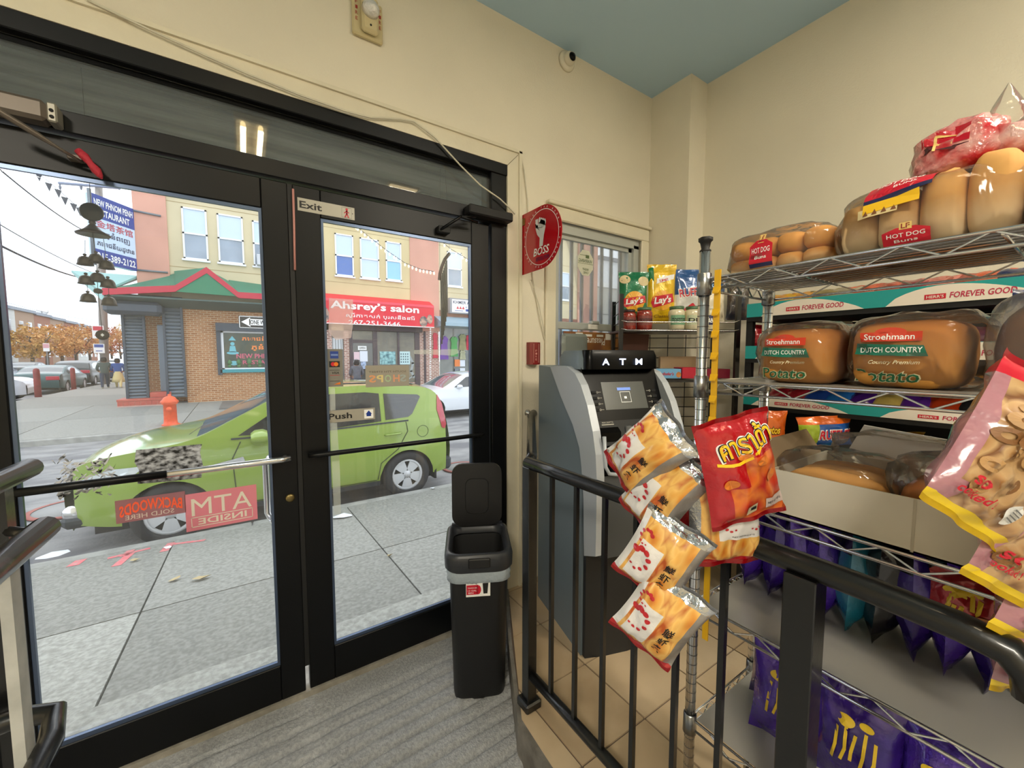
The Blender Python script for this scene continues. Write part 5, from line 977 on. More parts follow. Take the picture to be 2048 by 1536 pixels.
# one way sign
a,b=PY(478,656,13.75),PY(545,634,13.75); p0=PY(538,760,13.8)
q=E('one_way_sign',(p0.x,13.8,-.42),'black and white ONE WAY arrow sign on a post by the brick wall','sign')
boxp('post',q,MC['galvanised_bar'],(p0.x-.03,13.78,-.42),(p0.x+.03,13.84,b.z+.25)); W1,H1=b.x-a.x,b.z-a.z
boxp('panel',q,BK2,(a.x,13.75,a.z),(b.x,13.765,b.z)); f=lambda k:plane((a.x,13.75,a.z),(1,0,0),(0,0,1),k,q.location)
decal('border',q,WHT,joinsh(rec(.01,.01,W1-.01,.025),rec(.01,H1-.025,W1-.01,H1-.01),rec(.01,.01,.025,H1-.01),rec(W1-.025,.01,W1-.01,H1-.01)),f(.004))
decal('arrow',q,WHT,joinsh(pol([(W1*.07,H1*.5),(W1*.33,H1*.88),(W1*.33,H1*.12)]),rec(W1*.3,H1*.26,W1*.95,H1*.76)),f(.005)); decal('lettering',q,BK2,txt('ONE WAY',W1*.62,H1*.51,W1*.58,H1*.36,bold=.04),f(.008))
# people
SK=mat('skin_tone','9a6a50',.6)
def person(nm,lb,loc,rz,h,cols,pose,skirt=None,hood=False):
    j={'pel':(0,0,.53),'ab':(0,0,.62),'ch':(0,.0,.74),'nk':(0,.0,.83),'hd':(0,0,.88),'ht':(0,-.0,.96)}
    R_={'pel':.095,'ab':.09,'ch':.105,'nk':.038,'hd':.058,'ht':.05}
    for s,sg_ in (('l',1),('r',-1)):
        st=pose*sg_
        j.update({'h'+s:(sg_*.05,0,.50),'k'+s:(sg_*.055,st*.08,.28),'a'+s:(sg_*.055,st*.14+(.05 if st>0 else 0),.045),'t'+s:(sg_*.065,st*.14-.09,.02),'s'+s:(sg_*.105,0,.79),'e'+s:(sg_*.145,-.02,.63),'w'+s:(sg_*.11,-.10,.55),'f'+s:(sg_*.10,-.14,.54)})
        R_.update({'h'+s:.062,'k'+s:.042,'a'+s:.028,'t'+s:.026,'s'+s:.05,'e'+s:.036,'w'+s:.026,'f'+s:.024})
    ed=[('pel','ab'),('ab','ch'),('ch','nk'),('nk','hd'),('hd','ht')]+[(a+s,b+s) for s in 'lr' for a,b in (('h','k'),('k','a'),('a','t'),('s','e'),('e','w'),('w','f'))]+[('pel','hl'),('pel','hr'),('ch','sl'),('ch','sr')]
    ks_=list(j); me=bpy.data.meshes.new(nm); me.from_pydata([V(j[k])*h for k in ks_],[(ks_.index(a),ks_.index(b)) for a,b in ed],[])
    o=bpy.data.objects.new('tmp',me); COL.objects.link(o); bm=bmesh.new(); bm.from_mesh(me); ly=bm.verts.layers.skin.verify(); bm.verts.ensure_lookup_table()
    for i,k in enumerate(ks_): bm.verts[i][ly].radius=(R_[k]*h,R_[k]*h*(.75 if k in('pel','ab','ch') else 1)); bm.verts[i][ly].use_root=(k=='pel')
    bm.to_mesh(me); bm.free(); o.modifiers.new('s','SKIN'); m_=o.modifiers.new('b','SUBSURF'); m_.levels=2
    dg=bpy.context.evaluated_depsgraph_get(); m2=bpy.data.meshes.new_from_object(o.evaluated_get(dg)); bpy.data.objects.remove(o)
    q=E(nm,loc,lb,'person',rz=rz); body=bpy.data.objects.new('body',m2); COL.objects.link(body); body.parent=q
    m2.materials.clear()
    for c in cols: m2.materials.append(c)
    for p in m2.polygons:
        z=p.center.z/h; x=abs(p.center.x)/h; p.use_smooth=True
        p.material_index=0 if z<.05 else 1 if z<.50 and not (x>.075 and z>.5) else 3 if (z>.835 or (z<.57 and x>.085)) else 2
    MB().lathe([(0,.135*h),(.05*h,.12*h),(.066*h,.06*h),(.062*h,.0),(.045*h,-.02*h)] if not hood else [(0,.14*h),(.055*h,.125*h),(.075*h,.06*h),(.085*h,-.02*h),(.09*h,-.06*h)],14,(0,.008*h,.87*h)).build('hood' if hood else 'hair',cols[2] if hood else mat('dark_hair','231c1a',.8),q)
    q.scale=(1.13,1.1,1)
    if skirt: MB().lathe([(.085*h,.56*h),(.10*h,.45*h),(.13*h,.32*h),(.15*h,.2*h),(.14*h,.2*h)],16).build('skirt',skirt,q)
    return q
JG=mat('green_grey_jacket','4f5d58',.8); JE=mat('dark_jeans','3a4456',.8); JB=mat('blue_jacket','345596',.8); YLS=mat('pale_yellow_cloth','d6c68f',.8); SH=mat('pale_shoes','d0cdb8',.7); JD=mat('charcoal_jacket','5a5a62',.8,noise_=(8,.15)); CAPM=mat('grey_cap','8f8c90',.8)
p=PZ(211,776,-.3); person('person','person in dark green hooded jacket and jeans walking away past the utility pole',(p.x,p.y,-.33),math.pi+.2,1.72,[SH,JE,JG,SK],1)
p=PZ(238,775,-.3); person('person','person in blue jacket and pale yellow skirt walking away beside the restaurant shutters',(p.x,p.y,-.33),math.pi+.1,1.66,[SH,YLS,JB,SK],-1,skirt=YLS)
p=PY(714,770,18.2); q=person('person','person in charcoal jacket and grey cap facing the salon door, back to the street',(p.x,18.2,-.32),math.pi,1.62,[BLKM,JE,JD,SK],.3)
MB().lathe([(0,.14*1.62),(.05*1.62,.125*1.62),(.068*1.62,.06*1.62),(.07*1.62,.045*1.62)],14,(0,0,.875*1.62)).build('cap',CAPM,q)
# trees
def leafmesh(seed,n,rx,ry,rz_,ls):
    r=random.Random(seed); vs=[];fs=[]
    for i in range(n):
        while 1:
            x,y,z=[r.uniform(-1,1) for _ in range(3)]; d=x*x+y*y+z*z
            if d<1 and noise.noise(V((x*2.3+seed,y*2.3,z*2.3)))>-.12+.25*(d>.75): break
        c=V((x*rx,y*ry,z*rz_)); u=V([r.uniform(-1,1) for _ in range(3)]).normalized(); w_=u.cross(V([r.uniform(-1,1) for _ in range(3)])).normalized(); s_=ls*r.uniform(.6,1.3); k=len(vs)
        vs+=[c-u*s_,c+w_*s_*.6,c+u*s_,c-w_*s_*.6]; fs.append((k,k+1,k+2,k+3))
    me=bpy.data.meshes.new('foliage'); me.from_pydata(vs,[],fs); return me
TRK=mat('tree_bark','5a5048',.9)
for i,(x,c,lb) in enumerate(((62,'a88340','olive-gold autumn tree in front of the tan row house'),(92,'c07a2e','orange autumn tree in front of the brick row houses'),(122,'b8803f','brown-gold autumn tree left of the utility pole'),(150,'a9603a','rust autumn tree just left of the utility pole'),(178,'a5734a','dull brown autumn tree behind the utility pole'),(222,'a8553c','red-brown autumn tree between the pole and the shutters'),(240,'a04a38','small dark red autumn tree beside the shutters'))):
    d=-17.2/(.832*(x-1024)/800+.555); p=PD(x,712,d); tp=d*(.078 if x<200 else .07)+1.9; s_=min(2.6,tp*.42); q=E('autumn_tree',(p.x,p.y,-.45),lb,'tree','autumn trees up the cross street'); me=leafmesh(i,1500,s_*.95,s_*1.1,tp*.36,.14); me.materials.append(mat('autumn_leaf_'+c,c,.8,noise_=(.7,'c9965a',2)))
    o=bpy.data.objects.new('foliage',me); COL.objects.link(o); o.parent=q; o.location=(0,0,tp*.66)
    part('trunk',q,TRK,lambda b:(b.tube([(0,0,0),(.1,0,1.6),(0,.1,3.4),(.1,0,tp*.8)],.15,7,rr=[.17,.14,.1,.04]),b.tube([(.05,0,2),(1.0,.3,3.4),(1.5,.4,4.2)],.06,5,rr=[.08,.05,.02]),b.tube([(.05,0,2.3),(-1.0,-.3,3.6),(-1.4,.2,4.3)],.06,5,rr=[.08,.05,.02])),world=False)
q=E('yellow_tree',(p.x,p.y,-.45),'yellow-leaved tree seen at the right edge of the barred window','tree'); me=leafmesh(20,1400,1.3,1.3,2.2,.09); me.materials.append(mat('yellow_leaf','c9a94a',.8)); o=bpy.data.objects.new('foliage',me); COL.objects.link(o); o.parent=q; o.location=(.6,0,5.6)
part('trunk',q,TRK,lambda b:b.tube([(.6,0,0),(.6,0,6)],.1,7,rr=[.12,.04]),world=False)
# row houses up the cross street, facades on X=-22.5
RXH=-22.5
def house(y0,y1,top,m,lb,wins=2,flat='8f97a3',ext=None):
    q=E('row_house',(RXH,(y0+y1)/2,-.45),lb,'house','row houses up the cross street')
    boxp('wall',q,m,(RXH-9,y0,-.5),(RXH,y1-.02,top)); boxp('cornice',q,mat('cornice_'+flat,flat,.7),(RXH-9,y0,top),(RXH+.25,y1,top+.35)); n=wins
    for i in range(n):
        yc_=y0+(y1-y0)*(i+.6)/(n+.2)
        for z0,z1 in ((1.3,2.9),(4.1,5.7)):
            f=MB().box((RXH-.02,yc_-.5,z0),(RXH+.06,yc_+.5,z1)).build('window',WFR,q,world=True); MB().box((RXH+.06,yc_-.42,z0+.08),(RXH+.075,yc_+.42,z1-.08)).build('pane',PANE,f,xf=Matrix.Translation(-V(q.location)))
    return q
HW=mat('white_siding','cfd0cc',.8,noise_=((.1,.1,6),.05)); HT=mat('tan_brick_far','a58a76',.85); HB=mat('red_brick_far','9a6a58',.85); 
house(57,66,7.6,HB,'dull brick row house cut off by the left door stile'); house(66,72.6,6.9,HW,'white sided two-storey row house at the far left','' or 2)
for i,(m,lb) in enumerate(((HT,'tan brick row house next to the white one'),(HB,'red brick row house beyond the tan one'),(HT,'second tan row house, half behind the trees'),(HB,'far red brick row house behind the orange trees'),(HW,'farthest pale row house behind the trees'),(HB,'last brick row house before the street vanishes'))): house(72.6+5.2*i,77.8+5.2*i,6.9-.12*i,m,lb)
q=E('satellite_dish',(RXH-1,84,7),'white satellite dish on the row house roof','satellite dish'); part('dish',q,WHT,lambda b:b.lathe([(0,0),(.4,.12),(.6,.3),(.4,.1),(0,-.03)],14,(0,0,.8),'Y'),world=False); part('mast',q,GRY,lambda b:b.tube([(0,0,-.1),(0,0,.8)],.04,5),world=False)
# ================= SHELVES AND GOODS =================
def bagbody(parent,w,h,t,mats,reg=lambda u,v,f:0,seed=0,seal=.06,nu=14,nv=20,wr=.004,name='pouch',pinch=.10,shear=0):
    """pillow bag, x across, z up from 0, front towards -y; returns surface function S(x,z)->point"""
    def th(u,v):
        a=max(0,min(1,(v-seal)/(1-2*seal))); return t/2*(max(0,1-abs(u)**2.6))**.55*(math.sin(math.pi*a) if 0<a<1 else 0)**.5
    def P(u,v,sgn):
        d=th(u,v); px_=pinch*(math.sin(math.pi*max(0,min(1,(v-seal)/(1-2*seal))))**.6)
        n=noise.noise(V((u*2.1+seed*3.7,v*3.3,sgn*2+seed)))*wr*2+noise.noise(V((u*5+seed,v*7,sgn*3)))*wr
        y=sgn*d+(n if 0<d else 0)*(1 if d>.002 else .2)+.004*math.sin(u*7+seed)*(1 if v<seal or v>1-seal else 0)
        return V((u*w/2*(1-px_)+shear*v*h,y,v*h))
    b=MB()
    for sgn in (-1,1):
        k=len(b.v)
        for j in range(nv+1):
            v=j/nv
            for i in range(nu+1): b.v.append(P(-1+2*i/nu,v,sgn))
        for j in range(nv):
            for i in range(nu):
                a=k+j*(nu+1)+i; b.f.append((a,a+1,a+nu+2,a+nu+1)); b.m.append(reg(-1+2*(i+.5)/nu,(j+.5)/nv,sgn<0)); b.s.append(True)
    # zigzag-free closing of the seals: the two sheets meet there
    o=b.build(name,mats,parent)
    def S(off=.0012):
        def f(x,z):
            v=min(1,max(0,z/h)); u=(x-shear*z)/(w/2*(1-pinch*(math.sin(math.pi*max(0,min(1,(v-seal)/(1-2*seal))))**.6)))
            p=P(max(-1,min(1,u)),v,-1); return V((x,p.y-off,z))
        return f
    return o,S
def frame_at(px,py,d,roll=0,yaw=0,pitch=0,h=0):
    """matrix of an upright-facing thing seen at a pixel and distance, rolled and turned; its own centre height is h/2"""
    p=PD(px,py,d); base=Matrix.Rotation(-AZ+yaw,4,'Z')@Matrix.Rotation(roll,4,'Y')@Matrix.Rotation(pitch,4,'X')
    return Matrix.Translation(p)@base@Matrix.Translation((0,0,-h/2))
def setm(o,m): o.matrix_world=m; return o
# ---- chrome wire rack
RX0,RX1,RY0,RY1=.935,1.262,-.66,.561
rk=E('wire_shelf_rack',(RX0,RY1,FZ),'chrome wire shelving rack beside the black railing, loaded with bread','shelf')
for x in (RX0,RX1):
    for y in (RY0,RY1):
        ps=part('post',rk,CHR,lambda b:b.tube([(x,y,FZ+.03),(x,y,1.70)],.0127,14)); rg_=MB()
        for z in [.2+.0254*k for k in range(58)]: rg_.tube([(x,y,z),(x,y,z+.0015)],.0131,12,cap=False)
        rg_.build('groove_rings',mat('dark_groove','5b5b5e',.4,.8),ps,xf=Matrix.Translation(-V(rk.location)),kind='stuff')
        part('post_cap',rk,BLKM,lambda b:b.lathe([(0,.0),(.013,0),(.013,.004),(.009,.008),(.012,.022),(.016,.026),(.016,.034),(0,.036)],6,(x,y,1.70)))
        part('foot',rk,BLKM,lambda b:b.lathe([(0,0),(.018,0),(.018,.01),(.008,.015),(.008,.03),(0,.03)],12,(x,y,FZ)))
SHZ=(1.636,1.388,1.108,.822,.505)
LINR=mat('grey_shelf_liner','a7a59f',.35,0,bump=((4,60,4),.08)); 
for n,z in enumerate(SHZ):
    sh_=part('shelf_frame',rk,CHR,lambda b:[b.tube(p,.0032,6) for zz in (z,z-.026) for p in ([(RX0,RY0,zz),(RX0,RY1,zz)],[(RX1,RY0,zz),(RX1,RY1,zz)],[(RX0,RY1,zz),(RX1,RY1,zz)],[(RX0,RY0,zz),(RX1,RY0,zz)])])
    xs_=Matrix.Translation(-V(rk.location)); zg=MB()
    for x in (RX0,RX1): zg.tube([(x,RY0+.02+i*.05,z if i%2 else z-.026) for i in range(24)],.0022,5)
    zg.tube([(RX0+.01+i*.028,RY1,z if i%2 else z-.026) for i in range(12)],.0022,5); zg.build('zigzag_wire',CHR,sh_,xf=xs_)
    dk=MB()
    for i in range(13): x=RX0+.012+i*.0253; dk.tube([(x,RY0,z-.003),(x,RY1,z-.003)],.0016,4,cap=False)
    for y in (-.3,.1,.4): dk.tube([(RX0,y,z-.006),(RX1,y,z-.006)],.0028,5)
    dk.build('wire_deck',CHR,sh_,xf=xs_,kind='stuff')
    for x in (RX0,RX1): MB().lathe([(.0135,-.04),(.017,-.038),(.016,.012),(.0135,.014)],14,(x,RY1,z)).build('collar',STL,sh_,xf=xs_)
    if n!=2: boxp('shelf_liner',rk,LINR,(RX0+.006,RY0+.01,z+.001),(RX1-.004,RY1-.014,z+.0022))
# ---- bread
def breadmat(nm,top,side,z0,z1):
    m=bpy.data.materials.new(nm); m.use_nodes=True; n=m.node_tree; b=n.nodes['Principled BSDF']; b.inputs['Roughness'].default_value=.85; b.inputs['Specular IOR Level'].default_value=.2
    t=n.nodes.new('ShaderNodeTexCoord'); s=n.nodes.new('ShaderNodeSeparateXYZ'); n.links.new(t.outputs['Object'],s.inputs[0]); x=n.nodes.new('ShaderNodeTexNoise'); x.inputs['Scale'].default_value=25; n.links.new(t.outputs['Object'],x.inputs[0])
    a=n.nodes.new('ShaderNodeMath'); a.operation='MULTIPLY_ADD'; a.inputs[1].default_value=.02; n.links.new(x.outputs[0],a.inputs[0]); n.links.new(s.outputs['Z'],a.inputs[2])
    mr=n.nodes.new('ShaderNodeMapRange'); mr.inputs[1].default_value=z0; mr.inputs[2].default_value=z1; n.links.new(a.outputs[0],mr.inputs[0])
    r=n.nodes.new('ShaderNodeValToRGB'); r.color_ramp.elements[0].color=lin(side); r.color_ramp.elements[1].color=lin(top); n.links.new(mr.outputs[0],r.inputs[0]); n.links.new(r.outputs[0],b.inputs['Base Color'])
    bn=n.nodes.new('ShaderNodeBump'); bn.inputs['Strength'].default_value=.12; bn.inputs['Distance'].default_value=.01; n.links.new(x.outputs[0],bn.inputs['Height']); n.links.new(bn.outputs[0],b.inputs['Normal']); return m
BUN=breadmat('bun_crust','cf9652','f0dfb8',.005,.045); BUNT=breadmat('tall_bun_crust','d2a060','f2e2c0',.01,.09); LOAF=breadmat('loaf_crust','b87434','cf9448',.02,.12); HOAG=breadmat('hoagie_crust','d9a05a','f0d094',.0,.05); BRWN=breadmat('brown_roll','b9723a','d39654',.0,.07)
FILM=glassmat('clear_bag_film',tint=(1,1,.99),refl=.85,haze=.025,hazec=(.9,.88,.85),rough=.1,bump=(13,.55)); FILM2=glassmat('cloudy_bag_film',tint=(.98,.97,.96),refl=.7,haze=.07,hazec=(.8,.78,.75),rough=.12,bump=(16,.6))
def superq(b,c,rx,ry,rz_,e=.6,n=16,m=10,nz=.0,seed=0):
    f=lambda w_,q:math.copysign(abs(w_)**q,w_); k=len(b.v)
    for j in range(m+1):
        p=-math.pi/2+math.pi*j/m
        for i in range(n):
            a=2*math.pi*i/n; d=V((f(math.cos(p),e)*f(math.cos(a),e),f(math.cos(p),e)*f(math.sin(a),e),f(math.sin(p),e)))
            q=1+nz*noise.noise(d*2.5+V((seed,0,0))) ; b.v.append(V(c)+V((d.x*rx*q,d.y*ry*q,d.z*rz_*q)))
    for j in range(m):
        for i in range(n): a=k+j*n+i; c2=k+j*n+(i+1)%n; b.f.append((a,c2,c2+n,a+n)); b.m.append(0); b.s.append(True)
    return b
def wrapfilm(par,c,rx,ry,rz_,m=FILM,seed=0,e=.55,nz=.10,name='plastic_wrap',n=28): b=MB(); superq(b,c,rx,ry,rz_,e,n,18,nz,seed); return b.build(name,m,par)
Z1=SHZ[0]+.003
LFL=mat('label_gold','e8c878',.5)
def hotdog_label(par,ob,o,w_,h_,t1,t2):
    pj=proj(ob,o,(0,-1,0),(0,0,1)); f=lambda k:pj(k+.0008)
    decal('label',par,RED,pol([(-w_*.5,-h_*.5),(w_*.5,-h_*.5),(w_*.5,h_*.3),(w_*.2,h_*.5),(-w_*.2,h_*.5),(-w_*.5,h_*.3)]),f(.001),.008); decal('label_band',par,NAV,rec(-w_*.5,-h_*.5,w_*.5,-h_*.36),f(.0017),.008)
    decal('label_logo',par,LFL,joinsh(rec(-w_*.13,h_*.38,w_*.13,h_*.72)),f(.0018)); decal('label_logo',par,DKR,txt('LF',0,h_*.55,w_*.18,h_*.24,bold=.04),f(.0024))
    decal('lettering',par,WHT,joinsh(txt(t1,0,h_*.12,w_*.8,h_*.2,bold=.03),txt(t2,0,-h_*.14,w_*.5,h_*.13,bold=.03)),f(.002))
q=E('hot_dog_bun_pack',(1.09,.445,Z1),'low pack of hot dog buns at the left end of the top shelf','bread')
for i in range(4):
    for k in range(2): superq(b_:=MB(),(0,.078-.052*i,.024+.043*k),.08,.0285,.0245,.62,16,10,.06,i+k).build('bun',BUN,q,)
wf1=wrapfilm(q,(0,0,.05),.10,.112,.054,seed=1); hotdog_label(q,wf1,(-.1005,.015,.045),.05,.06,'HOT DOG','Buns')
q=E('hot_dog_bun_pack',(1.07,.205,Z1),'tall pack of large hot dog buns with red labels on the top shelf','bread')
for i in range(4): superq(MB(),(0,.085-.056*i,.056+.006*i),.085,.0315,.054+.006*i,.62,20,12,.06,i+9).build('bun',BUNT,q)
wf1=wrapfilm(q,(0,0,.062),.098,.125,.068,seed=3); hotdog_label(q,wf1,(-.0995,.01,.02),.062,.034,'HOT DOG','Buns')
pj=proj(wf1,(-.095,.05,.075),(0,-1,0.05),(0,.0,1)); f=lambda k:pj(k)
decal('icon_strip',q,mat('icon_cream','e2cf9c',.5),rec(-.028,-.008,.028,.008),f(.002),.01); decal('icons',q,mat('icon_brown','7a4a28',.5),joinsh(*[pol([(-.02+.013*i,-.005),(-.012+.013*i,-.005),(-.016+.013*i,.005)]) for i in range(4)]),f(.003))
pj=proj(wf1,(-.075,.03,.112),(0,-1,.12),(.7,0,1)); f=lambda k:pj(k-.004); decal('top_label',q,RED,rec(-.04,-.02,.05,.022),f(.006),.01); decal('top_label_band',q,NAV,rec(-.04,-.022,.05,-.016),f(.007),.01); decal('top_label_band',q,YEL,rec(-.04,-.036,.035,-.022),f(.007),.01); decal('lettering',q,WHT,joinsh(txt('HOT DOG',.005,.008,.06,.012,bold=.03),txt('BUNS',.015,-.006,.03,.006)),f(.008))
q=E('bun_pack',(1.10,.175,Z1+.135),'crumpled red and clear bag of buns lying on top of the tall pack','bread')
RFM=mat('red_white_film','c4202c',.2,0,noise_=(22,'e2b7b2',3),coat=1,bump=(30,1.2))
MB_=superq(MB(),(0,.0,.04),.06,.062,.05,.7,24,16,.35,5); pbg=MB_.build('printed_bag',RFM,q); superq(MB(),(0,-.062,.03),.05,.045,.035,.7,20,12,.4,8).build('printed_bag_end',RFM,q)
pj=proj(pbg,(-.06,.012,.05),(0,-1,-.25),(.3,0,1)); decal('label_logo',q,LFL,joinsh(line2([(-.012,-.014),(-.012,.014),(.012,.014)],.004),line2([(-.012,0),(.008,0)],.004)),pj(.002),.006); decal('dark_band',q,mat('print_maroon','4a1820',.4),rec(-.03,-.012,.03,-.004),pj(.001),.006); decal('red_patch',q,RED,rec(-.03,.0,.03,.03),pj(.0008),.006)
part('twist_tail',q,FILM,lambda b:b.lathe([(.006,0),(.02,.012),(.026,.03),(.018,.05),(.006,.075),(.001,.085)],9,(0,-.05,.055)),world=False)
q=E('brown_bun_pack',(1.08,.03,Z1),'pack of brown rolls at the right edge of the top shelf','bread')
for i in range(3): superq(MB(),(0,.035-.05*i,.06),.075,.028,.062,.8,14,9,.05,i+30).build('bun',BRWN,q)
wrapfilm(q,(0,-.015,.066),.09,.075,.078,FILM2,seed=6)
# loaves
Z2=SHZ[1]+.004
def loaf(y,w_,hh,lb,seed,yoff=0):
    q=E('bread_loaf',(1.09,y,Z2),lb,'bread'); b=superq(MB(),(0,0,hh*.47),.115,w_/2-.004,hh*.5,.42,22,14,.05,seed)
    b.build('loaf',LOAF,q); wfl=wrapfilm(q,(.0,yoff,hh*.53),.124,w_/2+.008+abs(yoff),hh*.56,seed=seed+2,e=.5,nz=.12)
    pj=proj(wfl,(-.1265,w_*.0+.004,0),(0,-1,0),(0,0,1)); f=lambda k:pj(k+.0006); s_=w_/.15
    decal('brand_label',q,mat('brand_red','d23a20',.35,coat=.4),joinsh(rec(-.045*s_,hh*.66,.022*s_+.012,hh*.79),ell(-.006,hh*.785,.02*s_,hh*.07)),f(.001),.01); decal('brand_lettering',q,WHT,txt('Stroehmann',-.008,hh*.725,.064*s_,hh*.085,bold=.03),f(.002),.01)
    gb=[(-.055*s_,hh*.48),(-.01,hh*.455),(.042*s_,hh*.45),(.036*s_,hh*.60),(-.01,hh*.615),(-.052*s_,hh*.64)]
    decal('band_label',q,mat('band_green','12705a',.35,coat=.4),pol(gb),f(.001),.01); decal('band_lettering',q,WHT,txt('DUTCH COUNTRY',-.006,hh*.54,.082*s_,hh*.075,bold=.03),f(.002),.01)
    decal('script',q,mat('script_cream','e8dfb8',.5),joinsh(txt('Country Premium',-.0,hh*.36,.065*s_,hh*.07,bold=.03,shear=.3),txt('Potato',-.01,hh*.17,.09*s_,hh*.20,bold=.09,shear=.3)),f(.001),.01); decal('script',q,mat('script_green','1d6a45',.5),txt('Potato',-.01,hh*.17,.086*s_,hh*.18,bold=.02,shear=.3),f(.002),.01)
    return q
loaf(.385,.150,.122,'left wrapped sliced loaf with red and green labels on the middle chrome shelf',11)
loaf(.215,.158,.128,'right, larger wrapped loaf with red and green labels on the middle chrome shelf',14,-.01)
q=E('dark_bread_bag',(1.07,.062,Z2),'dark brown wrapped bread at the right edge of the middle chrome shelf','bread'); superq(MB(),(0,0,.07),.09,.05,.07,.8,18,12,.06,3).build('loaf',mat('dark_loaf','6b3f22',.6,0,noise_=(14,.3)),q); wrapfilm(q,(0,0,.075),.10,.06,.082,FILM2,seed=9)
# cardboard tray with rolls
Z3=SHZ[2]+.003; KD=mat('pale_cardboard','c9c3b4',.75,0,noise_=(3,.05)); KI=mat('brown_card_inside','a08a6c',.8)
q=E('bread_box',(1.09,.1,Z3),'open pale cardboard tray of long rolls on the third chrome shelf','box')
bx0,bx1,by0,by1=.948,1.245,-.4,.40
boxp('panel',q,KD,(bx0,by0,Z3),(bx0+.004,by1,Z3+.094)); boxp('panel',q,KD,(bx1,by0,Z3),(bx1+.004,by1,Z3+.094)); boxp('panel',q,KD,(bx0,by1-.004,Z3),(bx1,by1,Z3+.094)); boxp('bottom',q,KI,(bx0,by0,Z3),(bx1,by1,Z3+.003))
part('flap',q,KI,lambda b:b.prism([(bx0+.01,by1,Z3+.09),(bx1-.02,by1,Z3+.09),(bx1-.04,by1+.03,Z3+.15),(bx0+.05,by1+.035,Z3+.145)],(0,.003,0)))
part('flap',q,WHT,lambda b:b.prism([(bx1,.36,Z3+.09),(bx1,.14,Z3+.09),(bx1+.015,.15,Z3+.155),(bx1+.015,.33,Z3+.17)],(.003,0,0)))
part('fold_line',q,mat('card_crease','b3ab9a',.8),lambda b:b.box((bx0-.001,.172,Z3),(bx0,.176,Z3+.094)))
q=E('long_roll_pack',(1.05,.31,Z3+.045),'clear bag of pale long rolls at the left end of the cardboard tray','bread')
for i in range(3): superq(MB(),(-.05+.05*i,-.01,.025),.028,.085,.035,.8,14,10,.03,i+40).build('roll',HOAG,q)
wrapfilm(q,(0,0,.035),.092,.105,.058,seed=12); decal('round_label',q,mat('round_yellow','e0b33c',.5),ell(0,0,.02,.018),plane((-.0935,-.0,.018),(0,-1,0),(0,0,1),.001))
q=E('roll_pack',(1.06,.12,Z3+.045),'clear bag of darker rolls with brown oval label in the cardboard tray','bread')
for i in range(2): superq(MB(),(-.045+.07*i,0,.035),.045,.085,.045,.8,14,10,.04,i+50).build('roll',BRWN,q)
wrapfilm(q,(0,-.01,.05),.10,.115,.068,seed=13,nz=.16); f=lambda k:plane((-.101,.01,.012),(0,-1,0),(0.0,0,1),k)
decal('oval_label',q,mat('label_brown_grey','4b423b',.5),ell(0,0,.04,.036),f(.001)); decal('label_window',q,WHT,joinsh(rec(-.022,-.014,-.010,.012),ell(.014,.012,.010,.012)),f(.002)); decal('label_leaf',q,GRN,joinsh(ell(.025,.004,.006,.003),ell(.02,-.012,.008,.003)),f(.002))
q=E('film_tail_bag',(1.13,.2,Z3+.12),'cloudy plastic bag end standing up above the rolls in the tray','plastic bag'); wrapfilm(q,(0,-.02,.0),.05,.17,.05,FILM2,seed=19,nz=.3,name='film')
# ---- purple crisp bags
PURD=mat('dark_purple_foil','351b7c',.2,.3,coat=.8,bump=(26,.6),noise_=(10,.4)); BKF=mat('black_foil','131218',.22,.3,coat=.8,bump=(26,.6)); TLF=mat('teal_foil','1c6f8c',.22,.3,coat=.8,bump=(26,.6)); REDF=mat('red_foil','a01a28',.22,.3,coat=.8,bump=(26,.6)); YPR=mat('yellow_print_dull','d8b62c',.4)
def crisp(lb,loc,rz,w_,h_,t_,m,seed,grp,tilt=0,deco=True,cat='snack bag'):
    q=E('crisp_bag',loc,lb,cat,grp,rot=(tilt,0,rz)); _,Sf=bagbody(q,w_,h_,t_,[m,BKF],lambda u,v,f:1 if v>.72 and not f else 0,seed,nu=10,nv=14,wr=.006)
    if deco: decal('print',q,YPR,joinsh(*[line2([(w_*(-.25+.1*i),h_*(.30+.03*(i%3))),(w_*(-.22+.1*i+.02*math.sin(i*2+seed)),h_*.45),(w_*(-.2+.1*i),h_*(.62+.04*(i%2)))],.0055) for i in range(5)],ell(-w_*.12,h_*.70,.016,.010),ell(w_*.1,h_*.72,.012,.008)),Sf(.0015),.03); decal('print',q,mat('snack_photo','b8763c',.5,noise_=(40,'6a2f2a')),ell(w_*.18,h_*.22,.022,.016),Sf(.002),.02)
    return q
spots=[(.525,PUR),(.468,PURD),(.412,PUR),(.356,PUR),(.305,TLF),(.252,BKF),(.2,PURD),(.145,PUR),(.09,PURD),(.035,BKF),(-.02,PURD)]
od=['first','second','third','fourth','fifth','sixth','seventh','eighth','ninth','tenth','eleventh']
cn={PUR.name:'purple',PURD.name:'dark purple',TLF.name:'teal blue',BKF.name:'black'}
for i,(y,m) in enumerate(spots):
    crisp('%s crisp bag, %s from left in the row under the bread tray'%(cn[m.name],od[i]),(1.185,y,SHZ[3]+.004),.10*math.sin(i*2.3),.15,.245,.085,m,i,'crisp bags in the upright row',tilt=.05*math.sin(i*1.7),deco=i%3!=0)
q=crisp('small red bag lying at the right end of the upright row',(1.03,.12,SHZ[3]+.15),math.radians(-80),.09,.1,.03,REDF,33,'crisp bags in the upright row'); 
k=0
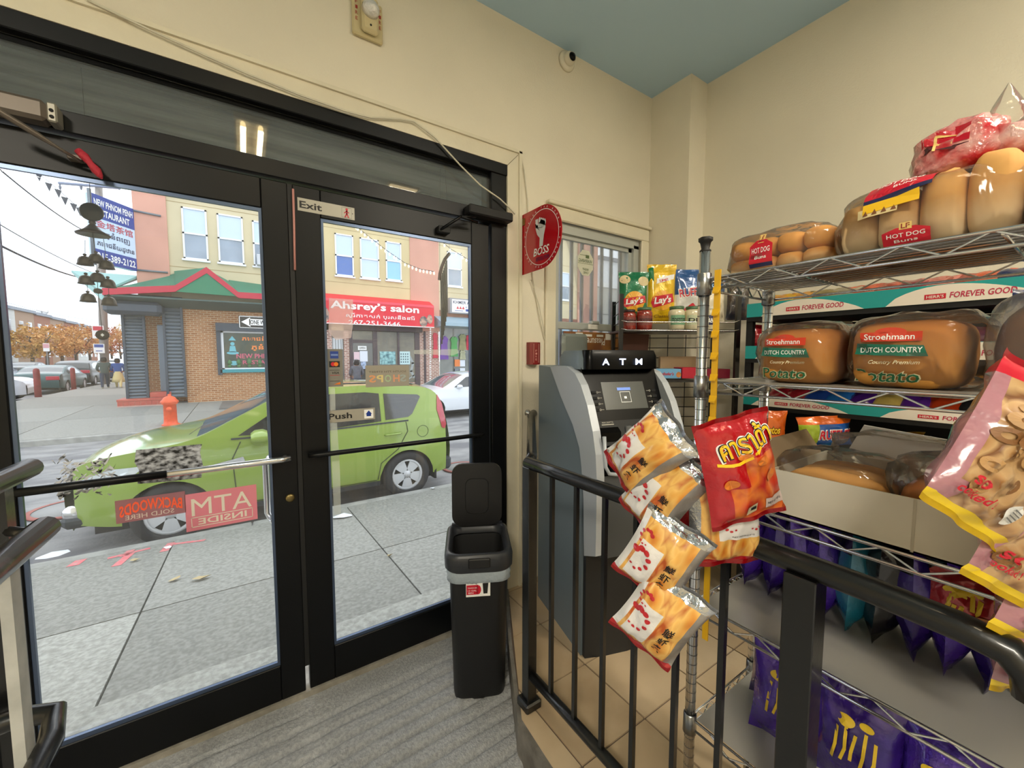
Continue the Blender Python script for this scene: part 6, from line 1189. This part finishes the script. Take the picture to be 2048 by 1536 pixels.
for row,(x,zz) in enumerate(((1.16,SHZ[4]+.004),(1.06,SHZ[4]+.004))):
    for j in range(6):
        y=.44-.135*j-.05*row
        crisp('%s crisp bag, %s from left, %s row of the bottom shelf'%(('dark purple','purple')[(j+row)%2],od[j],('rear','front')[row]),(x,y,zz+.002),math.radians(-85+12*math.sin(j*2.1+row)),.155,.235,.075,(PURD,PUR)[(j+row)%2],50+k,'crisp bags piled on the bottom shelf',tilt=-.12*row+.08*math.sin(j)); k+=1
# ---- clip strip and hanging bags
CS=E('clip_strip',PX(1436,550,.905),'long yellow plastic clip strip hanging from the top chrome shelf','clip strip')
YP=mat('yellow_plastic','e2ae12',.35,coat=.3); a_=PX(1436,550,.905); e_=PX(1404,1275,.905); y_=a_.y
part('strip',CS,YP,lambda b:b.box((.903,a_.y-.007,e_.z),(.906,a_.y+.007,a_.z+.012)))
for i in range(12): z=a_.z-.05*i-.03; part('clip',CS,YP,lambda b:b.prism([(.903,a_.y-.009,z),(.903,a_.y+.009,z),(.896,a_.y+.007,z-.012),(.896,a_.y-.007,z-.012)],(0,0,.004)))
SHP=vormat('shrimp_stick_print',('c9641c','e09a3c','efc06a','b8521a'),42,stretch=(1,1,.35)); SILV=mat('silver_foil','c9cbd0',.18,.9,bump=(30,.8)); WFL=mat('white_bag_print','e6e4e4',.25,coat=.7,bump=(24,.5)); RFL=mat('red_bag_foil','b3101c',.2,.1,coat=.9,bump=(22,.8)); SQP=vormat('squid_snack_print',('b81a18','c43a1c','d9742a','a8141a'),22); GRF=mat('grey_bag_back','8f8a86',.3,.2,coat=.5,bump=(24,.6))
def shrimp(lb,px,py,d,roll,yaw,w_,h_,seed,style):
    q=E('snack_bag',(0,0,0),lb,'snack bag','hanging shrimp snack bags'); 
    def rg2(u,v,f):
        if v<.07: return 2
        if v>.93: return 3
        if not f: return 4
        if u<-.78: return 3 if style else 1
        if v>(.80 if style else .88): return 3
        if not style and u>.70: return 4
        if style and v<.60 and v>.28 and u>-.35: return 1
        if not style and -.75<u<.0 and .12<v<.62: return 1
        return 0
    _,Sf=bagbody(q,w_,h_,.07,[SHP,WFL,RFL,SILV,GRF],rg2,seed,nu=22,nv=24,wr=.005)
    R1=mat('shrimp_red','bf1c28',.35,coat=.5); R2=mat('shrimp_pink','e07a72',.35,coat=.5)
    def shr(cx,cy,s_,m_=1): return joinsh(*[ell(cx+m_*s_*math.cos(a)*.8,cy+s_*math.sin(a),s_*(.34-.03*i),s_*(.30-.03*i),10) for i,a in enumerate([2.4,1.8,1.2,.5,-.2,-.9,-1.5,-2.1])])
    if style:
        decal('shrimp_print',q,R1,joinsh(shr(-w_*.02,h_*.46,.019,-1),shr(w_*.30,h_*.46,.019,1)),Sf(.0015),.02)
        decal('lettering',q,BK2,joinsh(txt('NET WEIGHT 60 G',w_*.14,h_*.325,w_*.3,.003)),Sf(.002),.02)
    else:
        decal('shrimp_print',q,R1,joinsh(shr(-w_*.24,h_*.40,.023,1),shr(-w_*.30,h_*.66,.014,-1)),Sf(.0015),.02)
        decal('lettering',q,BK2,joinsh(*[txt(c,w_*.16,h_*(.52-.13*i),.019,.019,bold=.03) for i,c in enumerate('鮮虾条')]),Sf(.002),.015)
    return setm(q,frame_at(px,py,d,roll,yaw,0,h_))
sq=E('snack_bag',(0,0,0),'red squid snack bag with yellow looped lettering, largest of the hanging bags','snack bag')
def rs(u,v,f): return 2 if (v<.05 or v>.95) else 1 if (v<.62 and u>-.55 and v<.62-.25*(u<0)) else 0
_,Sf=bagbody(sq,.150,.205,.05,[RFL,SQP,RFL],rs,4,nu=20,nv=24,wr=.006,pinch=.06)
decal('lettering_outline',sq,WHT,joinsh(txt('คาราด้า',.01,.160,.112,.050,bold=.12,rot=.15)),Sf(.0015),.015); decal('lettering_outline',sq,BK2,txt('คาราด้า',.01,.160,.107,.046,bold=.09,rot=.15),Sf(.0022),.015); decal('lettering',sq,YEL,txt('คาราด้า',.01,.160,.103,.042,bold=.03,rot=.15),Sf(.003),.015)
decal('swoosh',sq,YEL,line2([(-.05+.012*i,.128-.012*math.sin(i*.45)+.002*i) for i in range(8)],.005),Sf(.002),.02); decal('snack_print',sq,mat('snack_orange','d87a2c',.4,coat=.5),joinsh(ell(-.035,.088,.013,.009),ell(.0,.132,.013,.006),ell(.03,.118,.014,.008),ell(.045,.085,.012,.012)),Sf(.002),.02)
decal('sticker',sq,mat('sticker_cream','cfc6a4',.5),joinsh(rec(-.012,.02,.014,.038)),Sf(.002),.02); decal('sticker',sq,mat('sticker_film_white','c9b8b4',.4),rec(.03,.022,.072,.042),Sf(.002),.02); decal('sticker_print',sq,BK2,joinsh(rec(-.008,.027,.010,.034),txt('NET WT 60 G',.05,.032,.034,.005,bold=.02)),Sf(.003),.02)
setm(sq,frame_at(1478,938,.74,-.24,.12,0,.205))
shrimp('shrimp snack bag hanging square to the view below the red squid bag',1446,1022,.80,-.04,.10,.158,.222,1,1)
shrimp('highest shrimp snack bag, hanging tilted at upper left beside the cash machine keypad',1292,905,.84,.82,-.95,.13,.205,2,0)
shrimp('second highest of the tilted shrimp snack bags, below the one by the keypad',1326,982,.83,.58,-.85,.13,.20,3,0)
shrimp('third shrimp snack bag down the left side, showing three characters',1322,1112,.81,.46,-.50,.14,.175,4,0)
shrimp('lowest shrimp snack bag, its red corner pointing down to the floor',1320,1232,.81,.50,-.50,.14,.18,5,0)
q=E('snack_bag',(0,0,0),'red and silver snack bag folded behind the other hanging bags','snack bag'); bagbody(q,.11,.14,.03,[RFL,SILV],lambda u,v,f:1 if v<.45 else 0,9,nu=10,nv=12); setm(q,frame_at(1372,1085,.88,-.35,.2,0,.14))
# pork puff bags with yellow seals at the right edge
PKP=vormat('pork_puff_picture',('5a351c','8f6236','bd9260','c9a474','7d4f2a'),34,rough=.3,coat=1,bump=.3); PKE=glassmat('pink_film_edge',tint=(.95,.7,.75),refl=1.6,haze=.5,hazec=(.75,.45,.5),rough=.1,bump=(15,.8)); YSL=mat('yellow_seal','f0cf1e',.35,coat=.5)
def pork(lb,px,py,d,roll,yaw,seed,w_=.152,h_=.215):
    q=E('pork_puff_bag',(0,0,0),lb,'snack bag','clear snack bags with yellow seals')
    def rg3(u,v,f): return 2 if v<.09 else 3 if v>.84 else 1 if u<-.84 or (u<-.6 and v<.2) else 0
    _,Sf=bagbody(q,w_,h_,.06,[PKP,mat('mauve_film','b07a86',.25,coat=1,bump=(15,.8)),YSL,RED],rg3,seed,nu=22,nv=26,wr=.006,pinch=.05)
    rr_=random.Random(seed); 
    for i in range(22):
        x,z=rr_.uniform(-.5,.5)*w_*.7,rr_.uniform(.18,.78)*h_; s_=rr_.uniform(.007,.012); sh_=ring(x,z,s_*.45,s_,14,rr_.uniform(.6,1.1)); decal('puff',q,(mat('puff_tan','b38a58',.5),mat('puff_brown','8a5e34',.5))[i%2],sh_,Sf(.0015+.0003*i),.02)
    decal('lettering',q,RED,joinsh(txt('so',-w_*.30,h_*.22,.022,.012,bold=.05),txt('cooked !',-w_*.26,h_*.15,.044,.011,bold=.05)),Sf(.007),.02)
    decal('brand_patch',q,YEL,pol([(-w_*.2,h_*.70),(w_*.42,h_*.70),(w_*.42,h_*.86),(-w_*.2,h_*.88)]),Sf(.007),.02); decal('brand_lettering',q,RED,txt('PUR',-w_*.0,h_*.79,w_*.4,h_*.09,bold=.05),Sf(.0085),.02)
    decal('round_sticker',q,WHT,ell(w_*.12,h_*.17,.014),Sf(.0075),.02); decal('sticker_print',q,GRY,joinsh(*[rec(w_*.12-.009,h_*.17-.007+.004*i,w_*.12+.009,h_*.17-.0055+.004*i) for i in range(4)]),Sf(.0085),.02)
    return setm(q,frame_at(px,py,d,roll,yaw,0,h_))
pork('uppermost clear puff snack bag with yellow seal at the right edge of the view',2008,905,.50,.56,.15,1)
pork('second clear puff snack bag with yellow seal, below the uppermost one',2078,1050,.53,.50,.15,2)
pork('third clear puff snack bag, its yellow seal curled, right of the railing end',2110,1155,.56,.50,.2,3)
pork('lowest clear puff snack bag with yellow seal at the right edge of the view',2085,1240,.58,.20,.2,4)
q=E('blue_snack_bag',(0,0,0),'blue and white snack bag at the right edge beside the teal shelf strip','snack bag'); bagbody(q,.10,.13,.04,[BLU,WHT],lambda u,v,f:1 if v<.3 else 0,7,nu=10,nv=12); setm(q,frame_at(2052,650,.78,.1,.2,0,.13))
# ================= HERR'S DISPLAY along the right wall =================
hx=2.1; hy0,hy1=-.6,1.03
dd=E('snack_display_rack',(2.3,hy1,FZ),'black snack display rack along the right wall with teal shelf strips','shelf')
part('side_frame',dd,BLKM,lambda b:(b.box((2.50,hy1-.02,FZ),(2.53,hy1+.01,1.68)),b.box((hx+.02,hy1-.02,FZ),(hx+.05,hy1+.01,1.66))))
boxp('back_panel',dd,BLKM,(2.52,hy0,FZ),(2.54,hy1-.02,1.62)); boxp('base',dd,BLKM,(hx+.02,hy0,FZ),(2.52,hy1,FZ+.12))
HZ=((1.642,1.708),(1.437,1.50),(1.207,1.256),(.98,1.03),(.70,.75))
CRM=mat('strip_cream','e8dfd0',.5)
for n,(a,b__) in enumerate(HZ):
    sf=boxp('shelf',dd,BLKM,(hx+.006,hy0,a-.02),(2.52,hy1,a+.0)); xd=Matrix.Translation(-V(dd.location))
    boxp('shelf_strip',dd,TEAL,(hx,hy0,a),(hx+.006,hy1,b__))
    f=lambda k:plane((hx,0,a),(0,-1,0),(0,0,1),k,dd.location); hh=b__-a; 
    cys=(-.69,-.31) if n==0 else (-.26,-.15) if n==1 else (-.84,-.38)
    cys={0:(-.76,-.305),1:(-.78,-.22),2:(-.79,-.30),3:(-.79,-.3),4:(-.79,-.3)}[n]
    for cy in cys:
        sc=.15; hump=[(cy-sc*1.35,.0)]+[(cy-sc*1.35+2.6*sc*t,hh*.97*math.sin(math.pi*t**.8)**.8) for t in [i/14 for i in range(1,14)]]+[(cy+sc*1.25,.0)]
        decal('strip_hump',dd,CRM,(hump,[(0,i,i+1) for i in range(1,len(hump)-1)]),f(.0008))
        decal('strip_logo',dd,RED,rec(cy-.095,hh*.22,cy-.04,hh*.5),f(.0016)); decal('strip_logo_lettering',dd,CRM,txt("HERR'S",cy-.0675,hh*.36,.045,hh*.16,bold=.03),f(.0024)); decal('strip_lettering',dd,mat('strip_crimson','b81f48',.5),txt('FOREVER GOOD',cy+.045,hh*.38,.15,hh*.32,bold=.04,shear=.1),f(.0016))
def foil(nm,c,m2=None): return mat('foil_'+nm,c,.25,.1,coat=.8,bump=(26,.6),noise_=(12,m2 or .2))
def snack(nm,lb,px,py,d,w_,h_,cols,txts=(),roll=0,yaw=0,t_=.05,seed=1,grp=None,reg=None,extra=None,pitch=0):
    q=E(nm,(0,0,0),lb,'snack bag',grp); _,Sf=bagbody(q,w_,h_,t_,cols,reg or (lambda u,v,f:0),seed,nu=12,nv=16,wr=.004)
    if extra: extra(q,Sf,w_,h_)
    for s_,x,z,tw,th_,m_,bo in txts: decal('lettering',q,m_,txt(s_,x*w_,z*h_,tw*w_,th_*h_,bold=bo,shear=.1),Sf(.004),.03)
    return setm(q,frame_at(px,py,d,roll,yaw,pitch,h_))
q=0
snack('crisp_bag','green and white bag with red label standing on the second display shelf',1684,668,2.0,.21,.17,[foil('green_dark','24402a'),foil('white_gold','e2dcc0')],[("HERR'S",0,.70,.4,.16,WHT,.04)],0,.1,seed=3,reg=lambda u,v,f:1 if v>.52 else 0,extra=lambda q,S,w,h:decal('label',q,RED,rec(-w*.25,h*.60,w*.25,h*.80),S(.002),.04))
snack('crisp_bag','small red snack bag at the left end of the second display shelf',1532,672,2.05,.16,.11,[foil('red_a','c4202e')],[('Ritz',-.05,.45,.5,.25,WHT,.04)],.05,0,seed=4)
snack('crisp_bag','crumpled dark red snack bag behind the left loaf on the second display shelf',1572,668,2.12,.12,.11,[foil('red_b','8c1a30','3a1620')],(),-.2,.3,seed=5)
snack('crisp_bag','black snack bag with pale lettering between the red bags and the green one',1622,678,2.12,.14,.12,[foil('black_a','1c1a20')],[('CRISPS',0,.6,.6,.2,WHT,.04)],.15,.1,seed=6)
snack('crisp_bag','pink and purple snack bag above the cut-off teal strip at right',1965,675,1.5,.16,.08,[foil('pinkpur','6a2f6a','b0485a')],(),0,0,seed=7)
snack('crisp_bag','orange cheese puff bag with leopard lettering under the third display strip',1535,858,1.75,.17,.16,[foil('orange_a','d9691c','b84a18')],[('Cheetos',-.05,.5,.55,.22,YEL,.06)],0,0,seed=8,extra=lambda q,S,w,h:decal('lettering_outline',q,BK2,txt('Cheetos',-w*.05,h*.5,w*.59,h*.27,bold=.12,shear=.1),S(.002),.04))
snack('crisp_bag','lime, blue and orange ridged crisp bag right of the orange one',1648,862,1.72,.24,.13,[foil('lime_a','9db52c'),foil('blue_a','2458a8'),foil('orange_b','d9641c')],[('RUFFLES',.14,.40,.55,.3,RED,.05)],-.05,0,seed=9,reg=lambda u,v,f:2 if v>.72 else 1 if u>-.35 else 0,extra=lambda q,S,w,h:decal('lettering_outline',q,WHT,txt('RUFFLES',w*.14,h*.40,w*.58,h*.36,bold=.12,shear=.1),S(.002),.04))
snack('crisp_bag','yellow snack bag half hidden by the plastic over the bread tray',1800,892,1.68,.2,.12,[foil('yellow_a','c9a61c','8a3a1c')],(),0,0,seed=10)
# rows of bags lying on the top and third display shelves
tops=[(1440,'e0c9a0','cream'),(1478,'20603c','green'),(1512,'c9862c','amber'),(1550,'c99a1c','gold'),(1590,'c98a2c','ochre'),(1632,'8a7a4a','olive'),(1672,'9c9078','grey'),(1712,'c05a3c','salmon'),(1762,'b0503c','rust'),(1812,'8a3038','crimson'),(1862,'c0766a','pink'),(1912,'9a4838','brick'),(1965,'c05a3a','orange-red'),(2015,'202850','navy')]
for i,(x,c,nm_) in enumerate(tops):
    P=PX(max(x,1505),600,2.22); y=min(P.y,.98)-(0 if x>1505 else -.0); 
    if x<1505: continue
    q=E('crisp_bag',(2.27,y,1.645),'%s foil bag peeping over the top teal strip of the display'%nm_,'snack bag','bags on the top display shelf',rot=(-.5,0,math.radians(-90))); bagbody(q,.13,.14,.05,[foil('top_'+c,c)],seed=i,nu=8,nv=10,wr=.006)
thirds=[('a02030','red'),('b02a38','bright red'),('2448a0','blue'),('2a70c0','light blue'),('4a2080','purple'),('c9b060','yellow'),('5a2a90','violet'),('c0401c','orange'),('2a2a2a','black'),('b04a2c','rust')]
for i,(c,nm_) in enumerate(thirds):
    q=E('crisp_bag',(2.24,.95-.085*i,1.212),'%s foil bag peeping over the third teal strip of the display'%nm_,'snack bag','bags on the third display shelf',rot=(-.95,0,math.radians(-90))); bagbody(q,.12,.13,.05,[foil('third_'+c,c)],seed=i+40,nu=8,nv=10,wr=.006)
# ================= BLACK CORNER RACK by the window =================
dr=2.2; CR=E('corner_wire_rack',(0,0,0),'black wire corner rack of crisps and dips under the window','shelf'); CR.matrix_world=Matrix.Translation(V((0,0,0)))@Matrix.Rotation(-AZ,4,'Z')
lx=lambda px:(px-1024)/FPX*dr
lz=lambda py,d=dr:1.45+(712-py)/FPX*d
cl_=lambda nm,m,fn,**k:L(nm,m,fn,CR,**k)
x0,x1=lx(1240),lx(1472)
for nm_,x,y,top in (('post',x0,dr,590),('post',x0+.03,dr+.28,592),('post',x1,dr,585),('post',x1-.02,dr+.22,590)): cl_(nm_,BLKP,lambda b:b.box((x-.011,y-.011,FZ),(x+.011,y+.011,lz(top))))
cl_('side_rungs',BLKP,lambda b:[b.tube([(x0,dr,z),(x0+.03,dr+.28,z)],.003,5) for z in (lz(600),lz(625),lz(645),lz(700),lz(730))],kind='stuff')
cl_('guard_rail',CHR,lambda b:b.tube([(x0+.0,dr-.012,lz(642)),(x0+.03,dr-.02,lz(645)),(x1-.03,dr-.02,lz(646)),(x1,dr-.012,lz(642))],.003,6)); cl_('guard_rail',CHR,lambda b:b.tube([(x0,dr-.012,lz(658)),(x0+.03,dr-.02,lz(661)),(x1-.03,dr-.02,lz(663)),(x1,dr-.012,lz(660))],.003,6))
sz1=lz(660)
for nm_,z in (('shelf',sz1),('shelf',lz(760)),('shelf',lz(900)),('shelf',lz(1040))): cl_(nm_,BLKP,lambda b:b.box((x0,dr-.005,z-.012),(x1,dr+.25,z)))
cl_('back_grid',BLKP,lambda b:([b.tube([(x0+.03,dr+.26,z),(x1-.02,dr+.26,z)],.0025,4) for z in [lz(672+22*i) for i in range(10)]],[b.tube([(x,dr+.26,lz(900)),(x,dr+.26,lz(665))],.0025,4) for x in [x0+.03+.11*i for i in range(6)]]),kind='stuff')
def local_bag(nm,lb,xa,xb,ya,yb,d,mats,reg,extra,seed,txts=(),roll=0,t_=.06):
    w_=(xb-xa)/FPX*d; h_=(yb-ya)/FPX*d; return snack(nm,lb,(xa+xb)/2,(ya+yb)/2,d,w_,h_,mats,txts,roll,0,t_,seed,None,reg,extra)
def laysx(q,S,w,h):
    decal('sun_print',q,mat('sun_gold','e8a92c',.35,coat=.5),ell(0,h*.38,w*.33,w*.33,24),S(.002),.03); decal('ribbon_print',q,RED,joinsh(pol([(-w*.38,h*.34),(-w*.30,h*.26),(w*.05,h*.30),(w*.38,h*.36),(w*.34,h*.50),(w*.0,h*.47),(-w*.34,h*.44)])),S(.003),.03); decal('lettering',q,WHT,txt("Lay's",0,h*.375,w*.56,h*.15,bold=.07,shear=.2,rot=.12),S(.0045),.02)
LG=foil('lays_green','0f7048'); LY=foil('lays_yellow','e2b81c')
def lg(q,S,w,h): laysx(q,S,w,h); decal('chip_print',q,mat('chip_cream','d6c69a',.4),joinsh(ell(-w*.30,h*.84,w*.17,h*.09),ell(w*.30,h*.80,w*.19,h*.10)),S(.002),.03); decal('lettering',q,mat('pale_green','9cc9a8',.4),txt('Sour Cream',0,h*.10,w*.6,h*.05),S(.002),.03)
def ly(q,S,w,h): laysx(q,S,w,h); decal('white_band',q,WHT,pol([(-w*.22,h*.66),(w*.36,h*.74),(w*.40,h*.83),(-w*.20,h*.75)]),S(.002),.03); decal('lettering',q,RED,txt('SUMMER',w*.02,h*.72,w*.3,h*.05,rot=.2,bold=.04),S(.003),.03); decal('green_corner',q,GRN,rec(-w*.46,h*.70,-w*.30,h*.95),S(.002),.03); decal('lettering',q,mat('olive_print','7a5a10',.4),txt('Classic',0,h*.12,w*.5,h*.05,shear=.2),S(.002),.03)
def rf(q,S,w,h): decal('lettering_outline',q,WHT,txt('RUFFLES',w*.1,h*.55,w*.94,h*.20,bold=.10,rot=.12),S(.002),.03); decal('lettering',q,RED,txt('RUFFLES',w*.1,h*.55,w*.9,h*.16,bold=.03,rot=.12),S(.0035),.03); decal('chili_print',q,RED,line2([(-w*.15,h*.2),(w*.05,h*.30),(w*.25,h*.14)],.016),S(.003),.03)
local_bag('crisp_bag','green Lay\'s crisp bag'.replace("Lay's ",'')+' with gold sun and cream chips, left of the yellow one',1236,1297,545,640,2.34,[LG],None,lg,1)
local_bag('crisp_bag','yellow crisp bag with red ribbon, in the middle of the corner rack',1293,1352,530,646,2.36,[LY],None,ly,2)
local_bag('crisp_bag','blue and white ridged crisp bag with red chili, right of the yellow one',1346,1410,540,640,2.36,[foil('ruf_blue','1e4f8c'),foil('ruf_white','dcdcd8')],(lambda u,v,f:1 if v<.5 else 0),rf,3)
local_bag('crisp_bag','blue bag of popcorn behind the chrome post on the corner rack',1408,1450,560,645,2.3,[foil('pop_blue','1c3f6c'),vormat('popcorn','' or ('8a7a5c','d8ccb0','efe6d0'),30)],(lambda u,v,f:1 if v<.7 else 0),None,4,[('SC',-.2,.85,.3,.1,mat('lt_blue','9cc4e8',.4),.04)])
local_bag('crisp_bag','dark foil bag at the right end of the corner rack',1452,1500,565,640,2.38,[foil('darkbag','1f2a3a','5a4a3a')],None,None,5)
def jar(px,w_,h_,body,lab,lidc,t1,lb,tc):
    d=2.26; w_*=1.12; h_*=1.22; q=E('dip_jar',(0,0,0),lb,'jar','jars of dip behind the guard rail'); r=w_/2
    L('glass_jar',body,lambda b:b.lathe([(0,0),(r*.85,0),(r,.008),(r,h_*.35),(r*.93,h_*.5),(r,h_*.65),(r,h_*.78),(r*.78,h_*.88),(0,h_*.88)],20),q); L('lid',lidc,lambda b:b.lathe([(0,h_*.87),(r*.86,h_*.87),(r*.88,h_*.9),(r*.88,h_*.99),(0,h_)],20),q)
    fc=lambda o:(lambda u,v:V(((r+o)*math.sin(u/r),-(r+o)*math.cos(u/r),v))); decal('label',q,lab,rec(-r*1.1,h_*.22,r*1.1,h_*.62),fc(.001),.015); decal('lettering',q,tc,txt(t1,0,h_*.42,r*1.75,h_*.16,bold=.05),fc(.002),.02)
    M_=frame_at(px,700,d); M_.translation.z=sz1; return setm(q,M_)
SAL2=mat('salsa_red','7a1e1a',.2,coat=1,noise_=(30,'a03a2a')); QUE=mat('cheese_dip','d8cfae',.2,coat=1,noise_=(20,.1))
jar(1256,.072,.095,SAL2,mat('salsa_label','7a3a34',.5),mat('lid_dark','3a2420',.4),'TOSTITOS','red salsa jar at the far left of the corner rack shelf',BK2)
jar(1287,.078,.105,SAL2,MC['salsa_label'],mat('lid_green','4a6a4c',.4),'TOSTITOS','red salsa jar with green lid, right next to the leftmost jar',BK2)
jar(1351,.078,.11,QUE,mat('dip_label_green','6f9c7a',.5),MC['lid_green'],'TOSTITOS','cream dip jar with pale green label in front of the yellow bag',BK2)
jar(1383,.075,.11,QUE,mat('dip_label_pale','b9c0a0',.5),MC['lid_green'],'DIP','cream dip jar just left of the chrome rack post',BK2)
jar(1418,.06,.11,QUE,NAV,mat('lid_cream','d6d0c0',.4),'MAYO','white jar with navy label seen behind the yellow clip strip',WHT)
def cbox(lb,xa,xb,ya,yb,d,m,txts=(),depth=.12,extra=None):
    q=E('snack_box',(0,0,0),lb,'box','boxes on the corner rack'); w_=(xb-xa)/FPX*d; h_=(yb-ya)/FPX*d; L('carton',m,lambda b:b.box((-w_/2,0,0),(w_/2,depth,h_),0,.002),q)
    for s_,x,z,tw,th_,m_ in txts: decal('lettering',q,m_,txt(s_,x*w_,z*h_,tw*w_,th_*h_,bold=.04,shear=.15),plane((0,0,0),(1,0,0),(0,0,1),.002))
    if extra: decal('picture',q,extra[0],ell(extra[1]*w_,extra[2]*h_,extra[3]*w_,extra[4]*h_),plane((0,0,0),(1,0,0),(0,0,1),.001))
    M_=frame_at((xa+xb)/2,yb,d); return setm(q,M_)
ck=mat('cookie_picture','b9783c',.5,noise_=(20,.3))
cbox('blue carton with cookie picture at the left of the lower rack shelf',1280,1311,732,757,2.25,mat('carton_blue','3f7fb8',.4),extra=(ck,.0,.5,.38,.42))
cbox('pale blue pastry carton with red lettering next to the cookie carton',1312,1362,738,757,2.23,mat('carton_pale_blue','6fa8d0',.4),[('Freihofer\'s',-.1,.5,.6,.35,RED)],extra=(ck,.40,.4,.1,.3))
cbox('red carton at the right of the lower rack shelf',1364,1402,735,757,2.23,mat('carton_red','b81c34',.4))
cbox('dark red carton seen right of the chrome post on the lower rack shelf',1410,1460,738,757,2.25,mat('carton_dark_red','8c2038',.4))
cbox('open brown cardboard box behind the pastry cartons',1320,1392,713,740,2.4,mat('kraft_board','a58a68',.7),depth=.03)
q=tag(MB().box((-.075,0,-.11),(.075,.01,.11)).build('brown_board',mat('brown_board_face','5a3324',.6,noise_=(4,.1))),'plain reddish brown board leaning inside the corner rack under the jars','board'); setm(q,frame_at(1270,705,2.36,.06))
tag(MB().box((1.78,1.76,FZ),(2.3,1.82,.9),0,.01).build('carton_stack_panel',mat('grey_carton','8d8f90',.7)),'grey carton standing behind the cash machine','box')
